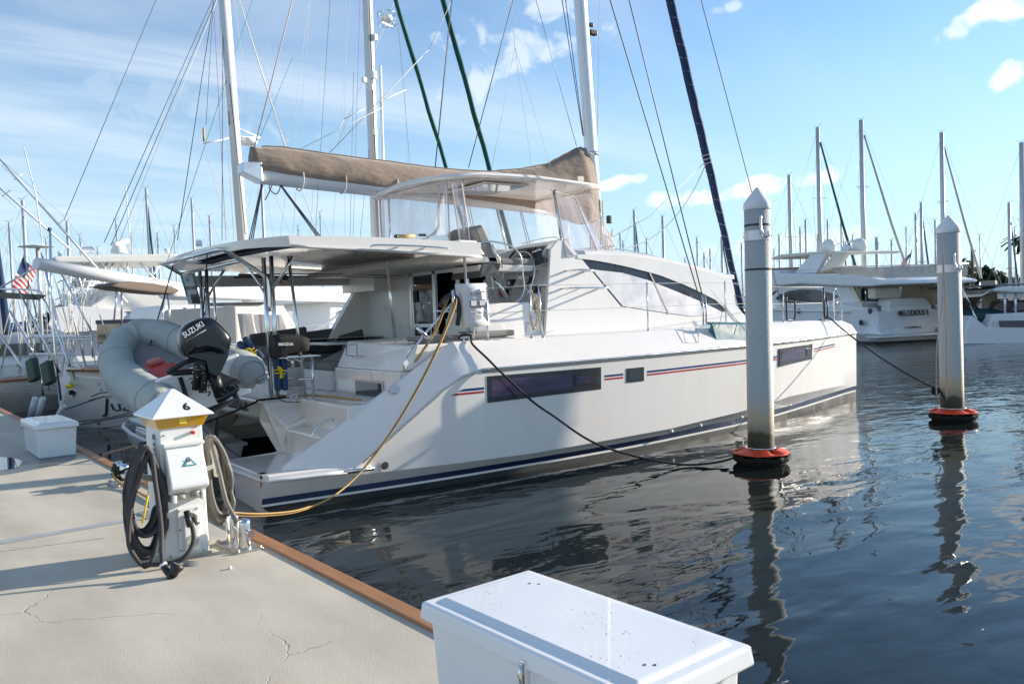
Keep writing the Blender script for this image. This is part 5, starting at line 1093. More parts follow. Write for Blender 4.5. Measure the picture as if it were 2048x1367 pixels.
# receptacle hood on the front
m = M(); zz0, zz1, zz2 = .83, .73, .46; yf = -d1-.004
m.hexa([(-.115, yf+.01, .44), (.135, yf+.01, .44), (.135, yf, .44), (-.115, yf, .44)]+[(-.115, yf+.01, .80), (.135, yf+.01, .80), (.135, yf-.02, .80), (-.115, yf-.02, .80)]) if False else None
pr = [(yf+.01, .80), (yf-.03, .79), (yf-.035, .755), (yf-.045, .745), (yf-.145, .52), (yf-.14, .50), (yf-.06, .455), (yf+.01, .455)]
m.prism([(-.122, y, z) for y, z in pr], (.25, 0, 0)); hd = m.build('socket_hood', PW, pd, bev=.010, seg=3)
m = M(); m.box((-.135, yf-.05, .772), (.14, yf+.01, .80)); m.box((-.105, yf-.10, .40), (-.075, yf, .46)); m.box((.085, yf-.10, .40), (.11, yf, .46)); m.build('hood_bracket', PW, hd, bev=.008)
for x in (-.045, .055): M().cyl((x, yf-.07, .42), (x, yf-.055, .475), .034, n=14).build('plug', mat('old_plastic', (.35, .33, .28), .6), hd)
tri = M(); n1 = Vector((0, -.24, -.11)).normalized(); 
def hp2(x, t): return Vector((x, lerp(yf-.045, yf-.145, t)-.004, lerp(.745, .52, t)-.0))
def tria(cx, ct, r, nm, m_, off): M().add([hp2(cx-r, ct+r*2.0)+n1*0+Vector((0, -off, 0)), hp2(cx+r, ct+r*2.0)+Vector((0, -off, 0)), hp2(cx, ct-r*3.6)+Vector((0, -off, 0))], [(0, 1, 2)]).build(nm, m_, hd)
tria(.02, .36, .048, 'warning_triangle', mat('ink_dark_line', (.03, .06, .06), .5), .000); tria(.02, .36, .044, 'warning_border', TEAL, .0015); tria(.02, .37, .026, 'warning_field', WHT, .003)
M().box(hp2(.017, .30)+Vector((0, -.008, -.028)), hp2(.024, .30)+Vector((0, -.004, .012))).build('warning_figure', RED, hd)
M().lathe([(0, .018), (.010, .016), (.013, 0)], (.075, -d1-.022, .855), 12, axis='y').build('red_lamp', mat('red_lens', (.65, .01, .02), .2, coat=.5), pd)
M().cyl((.075, -d1-.03, .855), (.075, -d1, .855), .012, n=12).build('red_lamp_base', mat('red_lens', (0, 0, 0)), pd)
m = M(); xs_ = -w1-.006
m.box((xs_-.001, -.09, .62), (xs_+.004, -.035, .86)); m.build('side_label', mat('label_field', (.6, .6, .57), .6), pd)
m = M(); 
for k in range(5): m.box((xs_-.003, -.08, .64+.035*k), (xs_+.001, -.045, .66+.035*k))
m.box((xs_-.003, -.088, .825), (xs_+.001, -.037, .857)); m.build('side_label_print', mat('ink_dark_line', (0, 0, 0)), pd)
vx, yv = .02, -d0-.004
M().box((vx-.075, yv-.012, .02+.03), (vx+.065, yv+.01, .345)).build('valve_panel', PW, pd, bev=.004)
M().box((vx-.045, yv-.045, .05), (vx+.055, yv, .30)).build('valve_cover', PW, pd, bev=.006)
BR = mat('old_brass', (.25, .24, .17), .4, metal=.7, var=.25, vs=15)
M().cyl((vx+.005, yv-.05, .275), (vx+.005, yv-.012, .275), .036, n=18).build('valve_flange', BR, pd); M().cyl((vx+.005, yv-.052, .12), (vx+.005, yv-.04, .12), .041, n=20).build('water_meter', mat('meter_face', (.45, .45, .36), .3, var=.2, vs=20), pd)
M().tube([(vx-.05, yv-.055, .295), (vx-.02, yv-.06, .30), (vx+.01, yv-.06, .285)], .005, 6).build('valve_lever', GREENF, pd); M().cyl((vx+.015, yv-.05, .28), (vx+.03, yv-.09, .24), .017, n=12).build('tap', BR, pd)
m = M()
for (x, z) in ((-.11, .03), (.11, .03), (-.11, .855), (.105, .89), (vx-.065, .33), (vx-.065, .06), (vx+.055, .33), (vx-.065, .2)): m.ball((x, -lerp(d0, d1, z/.95)-.003 if abs(x) > .09 else yv-.014, z), .006, 6)
m.build('screws', BR, pd)
for s in (-1, 1):
    m = M(); m.hexa([(s*.12, -.03, .56), (s*.12, .03, .56), (s*.14, .03, .52), (s*.14, -.03, .52), (s*.26, -.04, .60), (s*.26, .04, .60), (s*.27, .04, .57), (s*.27, -.04, .57)])
    m.prism([(s*.255, -.06, .50), (s*.285, -.06, .50), (s*.245 if s < 0 else s*.265, -.06, .70), (s*.215 if s < 0 else s*.235, -.06, .70)], (0, .05, 0)); m.build('hose_hanger', mat('hanger_cream', (.66, .64, .56), .5, var=.06, dirt=(.4, .35, .25), da=.3), pd, bev=.006)
# ---- coiled hoses on the pedestal
def px_on(q, dy, pl=-8.0): return P(*q, y=pl+dy)
HB = mat('hose_charcoal', (.055, .05, .052), .7, var=.25, bump=.0018, bs=130); HG = mat('hose_grey', (.15, .14, .125), .62, var=.15, bump=.001, bs=60)
random.seed(11)
def hose(loops, name, m_, label, r, xt, ztop, x_l, x_r, zb, y0, tail, n=26, lead=()):
    pts = list(lead)
    for k in range(loops):
        jl, jr, jb = random.uniform(0, 1), random.uniform(0, 1), random.uniform(0, 1); yk = y0+random.uniform(-.055, .055)
        xl = lerp(x_l, xt-.02, jl*.45); xr = lerp(x_r, xt+.02, jr*.45); zbk = zb+(jb**1.5)*.20; zt_ = ztop+random.uniform(-.012, .02)
        for i in range(14):
            a = 2*PI*i/14; cx_ = (xl+xr)/2; hw_ = (xr-xl)/2; sgn_ = math.sin(a)
            x = xt*(.5+.5*sgn_)**1.4+(cx_*(1-(.5+.5*sgn_)**1.4))+hw_*math.cos(a)*(1 if sgn_ < 0 else (1-.55*sgn_)); z = (zbk+zt_)/2+(zt_-zbk)/2*(abs(sgn_)**.8)*(1 if sgn_ > 0 else -1)
            pts.append(Vector((x, yk+.03*math.cos(a*1+k), z)))
    pts += tail; pts = smooth_path(pts, 4)
    for q in pts: q.z = max(q.z, .85+r)
    return rope(name, pts, r, m_, label, 'hose', k=0, n=8)
nz_ = [Vector(v) for v in ((-2.27, -8.10, 1.05), (-2.25, -8.2, .98), (-2.24, -8.28, .935))]
tail = [P(388, 1060, y=-8.12), P(390, 1105, y=-8.18), P(396, 1125, y=-8.25), P(402, 1133, y=-8.28)]
tp = P(286, 905, y=-7.9); 
h1 = hose(11, 'charcoal_hose', HB, 'charcoal fabric hose coiled on the left hanger of pedestal 6, trailing a nozzle', .0155, tp.x, tp.z+.03, P(250, 990, y=-7.95).x, P(330, 990, y=-7.95).x, .875, -7.93, [P(300, 1130, y=-8.05), P(262, 1100, y=-8.0), P(258, 1050, y=-8.0), P(270, 980, y=-8.0), P(300, 905, y=-8.0), P(310, 960, y=-8.05), P(322, 1050, y=-8.12), P(323, 1100, y=-8.2), P(326, 1128, y=-8.27), P(332, 1140, y=-8.3)])
h1['group'] = 'hoses coiled on the power pedestal'
rope('tap_pipe_hose', [P(376, 1030, y=-8.02), P(381, 1045, y=-8.08), P(386, 1060, y=-8.12), P(386, 1085, y=-8.13), P(372, 1110, y=-8.14), P(350, 1123, y=-8.12), P(318, 1128, y=-8.1), P(290, 1128, y=-8.05)], .0155, HB, 'charcoal hose running from the brass tap of pedestal 6 down to the dock', 'hose', 'hoses coiled on the power pedestal')
M().cyl(P(373, 1022, y=-8.03), P(380, 1052, y=-8.09), .021, n=12).build('hose_coupling', BLK, None); tag(bpy.data.objects['hose_coupling'], 'black rubber hose coupling just below the brass tap on pedestal 6', 'coupling')
tp2 = P(423, 876, y=-7.75)
h2 = hose(12, 'grey_hose', HG, 'grey smooth hose coiled on the right hanger of pedestal 6', .0165, tp2.x+.01, tp2.z-.01, P(418, 980, y=-7.75).x, P(468, 960, y=-7.75).x, .97, -7.72, [P(425, 890, y=-7.8), P(440, 950, y=-7.85), P(452, 1000, y=-7.9), P(470, 1035, y=-7.92), P(478, 1050, y=-7.9)])
h2['group'] = 'hoses coiled on the power pedestal'
nz = thing('hose_nozzle', 'black round spray nozzle lying on the dock at the foot of the pedestal', 'nozzle', P(342, 1150, z=.86))
m = M(); no_ = nz.location
m.tube(smooth_path([P(326, 1128, y=-8.27)-no_, P(333, 1140, y=-8.30)-no_, P(341, 1150, y=-8.33)-no_, P(344, 1154, y=-8.36)-no_], 3), [.022]*10, 12); m.build('handle', BLK, nz)
q = P(353, 1134, y=-8.36)-no_; q2 = P(345, 1150, y=-8.36)-no_; M().tube([q2, q2.lerp(q, .5), q, q+(q-q2).normalized()*.02], [.028, .030, .043, .043], 18).build('spray_head', BLK, nz)
M().tube([q+(q-q2).normalized()*.0205, q+(q-q2).normalized()*.022], [.034, .034], 18).build('spray_face', mat('grey_plastic', (.12, .12, .12), .5), nz)
M().cyl(P(325, 1127, y=-8.27)-no_, P(328, 1131, y=-8.28)-no_, .025, n=14).build('collar', WHTP, nz)
M().tube([P(341, 1152, y=-8.35)-no_, P(343, 1160, y=-8.36)-no_], [.026, .024], 12).build('grip_end', BLK, nz)

# ---- bollards (twin stainless posts on a plate)
def bollard(loc, label, rz=0):
    t = thing('twin_bollard', label, 'bollard', loc, rz, 'stainless twin bollards on the dock edge')
    M().box((-.10, -.20, 0), (.10, .20, .014)).build('base_plate', mat('plate_steel', (.42, .40, .36), .4, metal=.8, var=.2, vs=8), t, bev=.012)
    for s in (-1, 1): M().lathe([(.048, .012), (.048, .185), (.044, .205), (.030, .218), (0, .222)], (0, s*.105, 0), 24).build('post', STEEL, t)
    M().cyl((0, -.20, .13), (0, .20, .13), .019, n=14).build('cross_pin', STEEL, t)
    for s in (-1, 1): M().cyl((0, s*.20, .13), (0, s*.225, .13), .026, n=14).build('pin_knob', STEEL, t)
    for sx in (-1, 1):
        for sy_ in (-1, 1): M().lathe([(.018, .012), (.016, .026), (.004, .03), (0, .03)], (sx*.08, sy_*.175, 0), 6).build('bolt', mat('bolt_bronze', (.5, .36, .26), .4, metal=.7, var=.2), t)
    return t
bc = P(478, 1092, z=.85); bollard(bc, 'polished twin bollard on the dock edge just right of pedestal 6', 4)
bc2 = Vector((-1.84, -4.72, .85)); bollard(bc2, 'polished twin bollard wrapped in black rope behind the charcoal hose coil', 2)
bollard(Vector((-1.95, 1.0, .85)), 'polished twin bollard just behind the small dock box', 2)
for k, (c, lab) in enumerate(((bc2, 'black and white rope wound on the bollard behind the charcoal hose'), (Vector((-1.95, 1.0, .85)), 'black rope wound on the bollard behind the small dock box'))):
    pts = []
    for i in range(46): a = i*.9; pts.append(c+Vector((.075*math.cos(a)+.012*math.sin(i), .16*math.sin(a)*(1 if i % 2 else .8), .07+.0028*i+.02*math.sin(i*2.1))))
    rope('wound_rope', pts, .014, BLKR, lab, 'rope', 'ropes wound on bollards', k=2)
rope('pale_line_on_bollard', [bc2+Vector(v) for v in ((.05, .15, .17), (-.06, .05, .15), (-.09, -.1, .1), (-.05, -.2, .04), (0, -.5, .02), (.02, -1.0, .02), (.1, -1.6, .03))], .013, YEL, 'tan cord running from the rope wrapped bollard along the dock edge', 'cord')
M().box((-2.02, -6.55, .852), (-1.80, -6.25, .86)).build('grate_plate', mat('grate', (.3, .31, .3), .5, metal=.4, var=.3, vs=30), None); tag(bpy.data.objects['grate_plate'], 'small grey metal plate on the dock behind the pedestal', 'plate')
yt = thing('yellow_handle', 'thin yellow handle leaning behind the charcoal hose coil', 'handle', P(296, 1000, y=-7.0)); yo_ = yt.location
M().tube([P(303, 955, y=-7.0)-yo_, P(294, 1000, y=-7.0)-yo_, P(285, 1045, y=-7.0)-yo_], [.009, .007, .009], 8).build('handle_bar', YELB, yt)
bt_ = M().lathe([(0, 0), (.012, 0), (.013, .015), (0, .016)], P(460, 1137, z=.85), 8).build('plastic_scrap', WHT); tag(bt_, 'tiny white plastic scrap lying on the dock near the bollard', 'scrap')
pt_ = M().lathe([(0, .004), (.055, .004), (.06, .0)], P(385, 1127, z=.851), 20).build('deck_plug', mat('plug_grey', (.22, .23, .23), .7)); tag(pt_, 'round grey plug set in the dock in front of the pedestal', 'plug')

# ---- dock boxes
DBX = mat('dock_box_white', (.80, .805, .80), .24, var=.015, coat=.35, bump=.0012, bs=3, dirt=(.62, .6, .55), ds=4, da=.15)
def dockbox(loc, L_, W_, H_, label, rz, latch_x=0):
    t = thing('dock_box', label, 'dock box', loc, rz, 'white dock boxes')
    hl, hw = L_/2, W_/2
    m = M(); m.hexa([(-hw+.045, -hl+.06, 0), (hw-.045, -hl+.06, 0), (hw-.045, hl-.06, 0), (-hw+.045, hl-.06, 0), (-hw+.022, -hl+.04, H_-.06), (hw-.022, -hl+.04, H_-.06), (hw-.022, hl-.04, H_-.06), (-hw+.022, hl-.04, H_-.06)]); m.build('box_body', DBX, t, bev=.018, seg=3)
    m = M(); m.hexa([(-hw, -hl, H_-.075), (hw, -hl, H_-.075), (hw, hl, H_-.075), (-hw, hl, H_-.075), (-hw+.008, -hl+.008, H_-.012), (hw-.008, -hl+.008, H_-.012), (hw-.008, hl-.008, H_-.012), (-hw+.008, hl-.008, H_-.012)])
    lid = m.build('lid', DBX, t, bev=.012, seg=4)
    m = M(); e = .045; m.hexa([(-hw+e, -hl+e, H_-.013), (hw-e, -hl+e, H_-.013), (hw-e, hl-e, H_-.013), (-hw+e, hl-e, H_-.013), (-hw+e+.03, -hl+e+.02, H_), (hw-e-.01, -hl+e+.02, H_), (hw-e-.01, hl-e-.02, H_), (-hw+e+.03, hl-e-.02, H_)]); m.build('lid_panel', DBX, lid, bev=.006, seg=3)
    la = M().box((-hw-.004, latch_x-.012, H_-.12), (-hw+.018, latch_x+.012, H_-.045)).build('latch', STEEL, t, bev=.004)
    M().tube([(-hw-.01, latch_x, H_-.055), (-hw-.014, latch_x, H_-.09), (-hw-.004, latch_x, H_-.125)], .007, 8).build('latch_hook', STEEL, la)
    M().box((-hw+.015, latch_x-.025, H_-.145), (-hw+.026, latch_x+.02, H_-.08)).build('hasp_plate', DBX, la, bev=.003)
    for (x, y) in ((.12, .35), (.14, .32), (-.1, -.4), (-.08, -.42)): M().lathe([(0, .001), (.005, .001), (.005, 0)], (x, y*L_/1.03, H_+.0005), 8).build('vent_hole', BLK, lid)
    return t
dockbox((-1.850, -11.77, .85), 1.04, .52, .60, 'large glossy white dock box in the near foreground with wet lid', 2.6, -.06)
dockbox((-2.10, -1.66, .85), 1.12, .50, .44, 'small white dock box standing at the left beside a puddle', 2.24, .3)
# rain drops on the near lid, bright glints put into an opaque whitish colour
random.seed(5); m = M()
for k in range(230):
    x, y = -1.850+random.uniform(-.17, .2), -11.77+random.uniform(-.42, .42)
    if noise.noise(Vector((x*5, y*3, 1))) < -.05: continue
    r_ = random.uniform(.0012, .0036); m.lathe([(r_, 0), (r_*.8, r_*.12), (r_*.4, r_*.18), (0, r_*.2)], (x, y, 1.4508), 8)
wd_ = m.build('water_drops', mat('drop_glint', (.80, .81, .83), .03, var=0, coat=1)); tag(wd_, 'rain drops in glint white beaded on the lid of the near dock box', 'water drops', kind='stuff')
# puddle and damp patch by the small box
m = M(); c = Vector((-2.75, -2.3, .8545)); pts = []
for i in range(40): a = 2*PI*i/40; r_ = 1+.18*noise.noise(Vector((math.cos(a)*1.5, math.sin(a)*1.5, 0))); pts.append((c.x+.42*r_*math.cos(a)-.1, c.y+.62*r_*math.sin(a)+.15, c.z))
m.add(pts, [list(range(40))]); o = m.build('puddle', mat('puddle_water', (.03, .035, .04), .02, var=0, spec=.8)); struct(o, 'shallow puddle on the dock beside the small box')
m = M(); pts = []
for i in range(48): a = 2*PI*i/48; r_ = 1+.16*noise.noise(Vector((math.cos(a)*1.3, math.sin(a)*1.3, 4))); pts.append((c.x+.75*r_*math.cos(a)+.05, c.y+1.0*r_*math.sin(a)+.15, .8515))
m.add(pts, [list(range(48))]); o = m.build('damp_patch', mat('damp_concrete', (.12, .125, .12), .35, var=.25, vs=4)); struct(o, 'dark damp patch on the dock round the puddle')

# ---- small white skiff with steel frame, behind the pedestal
sk = thing('small_tender', 'small white plastic tender with a steel tube frame floating behind the pedestal', 'tender', (.3, 2.2, .1), 0)
secs = []
for (y, w_, zb, zt_) in ((3.0, .16, .10, .42), (2.85, .35, -.02, .40), (2.3, .50, -.15, .38), (1.2, .58, -.2, .36), (0, .60, -.2, .36), (-1.2, .58, -.2, .36), (-1.9, .55, -.18, .36)):
    secs.append([(-w_, y, zt_), (-w_-.06, y, zt_-.02), (-w_-.05, y, zt_-.06), (-w_*.95, y, zt_-.07), (-w_*.85, y, .08), (-w_*.6, y, zb), (w_*.6, y, zb), (w_*.85, y, .08), (w_*.95, y, zt_-.07), (w_+.05, y, zt_-.06), (w_+.06, y, zt_-.02), (w_, y, zt_)])
M().loft(secs, caps=True, mif=lambda i, j: 1 if j in (5,) else 0).build('hull', [WHTP, ANTI], sk, auto=30)
M().loft([[(-w_*.85, y, z), (w_*.85, y, z)] for (y, w_, z) in ((2.9, .2, .42), (2.3, .48, .50), (0, .52, .50), (-1.8, .48, .46))]).build('deck', WHTP, sk, solid=.05)
for k in range(4): M().tube(smooth_path([(-.25+.1*k, -.6, .5), (-.35+.12*k, -.2, .78), (-.1+.12*k, .3, .86), (.1+.1*k, .6, .7), (.0+.1*k, .8, .5)], 5), .016, 8).build('frame_tube', STEEL, sk)
sk.location = (.45, 2.0, .06)

# ---- pilings with their ring floats
PIL = bpy.data.materials.new('piling_grp'); PIL.use_nodes = True
def pilmat():
    t = PIL.node_tree; n = t.nodes; l = t.links; b = n['Principled BSDF']; b.inputs['Roughness'].default_value = .62
    tcn = n.new('ShaderNodeTexCoord'); sp2 = n.new('ShaderNodeSeparateXYZ'); l.new(tcn.outputs['Object'], sp2.inputs[0])
    no = n.new('ShaderNodeTexNoise'); no.inputs['Scale'].default_value = 4; no.inputs['Detail'].default_value = 7; l.new(tcn.outputs['Object'], no.inputs['Vector'])
    mp = n.new('ShaderNodeMapping'); mp.inputs['Scale'].default_value = (30, 30, 60); l.new(tcn.outputs['Object'], mp.inputs[0])
    wv = n.new('ShaderNodeTexNoise'); wv.inputs['Scale'].default_value = 1; wv.inputs['Detail'].default_value = 3; l.new(mp.outputs[0], wv.inputs['Vector'])
    ma = n.new('ShaderNodeMath'); ma.operation = 'MULTIPLY_ADD'; l.new(no.outputs[0], ma.inputs[0]); ma.inputs[1].default_value = -.30; l.new(sp2.outputs[2], ma.inputs[2])
    cr = n.new('ShaderNodeValToRGB'); l.new(ma.outputs[0], cr.inputs[0]); e = cr.color_ramp.elements
    e[0].position = 0; e[0].color = (.012, .011, .008, 1); e[1].position = 1; e[1].color = (.42, .44, .43, 1)
    for p_, c_ in ((.10, (.03, .028, .012)), (.30, (.07, .062, .025)), (.34, (.26, .23, .16)), (.55, (.50, .39, .24)), (.80, (.46, .45, .41))): q = cr.color_ramp.elements.new(p_); q.color = (*c_, 1)
    mv = n.new('ShaderNodeHueSaturation'); l.new(cr.outputs[0], mv.inputs['Color']); r = n.new('ShaderNodeMapRange'); r.inputs[3].default_value = .86; r.inputs[4].default_value = 1.12; l.new(wv.outputs[0], r.inputs[0]); l.new(r.outputs[0], mv.inputs['Value']); l.new(mv.outputs[0], b.inputs['Base Color'])
    bp_ = n.new('ShaderNodeBump'); bp_.inputs['Distance'].default_value = .006; l.new(wv.outputs[0], bp_.inputs['Height']); l.new(bp_.outputs[0], b.inputs['Normal'])
pilmat()
GROW = mat('marine_growth', (.014, .012, .008), .8, var=.5, vs=20, bump=.02, bs=40)
def piling(loc, r, H_, label, lean=(0, 0), band_z=3.3, marks=()):
    t = thing('piling', label, 'piling', loc, 0, 'round mooring pilings beside the catamaran'); t.rotation_euler = (rad(lean[0]), rad(lean[1]), 0)
    M().tube([(0, 0, -1.2), (0, 0, 0), (0, 0, H_)], [r, r, r*.985], 40).build('shaft', PIL, t)
    M().lathe([(r*.97, H_-.01), (r*1.03, H_-.01), (r*1.035, H_+.08), (r*.97, H_+.11), (r*.10, H_+.33), (0, H_+.335)], n=40).build('cone_cap', mat('cap_white', (.70, .72, .74), .4, var=.04, dirt=(.4, .4, .38), da=.2), t, bev=.006)
    bd = M().lathe([(r, band_z), (r*1.03, band_z), (r*1.03, band_z+.15), (r, band_z+.15)], n=40, smooth=False).build('metal_band', mat('band_alu', (.62, .63, .64), .35, metal=.5, var=.08), t)
    M().tube(smooth_path([(-r*.75, -r*.85, band_z+.36), (-r*.78, -r*.9, band_z+.15), (-r*.6, -r*1.15, band_z+.05), (-r*.3, -r*1.25, band_z+.06), (-r*.28, -r*1.2, band_z+.12)], 4), .020, 8).build('band_hook', mat('band_alu', (0, 0, 0)), bd)
    for a in (.2, -1.2, 2): M().ball((math.cos(a)*r*1.04, math.sin(a)*r*1.04, band_z+.07), .014, 6).build('band_bolt', BLK, bd)
    for z in marks: M().lathe([(r*1.003, z), (r*1.012, z), (r*1.012, z+.03), (r*1.003, z+.03)], n=40, smooth=False).build('black_strap', BLK, t)
    return t
def ringfloat(loc, r, label):
    t = thing('ring_float', label, 'ring float', loc, 15, 'orange ring floats round the pilings')
    prof = [(r+.03, .06), (r+.04, .115), (r+.07, .135), (r+.13, .105), (r+.215, .06), (r+.218, .038), (r+.20, .03), (r+.05, .03), (r+.03, .06)]
    m = M(); secs = []
    for j in range(49):
        a = 2*PI*j/48; nt_ = 1 if abs(math.sin(a*1.5)) > .22 else .45; secs.append([(math.cos(a)*q, math.sin(a)*q, .115+.75*z*(nt_ if z > .08 else 1)) for q, z in prof])
    m.loft(secs, smooth=True); m.build('orange_rim', ORANGE, t, auto=35)
    random.seed(2); m = M(); secs = []
    for j in range(61):
        a = 2*PI*j/60; row = []
        for k, (q, z) in enumerate([(r+.02, .10), (r+.19, .105), (r+.225, .085), (r+.21, .03), (r+.14, -.03), (r+.13, -.12), (r+.02, -.15)]):
            h = noise.noise(Vector((math.cos(a)*6, math.sin(a)*6, k*1.7)))*.07 if j < 60 else noise.noise(Vector((6, 0, k*1.7)))*.07
            row.append((math.cos(a)*(q+h), math.sin(a)*(q+h), z+h*.8))
        secs.append(row)
    m.loft(secs); m.build('weed_skirt', GROW, t)
    M().tube([(math.cos(a)*(r+.025), math.sin(a)*(r+.025), .225) for a in [2*PI*i/30 for i in range(30)]], .012, 6, closed=True).build('steel_hoop', STEEL, t)
    return t
piling((6.93, -5.96, 0), .198, 4.0-.12, 'thick grey round piling with a white cone cap standing nearest the camera', (-.0, .9), 3.40, (3.62, 2.95))
ringfloat((6.93, -5.96, .02), .198, 'orange ring float with weed round the nearer piling')
piling((13.04, -5.95, 0), .215, 3.70, 'grey round piling with a white cone cap off the catamaran bow', (0, -.6), 2.92)
ringfloat((13.06, -5.95, .02), .215, 'orange ring float with weed round the farther piling')
for k, (x0, x1, lab) in enumerate(((1885, 1873, 'pinkish rope hanging free on the left side of the farther piling'), (1890, 1893, 'pinkish rope hanging down the face of the farther piling'))):
    rope('hanging_rope', [P(1886, 500, y=-6.2), P(x0, 600, y=-6.2), P(x1, 700, y=-6.2), P(x1 if k == 0 else 1893, 800, y=-6.2)], .012, mat('pinkish_rope', (.42, .33, .28), .85, var=.2, bump=.003, bs=60), lab, 'rope', 'ropes hanging on the farther piling')

random.seed(8); m = M()
for k in range(120):
    q = P(random.uniform(560, 1500), random.uniform(1010, 1330), z=.004); a = random.uniform(0, PI); s_ = random.uniform(.006, .022); u = Vector((math.cos(a), math.sin(a), 0)); v_ = Vector((-u.y, u.x, 0))
    m.add([q-u*s_, q-v_*s_*.3, q+u*s_, q+v_*s_*.3], [(0, 1, 2, 3)])
tag(m.build('floating_leaves', mat('dead_leaf', (.20, .09, .04), .8, var=.4, vs=1)), 'tiny brown leaves and scum specks floating on the dark water', 'debris', kind='stuff')

# ================================================================== boats, shore and trees behind
def mloft(secs, name, m_, par, auto=25, caps=True, mif=None): return M().loft(secs, caps=caps, mif=mif).build(name, m_, par, auto=auto)
OFFW = mat('off_white_paint', (.74, .73, .68), .35, var=.04, coat=.2)
IVORY = mat('ivory_gelcoat', (.70, .64, .53), .35, var=.04, coat=.2)
SHADEW = mat('shaded_white', (.72, .74, .76), .3, var=.03, coat=.3)  # white with the bluish shade of sides turned from the sun mixed in
TINT = mat('tinted_window', (.02, .03, .04), .08, coat=.5)
CLINE = mat('hull_line_green', (.01, .05, .04), .4)
CLOTHG = mat('grey_sail_cloth', (.42, .41, .40), .85, var=.08, bump=.01, bs=6)

# ---- the ketch beside the catamaran, its decorated stern facing the dock
JF = Fr((.6, 6.9, 0), 25); J = JF.at
kt = thing('sailing_ketch', 'cream sailing ketch with an ornate lettered stern, stern arch and green headsails', 'sailboat', JF.o, JF.deg)
def jp(px, py, dx=-.012):  # point on the raked stern
    lo = -.2
    q = J(px, py, x=.0)
    for _ in range(4): q = J(px, py, x=(1.45-q.z)*.32-.2+dx)
    return q
kh = []
for (x, w_, zs, zb, rk) in ((0, 2.05, 1.45, .30, 0), (.5, 2.2, 1.42, .12, 0), (2, 2.45, 1.42, -.2, 0), (5, 2.6, 1.45, -.4, 0), (9, 2.3, 1.6, -.4, 0), (12, 1.4, 1.85, -.3, 0), (14, .5, 2.05, .1, 0), (14.8, .06, 2.15, 1.4, 0)):
    s_ = []
    for k in range(-8, 9):
        t = k/8; a = abs(t); y = w_*math.copysign(min(1, a**.55*1.0), t) if a else 0; z = zb+(zs-zb)*(a**2.4); s_.append((x-(.38*(1-a)*0 if x else 0)+((1.45-z)*.32-.2 if x == 0 else 0), y, z))
    kh.append(s_)
mloft(kh, 'hull', [OFFW, CLINE], kt, 30)
M().prism([jp(*q) for q in ((143, 747), (195, 753), (300, 762), (420, 770), (430, 835), (330, 858), (240, 864), (170, 866), (145, 862), (126, 846), (118, 822), (128, 785))], (.5, 0, .12)).build('stern_panel', OFFW, kt, bev=.05)
m = M(); m.loft([[(x+.02, -w_, z), (x+.02, w_, z)] for (x, w_, z) in ((-.18, 1.95, 1.44), (2, 2.4, 1.42), (5, 2.55, 1.45), (9, 2.25, 1.6), (12, 1.35, 1.85), (14.7, .1, 2.1))]); m.build('deck', GELSH, kt)
tp_ = [(-.22, -1.9), (-.26, -1.0), (-.28, 0), (-.26, 1.0), (-.22, 1.9)]
M().tube([(x, y, 1.47) for x, y in tp_], .05, 8, flat=1.3).build('teak_taffrail', VARN, kt)
def jline(pts, r=.012, m_=CLINE, nm='stern_line'): return M().tube([jp(*q) for q in pts], r, 6).build(nm, m_, kt)
jline([(120, 845), (160, 842), (200, 838), (240, 830), (285, 818)]); jline([(150, 858), (220, 854), (290, 846)], .008)
jline([(182, 793), (200, 785), (225, 783), (250, 784)], .014); jline([(177, 800), (205, 793), (240, 792)], .010)
INKN = mat('ink_green', (.01, .035, .03), .4)
r0 = (jp(262, 812)-jp(218, 812)).normalized(); u0 = Vector((-.30, 0, 1))
text('boat_name_initial', 'J', .52, jp(208, 812, -.04), r0, u0, INKN, kt, shear=.4, squash=1.5, depth=.004)
text('boat_name', 'UBILEE', .27, jp(222, 815, -.04), r0, u0, INKN, kt, align='LEFT', squash=2.0, depth=.004)
ov = [jp(145+6*math.cos(a), 785+7*math.sin(a), -.02) for a in [2*PI*k/20 for k in range(20)]]; M().tube(ov, .02, 6, closed=True).build('stern_hawsehole', STEEL, kt); M().add(ov, [list(range(20))]).build('hawsehole_dark', DARK, kt)
disc('stern_exhaust', jp(197, 845), (-1, 0, .3), .05, .03, mat('bronze_outlet', (0, 0, 0)), kt)
m = M(); m.hexa([(1.8, -1.5, 1.4), (8.2, -1.3, 1.5), (8.2, 1.3, 1.5), (1.8, 1.5, 1.4), (2.2, -1.2, 2.0), (7.6, -1.0, 2.05), (7.6, 1.0, 2.05), (2.2, 1.2, 2.0)]); m.build('cabin_trunk', OFFW, kt, bev=.05)
m = M(); m.hexa([(2.0, -1.4, 1.9), (4.6, -1.3, 1.9), (4.6, 1.3, 1.9), (2.0, 1.4, 1.9), (2.1, -1.3, 2.85), (4.0, -1.1, 2.85), (4.0, 1.1, 2.85), (2.1, 1.3, 2.85)]); m.build('cockpit_enclosure', mat('canvas_beige', (.55, .52, .46), .8, var=.06, bump=.01, bs=5), kt, bev=.06)
for (y, z0, z1) in ((-1.38, 2.05, 2.7),):
    for x in (2.25, 2.9, 3.5): sheet([(x, y, z1), (x+.55, y+.03, z1), (x+.58, y-.02, z0), (x, y-.03, z0)], 3, 3, 'enclosure_window', VIN2, kt, trim=False)
def jm(pxs, yl, r, nm, m_=MASTW):
    a, b2 = J(*pxs[0], y=yl), J(*pxs[1], y=yl); b2 = b2+(b2-a)*.35; a = a-(b2-a)*.2; return M().tube([a, b2], r, 16, flat=1.25).build(nm, m_, kt)
mz = jm(((485, 478), (449, 0)), 0, .125, 'mizzen_mast'); mm = jm(((752, 478), (735, 0)), 0, .15, 'main_mast')
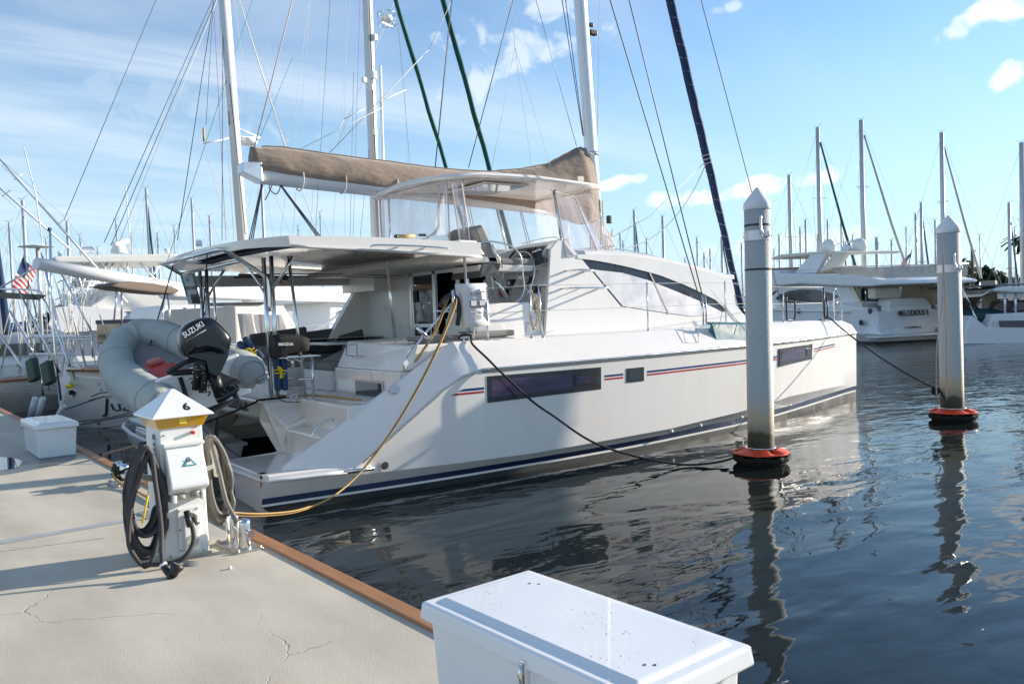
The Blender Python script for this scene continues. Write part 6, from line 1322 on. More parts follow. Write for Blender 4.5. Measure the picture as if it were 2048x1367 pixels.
def jw(a, b2, r=.006, m_=WIREL, y0=0, y1=0, ext=1.0, nm='rigging_line', n=6): 
    p0, p1 = J(*a, y=y0), J(*b2, y=y1); return M().tube([p0, p0+(p1-p0)*ext], r, n).build(nm, m_, kt)
M().tube([J(*q, y=0)+Vector((0, -.2, 0)) for q in ((449, 170), (480, 470))], .012, 5).build('mast_track_line', BLK, mz)
jw((738, 0), (757, 478), .018, BLK, -.16, -.16, nm='sail_track')
# booms with rolled sails
b3 = M().tube([J(325, 582, y=0), J(345, 583, y=0), J(745, 590, y=0)], [.19, .21, .21], 16).build('furling_boom', MASTW, kt); M().tube([J(330, 593, y=-.2), J(745, 604, y=-.2)], .02, 6).build('boom_groove', SHADEW, b3)
M().tube([J(72, 527, y=0), J(260, 560, y=0), J(440, 590, y=0)], [.13, .15, .13], 14).build('mizzen_boom', MASTW, kt)
# radars, spreaders, antennas
q = J(496, 288, y=0); M().lathe([(0, 0), (.24, 0), (.26, .05), (.24, .12), (.12, .17), (0, .175)], q, 20).build('radar_dome', WHTP, mz); M().bar(q+Vector((-.35, 0, -.02)), q+Vector((.05, 0, -.02)), .1, .05).build('radar_bracket', WHTP, mz)
for (a, b2) in (((407, 287), (465, 275)), ((465, 252), (520, 275)), ((465, 272), (518, 276))): jw(a, b2, .02, MASTW, nm='mizzen_spreader')
for (a, b2) in (((408, 283), (407, 256)), ((459, 250), (458, 222))): jw(a, b2, .028, mat('wood_antenna', (.5, .33, .12), .5), nm='deck_light_tube')
q = J(773, 36, y=0); rr_ = M()
for z in (-.22, .16): rr_.tube(ring(q+Vector((0, 0, z)), Vector((1, 0, 0)), Vector((0, 1, 0)), .30, 20), .014, 6, closed=True)
for k in range(6): a = k*PI/3; rr_.tube([q+Vector((.3*math.cos(a), .3*math.sin(a), -.22)), q+Vector((.3*math.cos(a), .3*math.sin(a), .16))], .01, 5)
rr_.bar(q+Vector((-.3, 0, -.22)), q+Vector((.3, 0, -.22)), .04, .03); rr_.build('radar_guard', STEEL, mm); M().lathe([(0, -.12), (.20, -.12), (.21, -.02), (.19, .07), (0, .09)], q, 18).build('radar_unit', WHTP, mm)
M().tube([J(688, 238, y=-.0), J(750, 207, y=0)], .035, 6, flat=.5).build('main_spreader', MASTW, mm); M().tube([J(750, 207, y=0), J(811, 180, y=0)], .035, 6, flat=.5).build('main_spreader', MASTW, mm)
M().tube([J(756, 130, y=.0)+Vector((.12, 0, 0)), J(762, 330, y=0)+Vector((.12, 0, 0)), J(764, 478, y=0)+Vector((.12, 0, 0))], .05, 8).build('spinnaker_pole', MASTW, mm)
for (x, y, w_) in ((750, 75, .10), (748, 150, .12), (745, 175, .1), (728, 160, .08), (750, 265, .1)): c = J(x, y, y=-.2); M().box(c-Vector((.08, .06, w_)), c+Vector((.08, .06, w_))).build('mast_fitting', WHTP, mm, bev=.02)
for (a, b2, r_) in (((893, 338), (788, -10), .075), ((980, 342), (883, -10), .10)):
    p0, p1 = J(*a, y=0), J(*b2, y=0); p0 = p0-(p1-p0)*.55; p1 = p1+(p1-p0)*.3; M().tube([p0.lerp(p1, i/20)+Vector((.01*math.sin(i*2), .015*math.cos(i*1.4), 0)) for i in range(21)], [r_*(1+.06*math.sin(i*1.7)) for i in range(21)], 10).build('furled_headsail', GREENF, kt)
GT = mat('green_line', (.03, .25, .20), .8); RT_ = mat('reddish_line', (.45, .10, .14), .8); DKW = mat('dark_cable', (0, 0, 0))
for (a, b2, r_, m_) in (((208, 485), (425, 0), .008, DKW), ((222, 490), (432, 0), .008, DKW), ((238, 485), (434, 0), .007, LJ), ((355, 480), (426, 10), .010, DKW), ((335, 520), (505, 0), .007, GT), ((412, 250), (427, 0), .006, DKW), ((444, 480), (446, 0), .009, DKW), ((452, 480), (430, 60), .006, RT_), ((468, 480), (437, 0), .007, LJ),
                        ((408, 290), (450, 440), .006, LJ), ((505, 260), (468, 0), .006, LJ), ((572, 300), (478, 0), .018, MASTW), ((585, 320), (488, 0), .006, LJ), ((520, 275), (575, 140), .007, GT), ((640, 480), (575, 300), .014, MASTW), ((620, 480), (640, 170), .006, LJ), ((675, 290), (790, 0), .006, LJ), ((690, 480), (690, 0), .006, LJ), ((706, 480), (720, 0), .006, RT_), ((700, 480), (706, 200), .006, DKW),
                        ((870, 345), (905, 0), .008, DKW), ((810, 180), (815, 330), .006, LJ), ((812, 185), (798, 60), .006, LJ), ((688, 238), (660, 300), .006, LJ), ((720, 478), (735, 330), .006, DKW), ((585, 480), (620, 0), .006, LJ), ((560, 480), (612, 50), .005, LJ), ((820, 330), (792, 0), .006, GT), ((665, 470), (700, 0), .005, LJ), ((630, 478), (660, 0), .006, DKW)):
    jw(a, b2, r_, m_, ext=1.2)
jw((128, 440), (312, 0), .007, DKW, ext=1.2)
# stern gear: arch, davits, rails, solar panel, jerry cans, seats
def jt(pts, x0, r=.022, nm='stern_arch_tube', m_=STEEL, k=0):
    pp = [J(*q[:2], x=(q[2] if len(q) > 2 else x0)) for q in pts]; return M().tube(smooth_path(pp, k) if k else pp, r, 8).build(nm, m_, kt)
jt([(0, 578), (70, 580), (86, 596), (100, 625), (142, 738)], -.1, .026, k=4); jt([(0, 590), (62, 590), (80, 600)], -.1, .02); jt([(38, 582), (120, 745)], -.35, .026); jt([(20, 622), (75, 720)], -.2, .024); jt([(0, 668), (62, 758)], -.5, .026)
jt([(100, 455), (103, 600), (110, 700), (122, 800)], -.35, .028, 'outboard_crane'); jt([(99, 455), (99, 462)], -.35, .045, 'crane_cap', BLK)
jt([(0, 575), (98, 520)], -.35, .020, 'crane_stay'); jt([(108, 520), (183, 662)], -.1, .022, 'crane_stay'); jt([(85, 512), (120, 660), (150, 760)], -.2, .016, 'crane_stay'); jt([(82, 505), (112, 640)], .1, .014, 'crane_stay')
jt([(75, 495), (80, 600), (84, 700)], .3, .05, 'wind_pole', ALU); c = J(72, 492, x=.3); M().lathe([(0, .03), (.1, .03), (.42, -.02), (.1, -.0), (0, -.01)], c, 20).build('antenna_disc', OFFW, kt); jt([(86, 495), (72, 392), (48, 296)], .3, .014, 'whip_antenna', WHTP)
for yy in (673, 708): jt([(60, yy), (183, yy)], 0, .035, 'rail_seat', WHTP)
jt([(105, 680), (185, 678)], -.1, .018); jt([(90, 640), (110, 668)], -.1, .014)
for pts in (((183, 660), (186, 715)), ((165, 672), (166, 715)), ((140, 700), (165, 735))): jt(pts, -.05, .022, 'rail_post')
jt([(130, 690), (150, 740), (160, 760)], -.12, .02, 'arch_leg'); jt([(85, 742), (86, 790)], -.2, .03, 'arch_leg'); jt([(93, 740), (100, 782)], -.1, .02, 'arch_leg')
c = [J(*q, x=-.2) for q in ((0, 586), (92, 592), (78, 600), (0, 596))]; M().prism(c, (0, 0, .03)).build('solar_panel', mat('solar_dark', (.03, .03, .035), .3, coat=.5), kt)
for (x, y, lab) in ((66, 738, 0), (96, 744, 0)):
    c = J(x, y, x=-.45); jc = M(); jc.T = Matrix.Translation(c) @ Matrix.Rotation(rad(-18), 4, 'X') @ Matrix.Rotation(rad(4), 4, 'Y'); jc.box((-.09, -.16, -.30), (.09, .16, .26)); jc.build('fuel_can', mat('can_green', (.05, .085, .06), .6, var=.2, vs=6, bump=.004, bs=20), kt, bev=.04, seg=3)
for k, x in enumerate((57, 72)): jt([(x, 845), (x+14, 795)], -.55, .07, 'white_fender_tube', WHTP)
c = J(134, 772, x=-.3); M().tube([c, c+Vector((0, -.22, .02))], .05, 10).build('yellow_float_can', YELB, kt)
jt([(96, 865), (128, 810)], -.7, .06, 'boarding_plank', WHTP)
gr_ = [J(*q, x=.3) for q in ((192, 640), (257, 638), (256, 682), (193, 688))]; M().prism(gr_, (.35, 0, 0)).build('stainless_grill', mat('grill_steel', (.30, .24, .19), .25, metal=.9, var=.3, vs=3), kt, bev=.03)
M().prism([J(*q, x=.28) for q in ((191, 640), (257, 638), (257, 646), (191, 648))], (.37, 0, 0)).build('grill_lid_rim', mat('grill_dark', (.05, .05, .07), .3, metal=.8), kt)
jt([(197, 688), (197, 740)], .35, .02, 'grill_post')
rope('stern_rope', [jp(208, 792, -.1), jp(120, 822, -.6), jp(40, 855, -1.4)], .013, BLKR, '', parent=kt, k=0); rope('stern_rope', [jp(282, 826, -.05), jp(180, 845, -.5), jp(95, 862, -1.5)], .012, BLKR, '', parent=kt, k=3)
random.seed(21)
for k in range(44):
    a = (random.uniform(20, 200), random.uniform(540, 660)); jt([a, (a[0]+random.uniform(-45, 45), random.uniform(680, 760))], random.uniform(-.1, 1.8), random.uniform(.005, .016), 'rigging_line', LJ)

# ---- sport fishing boat with its tower, behind the ketch
SF = Fr((2.2, 17.5, 0), 4); F = SF.at
sf = thing('sport_fishing_boat', 'white sport fishing boat with tall tubular tower, two outriggers and an open array radar', 'motor yacht', SF.o, SF.deg)
mloft([[(x, -w_, zs), (x, -w_*.97, .3), (x, -w_*.6, -.5), (x, w_*.6, -.5), (x, w_*.97, .3), (x, w_, zs)] for (x, w_, zs) in ((-2, 2.4, 1.3), (3, 2.6, 1.4), (8, 2.5, 1.9), (12, 1.4, 2.5), (14, .2, 2.8))], 'hull', OFFW, sf)
def fp(pts, y, th, nm, m_=IVORY, auto=0): return M().prism([F(*q, y=y) for q in pts], (0, th, 0)).build(nm, m_, sf, bev=.04)
fp([(160, 625), (200, 600), (232, 572), (262, 560), (395, 580), (400, 625), (300, 622)], -1.9, 3.8, 'flybridge', OFFW)
mloft([[F(*q, y=yy) for q in ((96, 650), (130, 665), (270, 655), (285, 632), (225, 618), (150, 610), (110, 615))] for yy in (-2.3, 2.3)], 'cockpit_overhang', WHT, sf, auto=0)
fp([(150, 660), (270, 650), (275, 790), (150, 790)], -1.7, 3.4, 'house', WHT)
fp([(262, 618), (360, 625), (352, 665), (268, 665)], -2.35, .05, 'house_window', mat('brown_shade', (.12, .085, .06), .5, var=.3))
fp([(276, 624), (300, 622), (296, 665), (272, 665)], -2.42, .03, 'canvas_panel', mat('tan_canvas', (.30, .23, .17), .8))
# tower hardtop and tubes
c = [F(*q, y=-1.6) for q in ((105, 517), (112, 512), (352, 507), (357, 512), (352, 524), (115, 525))]
M().prism(c, (0, 3.2, 0)).build('tower_hardtop', OFFW, sf, bev=.05)
def ft(a, b2, y0=-1.4, y1=-1.4, r=.03, nm='tower_tube', m_=ALU): return M().tube([F(*a, y=y0), F(*b2, y=y1)], r, 8).build(nm, m_, sf)
for yy in (-1.4, 1.4):
    for (a, b2) in (((148, 520), (118, 690)), ((180, 520), (150, 620)), ((190, 545), (138, 650)), ((230, 520), (170, 640)), ((255, 516), (255, 560)), ((275, 520), (330, 580)), ((240, 530), (290, 575)), ((325, 520), (290, 575)), ((200, 528), (245, 575)), ((130, 600), (200, 560)), ((142, 560), (200, 565)), ((160, 520), (200, 580)), ((215, 525), (180, 600)), ((260, 560), (300, 620))): ft(a, b2, yy, yy)
for (a, b2) in (((0, 318), (255, 605)), ((-5, 372), (142, 500))): ft(a, b2, -2.2 if a[1] < 350 else 2.2, -2.2 if a[1] < 350 else 2.2, .035, 'outrigger', WHTP)
for (x, y) in ((37, 352), (125, 440), (13, 385)): ft((x-9, y+8), (x+8, y-5), -2.2, -2.2, .014, 'outrigger_spreader', WHTP)
for (a, b2) in (((0, 318), (125, 430)), ((125, 430), (255, 590)), ((2, 330), (128, 452)), ((-5, 380), (100, 485))): ft(a, b2, -2.4, -2.4, .006, 'outrigger_line', LJ)
M().hexa([F(*q, y=yy) for q, yy in (((156, 508), -.5), ((192, 506), -.5), ((192, 506), .5), ((156, 508), .5), ((162, 494), -.4), ((188, 492), -.4), ((188, 492), .4), ((162, 494), .4))]).build('life_raft', WHTP, sf, bev=.1, seg=4)
c = F(238, 505, y=0); M().lathe([(.28, -.02), (.26, .1), (.16, .28), (.10, .34), (0, .35)], c, 16).build('radar_base', WHTP, sf); M().tube([F(227, 489, y=-.3), F(254, 482, y=.3)], .09, 10).build('radar_array', WHTP, sf)
ft((262, 505), (251, 368), 0, 0, .018, 'whip_antenna', WHTP); ft((120, 512), (119, 503), 0, 0, .06, 'light_dome', WHTP); ft((335, 508), (333, 497), 0, 0, .10, 'light_dome', WHTP)
bb = [J(*q, y=-1.3) for q in ((222, 572), (236, 565), (262, 562), (310, 566), (345, 573), (362, 580), (350, 588), (300, 584), (250, 578))]
M().prism(bb, (0, .7, 0)).build('brown_bimini', mat('brown_canvas', (.16, .125, .10), .85, var=.12), kt, bev=.04)
for (a, b2) in (((234, 575), (228, 640)), ((243, 576), (243, 650)), ((335, 586), (345, 680)), ((330, 586), (318, 680))): M().tube([J(*a, y=-1.25), J(*b2, y=-1.25)], .02, 8).build('bimini_pole', STEEL, kt)
m = M()
for k in range(60): m.tube([F(random.uniform(118, 175), random.uniform(530, 620), y=random.uniform(-2, 1)), F(random.uniform(110, 185), random.uniform(560, 690), y=random.uniform(-2, 1))], random.uniform(.008, .022), 6)
m.build('tower_ladder_and_rods', ALU, sf)
fp([(140, 545), (185, 548), (188, 575), (150, 572)], .5, .4, 'tower_seat_box', mat('pale_grey', (0, 0, 0)))

# ---- more boats seen under the roof of the catamaran, beyond the ketch
def sailhull(par, L_, B_, zs, m_=WHT, stripe=None):
    mloft([[(x*L_, -w_*B_, zs*s_), (x*L_, -w_*B_*.96, .25), (x*L_, -w_*B_*.45, -.3), (x*L_, w_*B_*.45, -.3), (x*L_, w_*B_*.96, .25), (x*L_, w_*B_, zs*s_)] for (x, w_, s_) in ((-.42, .36, 1), (-.25, .46, .98), (0, .5, 1), (.25, .40, 1.08), (.42, .2, 1.2), (.5, .02, 1.3))], 'hull', m_, par)
    M().loft([[(x*L_, -w_*B_, zs*s_-.03), (x*L_, w_*B_, zs*s_-.03)] for (x, w_, s_) in ((-.42, .35, 1), (0, .49, 1), (.25, .39, 1.08), (.49, .03, 1.28))]).build('deck', OFFW, par)
sm1 = thing('motor_cruiser', 'white motor cruiser with dark slanted windows seen under the catamaran roof', 'motor yacht', (12.5, 15.5, 0), 8)
sailhull(sm1, 13, 4.4, 1.7); M().hexa([(-4.5, -1.8, 1.6), (3.0, -1.6, 1.7), (3.0, 1.6, 1.7), (-4.5, 1.8, 1.6), (-4.2, -1.6, 3.1), (.8, -1.3, 3.1), (.8, 1.3, 3.1), (-4.2, 1.6, 3.1)]).build('cabin', WHT, sm1, bev=.08)
for (x0, x1) in ((-3.9, -2.0), (-1.6, 1.2)): M().hexa([(x0, -1.79, 1.95), (x1+.8, -1.75, 1.95), (x1+.8, -1.6, 1.95), (x0, -1.6, 1.95), (x0+.1, -1.72, 2.75), (x1, -1.62, 2.75), (x1, -1.5, 2.75), (x0+.1, -1.5, 2.75)]).build('window', TINT, sm1, bev=.02)
M().box((-4.8, -1.9, 3.05), (.6, 1.9, 3.2)).build('cabin_roof', WHT, sm1, bev=.05)
for x in (1.5, 2.6, 3.8, 5.0): M().tube([(x, -2.0, 1.75), (x, -2.0, 2.5)], .02, 6).build('rail_stanchion', STEEL, sm1)
M().tube([(1, -2.05, 2.5), (5.4, -1.6, 2.7), (6.4, 0, 2.85)], .02, 6).build('bow_rail', STEEL, sm1); M().box((-5.4, -2.22, 1.55), (4.8, -2.16, 1.62)).build('wood_strake', VARN, sm1)
sm2 = thing('pilothouse_boat', 'white pilothouse boat with a hard dodger and sliding windows behind the ketch enclosure', 'boat', (5.0, 11.6, 0), 6)
sailhull(sm2, 12, 3.8, 1.5); M().hexa([(-3.2, -1.4, 1.5), (1.2, -1.3, 1.5), (1.2, 1.3, 1.5), (-3.2, 1.4, 1.5), (-3.0, -1.3, 3.0), (.2, -1.1, 3.0), (.2, 1.1, 3.0), (-3.0, 1.3, 3.0)]).build('hard_dodger', WHT, sm2, bev=.1, seg=3)
for x in (-2.8, -1.8, -.8): M().hexa([(x, -1.43, 2.0), (x+.8, -1.41, 2.0), (x+.8, -1.3, 2.0), (x, -1.3, 2.0), (x+.05, -1.38, 2.7), (x+.75, -1.35, 2.7), (x+.75, -1.2, 2.7), (x+.05, -1.2, 2.7)]).build('dodger_window', TINT, sm2, bev=.02)
M().box((-1.6, -1.3, 3.0), (.2, 1.3, 3.04)).build('dodger_roof_panel', mat('panel_dark', (.10, .10, .10), .4), sm2, bev=.02)
for x in (-3.1, -2.2, -1.3): M().tube([(x, -1.45, 1.5), (x+.1, -1.35, 3.0)], .02, 6).build('dodger_frame', STEEL, sm2)
M().tube(smooth_path([(-3.6, -1.7, 1.5), (-3.6, -1.7, 2.2), (-2.5, -1.8, 2.3), (3.5, -1.6, 2.3), (5, -.6, 2.4)], 4), .02, 6).build('side_rail', STEEL, sm2)
for x in (-2, -.5, 1, 2.5): M().tube([(x, -1.8, 1.5), (x, -1.78, 2.3)], .018, 6).build('rail_post', STEEL, sm2)
M().tube([(1.5, 0, 1.6), (4.2, -1.6, 3.6)], .05, 10).build('whisker_pole', WHTP, sm2)
M().cyl((2.3, -1.0, 1.65), (2.9, -1.0, 1.65), .3, n=16).build('life_raft_canister', OFFW, sm2)
sf3 = thing('cruising_sailboat', 'white sailboat with grey sail bundled on its boom, low at the left picture edge', 'sailboat', (-1.5, 24, 0), 85)
sailhull(sf3, 12, 3.9, 1.3, OFFW); 
M().tube([(-5.5, 0, 2.3), (-3, 0, 2.55), (0, 0, 2.6), (1.5, 0, 2.5)], [.2, .38, .35, .15], 12).build('bundled_sail', CLOTHG, sf3)
M().box((-3, -1.2, 1.3), (2, 1.2, 1.9)).build('cabin', WHT, sf3, bev=.1)
sf4 = thing('striped_sailboat', 'weathered sailboat hull with brown striped side at the far left', 'sailboat', (-.6, 15.5, 0), 8)
mloft([[(x, -w_, zs), (x, -w_*.95, .5), (x, -w_*.6, -.1), (x, w_*.6, -.1), (x, w_*.95, .5), (x, w_, zs)] for (x, w_, zs) in ((-1.3, .06, .95), (-.9, .6, .95), (-.2, 1.2, 1.0), (.8, 1.7, 1.0), (3, 1.9, 1.0), (8, 1.5, 1.3), (11, .1, 1.6))], 'hull', mat('striped_hull', (.50, .47, .42), .5, var=.25, vs=3, stretch=(1, 1, 8)), sf4)
M().tube([(-1.3, -.1, .97), (-.9, -.64, .97), (-.2, -1.24, 1.02), (.8, -1.73, 1.02), (3, -1.93, 1.02), (8, -1.53, 1.32)], .04, 6).build('brown_rub_rail', VARN, sf4)

# ---- flag of the ketch (waving, stars as small patches)
def flag(loc_pts, name, label, cat, nx=26, ny=13, thick=.0):
    a, b2, c, d = loc_pts; o = a; t = thing(name, label, cat, a); ms = [mat('flag_red', (.42, .045, .05), .8, var=.08), mat('flag_white', (.70, .68, .66), .8, var=.04), mat('flag_blue', (.03, .07, .18), .8, var=.08)]
    m = M(); g_ = []; nr = (b2-a).cross(d-a).normalized()
    for i in range(nx+1):
        row = []
        for j in range(ny+1):
            u, v = i/nx, j/ny; row.append(a.lerp(b2, u).lerp(d.lerp(c, u), v)-o+nr*((b2-a).length*.05*math.sin(u*7+v*2.2)))
        g_.append(row)
    m.loft(g_, mif=lambda i, j: 2 if (i < nx*.5 and j < 7) else (0 if j % 2 == 0 else 1)); m.build('cloth', ms, t)
    st = M()
    for r_ in range(7):
        for c_ in range(5):
            u, v = .03+(c_+.5*(r_ % 2))*.07, .05+r_*.07; k = a.lerp(b2, u).lerp(d.lerp(c, u), v)-o+nr*((b2-a).length*.05*math.sin(u*7+v*2.2)); e1 = (b2-a).normalized()*(b2-a).length*.010; e2 = (d-a).normalized()*(b2-a).length*.010
            for s_ in (-1, 1): w_ = nr*.004*s_; st.add([k-e1+w_, k-e2+w_, k+e1+w_, k+e2+w_], [(0, 1, 2, 3)])
    st.build('stars', ms[1], t); return t
fx = .0
fa, fb, fc, fd_ = P(47, 514, x=.6), P(73, 545, x=.6), P(46, 590, x=.35), P(24, 574, x=.6)
# hoist on the upper edge: blue canton at the top of the hanging cloth
fl = flag([P(46, 513, y=11), P(73, 545, y=11.1), P(50, 596, y=11), P(24, 572, y=10.9)], 'national_flag', 'large red, white and blue striped flag with stars hanging at the ketch stern', 'flag')
M().tube([Vector((.02, 0, .05)), Vector((.25, .1, -1.6))], .02, 8).build('flag_staff', STEEL, fl)

# ================================================================== right side
# ---- motor yacht
q0 = WF.at(1745, 685, z=0); MF = Fr((q0.x, q0.y, 0), 90+18)
d_ = P(1700, 684, z=0)-P(1745, 686, z=0)
A0 = math.degrees(math.atan2(d_.y, d_.x)); q1 = P(1790, 690, z=0); q2_ = P(1888, 688, z=0)
_aw = Vector((FW.x, FW.y, 0)).normalized(); _lf = -Vector((RT.x, RT.y, 0)).normalized(); _th = rad(16)
_bow = _aw*math.cos(_th)+_lf*math.sin(_th); _prt = _lf*math.cos(_th)-_aw*math.sin(_th); W2 = 3.0
_pc = P(1738, 687, z=0); MY = Fr(_pc-_prt*W2, math.degrees(math.atan2(_bow.y, _bow.x))); G = MY.at
my = thing('motor_yacht', 'large white flybridge motor yacht with a gold lettered transom and dark oval windows', 'motor yacht', MY.o, MY.deg)
def gp(px, py, y): return G(px, py, y=y)
W3 = W2
# which side faces us: port side (+y)
yh = []
for (x, w_, zs, fl_) in ((-.2, .84, 1.75, 0), (.6, .97, 1.9, 0), (3, 1.0, 2.0, 0), (9, 1.0, 2.1, 0), (16, .92, 2.5, 0), (21, .55, 3.1, 0), (24, .05, 3.5, 0)):
    yh.append([(x, -W3*w_, zs), (x, -W3*w_*.98, .5), (x, -W3*w_*.7, -.6), (x, W3*w_*.7, -.6), (x, W3*w_*.98, .5), (x, W3*w_, zs)])
mloft(yh, 'hull', SHADEW, my)
def hy_(x, z, pr_=0): w_ = interp(x, [(-.2, .84), (.6, .97), (3, 1), (9, 1), (16, .92), (24, .05)]); return W3*w_+pr_
M().box((-.9, -W3*.95, .32), (.2, W3*1.02, .42)).build('swim_platform', WHT, my, bev=.04)
M().hexa([(-.6, W3*.55, .45), (2.6, W3*.80, .45), (2.6, W3*1.02, .45), (-.6, W3*.92, .45), (.7, W3*.60, 2.0), (2.6, W3*.80, 2.35), (2.6, W3*1.0, 2.35), (.7, W3*.86, 2.0)]).build('quarter_wing', SHADEW, my, bev=.15, seg=4)
M().hexa([(-.6, -W3*.92, .45), (2.6, -W3*1.02, .45), (2.6, -W3*.85, .45), (-.6, -W3*.72, .45), (.7, -W3*.86, 2.0), (2.6, -W3, 2.35), (2.6, -W3*.85, 2.35), (.7, -W3*.7, 2.0)]).build('quarter_wing', SHADEW, my, bev=.12, seg=3)
tr2 = M().hexa([(-.25, -W3*.40, .45), (.6, -W3*.40, .45), (.6, W3*.56, .45), (-.25, W3*.56, .45), (-.05, -W3*.40, 2.05), (.6, -W3*.40, 2.05), (.6, W3*.56, 2.05), (-.05, W3*.56, 2.05)]).build('transom_block', WHT, my, bev=.05)
M().hexa([(-.10, -W3*.38, 2.05), (1.0, -W3*.38, 2.05), (1.0, W3*.54, 2.05), (-.10, W3*.54, 2.05), (.2, -W3*.34, 2.45), (1.0, -W3*.34, 2.45), (1.0, W3*.50, 2.45), (.2, W3*.50, 2.45)]).build('transom_top', WHT, my, bev=.08)
st_ = M()
for k in range(6): st_.box((-.2+k*.22, -W3*.42, .45+.0), (1.6, -W3*.70, .45+.27*(k+1)))
st_.build('transom_stairs', mat('stair_shade', (.6, .6, .58), .6), my)
GOLD = mat('gold_letters', (.055, .04, .02), .45, var=.1)
text('yacht_name', 'MELODIOUS II', .44, (-.36, W3*.10, 1.60), (0, -1, 0), (.12, 0, 1), GOLD, my, squash=.72, bold=.008, depth=.01)
text('yacht_port', 'ST. PETERSBURG, FL', .15, (-.30, W3*.10, .80), (0, -1, 0), (.12, 0, 1), GOLD, my, squash=.85, depth=.01)
# superstructure in side profile
Wc = W3*.84
def gpoly(pts, y, th, nm, m_=WHT, bev=.03): return M().prism([gp(*q, y) for q in pts], (0, th, 0)).build(nm, m_, my, bev=bev)
gpoly([(1540, 640), (1540, 572), (1600, 566), (1690, 566), (1700, 575), (1712, 600), (1728, 625), (1738, 640)], Wc, -2*Wc, 'main_cabin', SHADEW, .05)
xa_ = gp(1712, 600, Wc).x; M().box((xa_, -Wc*.97, 1.9), (xa_+3, Wc*.97, gp(1712, 566, Wc).z)).build('aft_saloon', IVORY, my, bev=.03)
gpoly([(1540, 573), (1540, 540), (1560, 546), (1620, 548), (1700, 550), (1745, 556), (1775, 563), (1777, 569), (1740, 573), (1700, 573), (1600, 568)], W3*.99, -2*W3*.99, 'upper_deck', SHADEW, .10)
ovp = [(1551, 596), (1560, 588), (1580, 581), (1605, 578), (1635, 579), (1660, 585), (1678, 592), (1665, 600), (1640, 605), (1600, 606), (1570, 605), (1556, 601)]
gpoly(ovp, Wc+.02, -.1, 'oval_window', mat('yacht_window', (.015, .03, .05), .12, coat=.5), 0)
gpoly([(1540, 588), (1549, 582), (1556, 580), (1546, 590), (1540, 592)], Wc+.02, -.1, 'oval_window', mat('yacht_window', (0, 0, 0)), 0)
zt2 = gp(1712, 572, Wc).z
for (y0, y1) in ((.86, .52), (.50, .20), (.18, -.20)): M().box((xa_-.03, Wc*y0, 2.1), (xa_-.01, Wc*y1, zt2-.15)).build('saloon_door_glass', TINT, my)
for y0 in (.87, .51, .19, -.21): M().box((xa_-.06, Wc*y0-.03, 2.05), (xa_-.0, Wc*y0+.03, zt2-.1)).build('door_frame', STEEL, my)
stp = M()
for k in range(9): a = gp(1702+k*3.4, 572+k*7.5, Wc*1.0); stp.box(a, a+Vector((.25, -.7, -.06)))
stp.prism([gp(*q, Wc*1.02) for q in ((1697, 572), (1704, 570), (1735, 632), (1727, 634))], (0, -.05, 0)); stp.build('side_staircase', IVORY, my)
M().prism([(xa_, -Wc*.9, 2.0), (xa_-2.2, -Wc*.9, 2.0), (xa_-1.4, -Wc*.9, 3.0), (xa_-.6, -Wc*.9, zt2), (xa_, -Wc*.9, zt2)], (0, .25, 0)).build('aft_wing', IVORY, my, bev=.05)
for yy in (W3*.72, -W3*.8): M().cyl((1.2, yy, 2.3), (1.2, yy, zt2+.1), .05).build('deck_pillar', STEEL, my)
M().box((.2, W3*.2, 2.45), (.8, W3*.8, 3.1)).build('cockpit_seat', IVORY, my, bev=.1)
# flybridge: arch, hardtop, rails, domes
FW_ = W3*.62
gpoly([(1541, 516), (1560, 509), (1620, 504), (1660, 502), (1695, 504), (1695, 507), (1688, 509), (1640, 509), (1580, 514), (1545, 519)], FW_, -2*FW_, 'fly_hardtop', IVORY, .05)
for yy in (FW_, -FW_+.3):
    gpoly([(1622, 508), (1655, 504), (1632, 546), (1588, 546)], yy, -.3, 'radar_arch', SHADEW if yy > 0 else IVORY, .04)
    gpoly([(1668, 506), (1694, 505), (1676, 532), (1640, 545), (1640, 540)], yy, -.3, 'arch_aft', IVORY, .04)
gpoly([(1642, 532), (1682, 532), (1682, 546), (1640, 546)], FW_*.5, -FW_, 'bar_unit', IVORY, .04); gpoly([(1543, 536), (1590, 534), (1590, 546), (1543, 546)], FW_*.8, -1.6*FW_, 'fly_seats', mat('fly_brown', (.25, .20, .16), .7), .04)
gpoly([(1660, 536), (1768, 533), (1768, 556), (1680, 550)], W3*.92, -.04, 'deck_rail_panel', mat('rail_canvas', (.55, .52, .46), .5, alpha=.75), 0)
gpoly([(1768, 533), (1770, 533), (1770, 556), (1768, 556)], W3*.92, -1.84*W3, 'deck_rail_panel', mat('rail_canvas', (0, 0, 0)), 0)
M().tube([gp(1560, 543, W3*.93), gp(1680, 534, W3*.93), gp(1769, 531, W3*.93), gp(1769, 531, W3*.93)+Vector((0, -1.86*W3, 0))], .025, 6).build('fly_rail', STEEL, my)
for (x, y, r_) in ((1658, 491, .44), (1719, 490, .46), (1692, 496, .26)): M().lathe([(r_*.8, -r_*.9), (r_, -r_*.7), (r_, 0), (r_*.85, r_*.5), (r_*.45, r_*.85), (0, r_*.95)], gp(x, y, .6 if x < 1700 else -.4), 18).build('satellite_dome', WHTP, my)
M().tube([gp(1672, 488, 0), gp(1712, 481, 0)], .09, 8, flat=.6).build('radar_array', WHTP, my); M().tube([gp(1690, 505, 0), gp(1692, 486, 0)], .06, 8).build('radar_mast', WHTP, my)
M().prism([gp(*q, -.3) for q in ((1782, 531), (1872, 527), (1872, 530), (1800, 534))], (0, -.5, 0)).build('davit_crane', WHT, my, bev=.04)
M().tube([gp(1540, 601, W3+.0)+Vector((0, 0, .1)), gp(1640, 606, W3), gp(1755, 605, W3)], .02, 6).build('side_rail', STEEL, my)
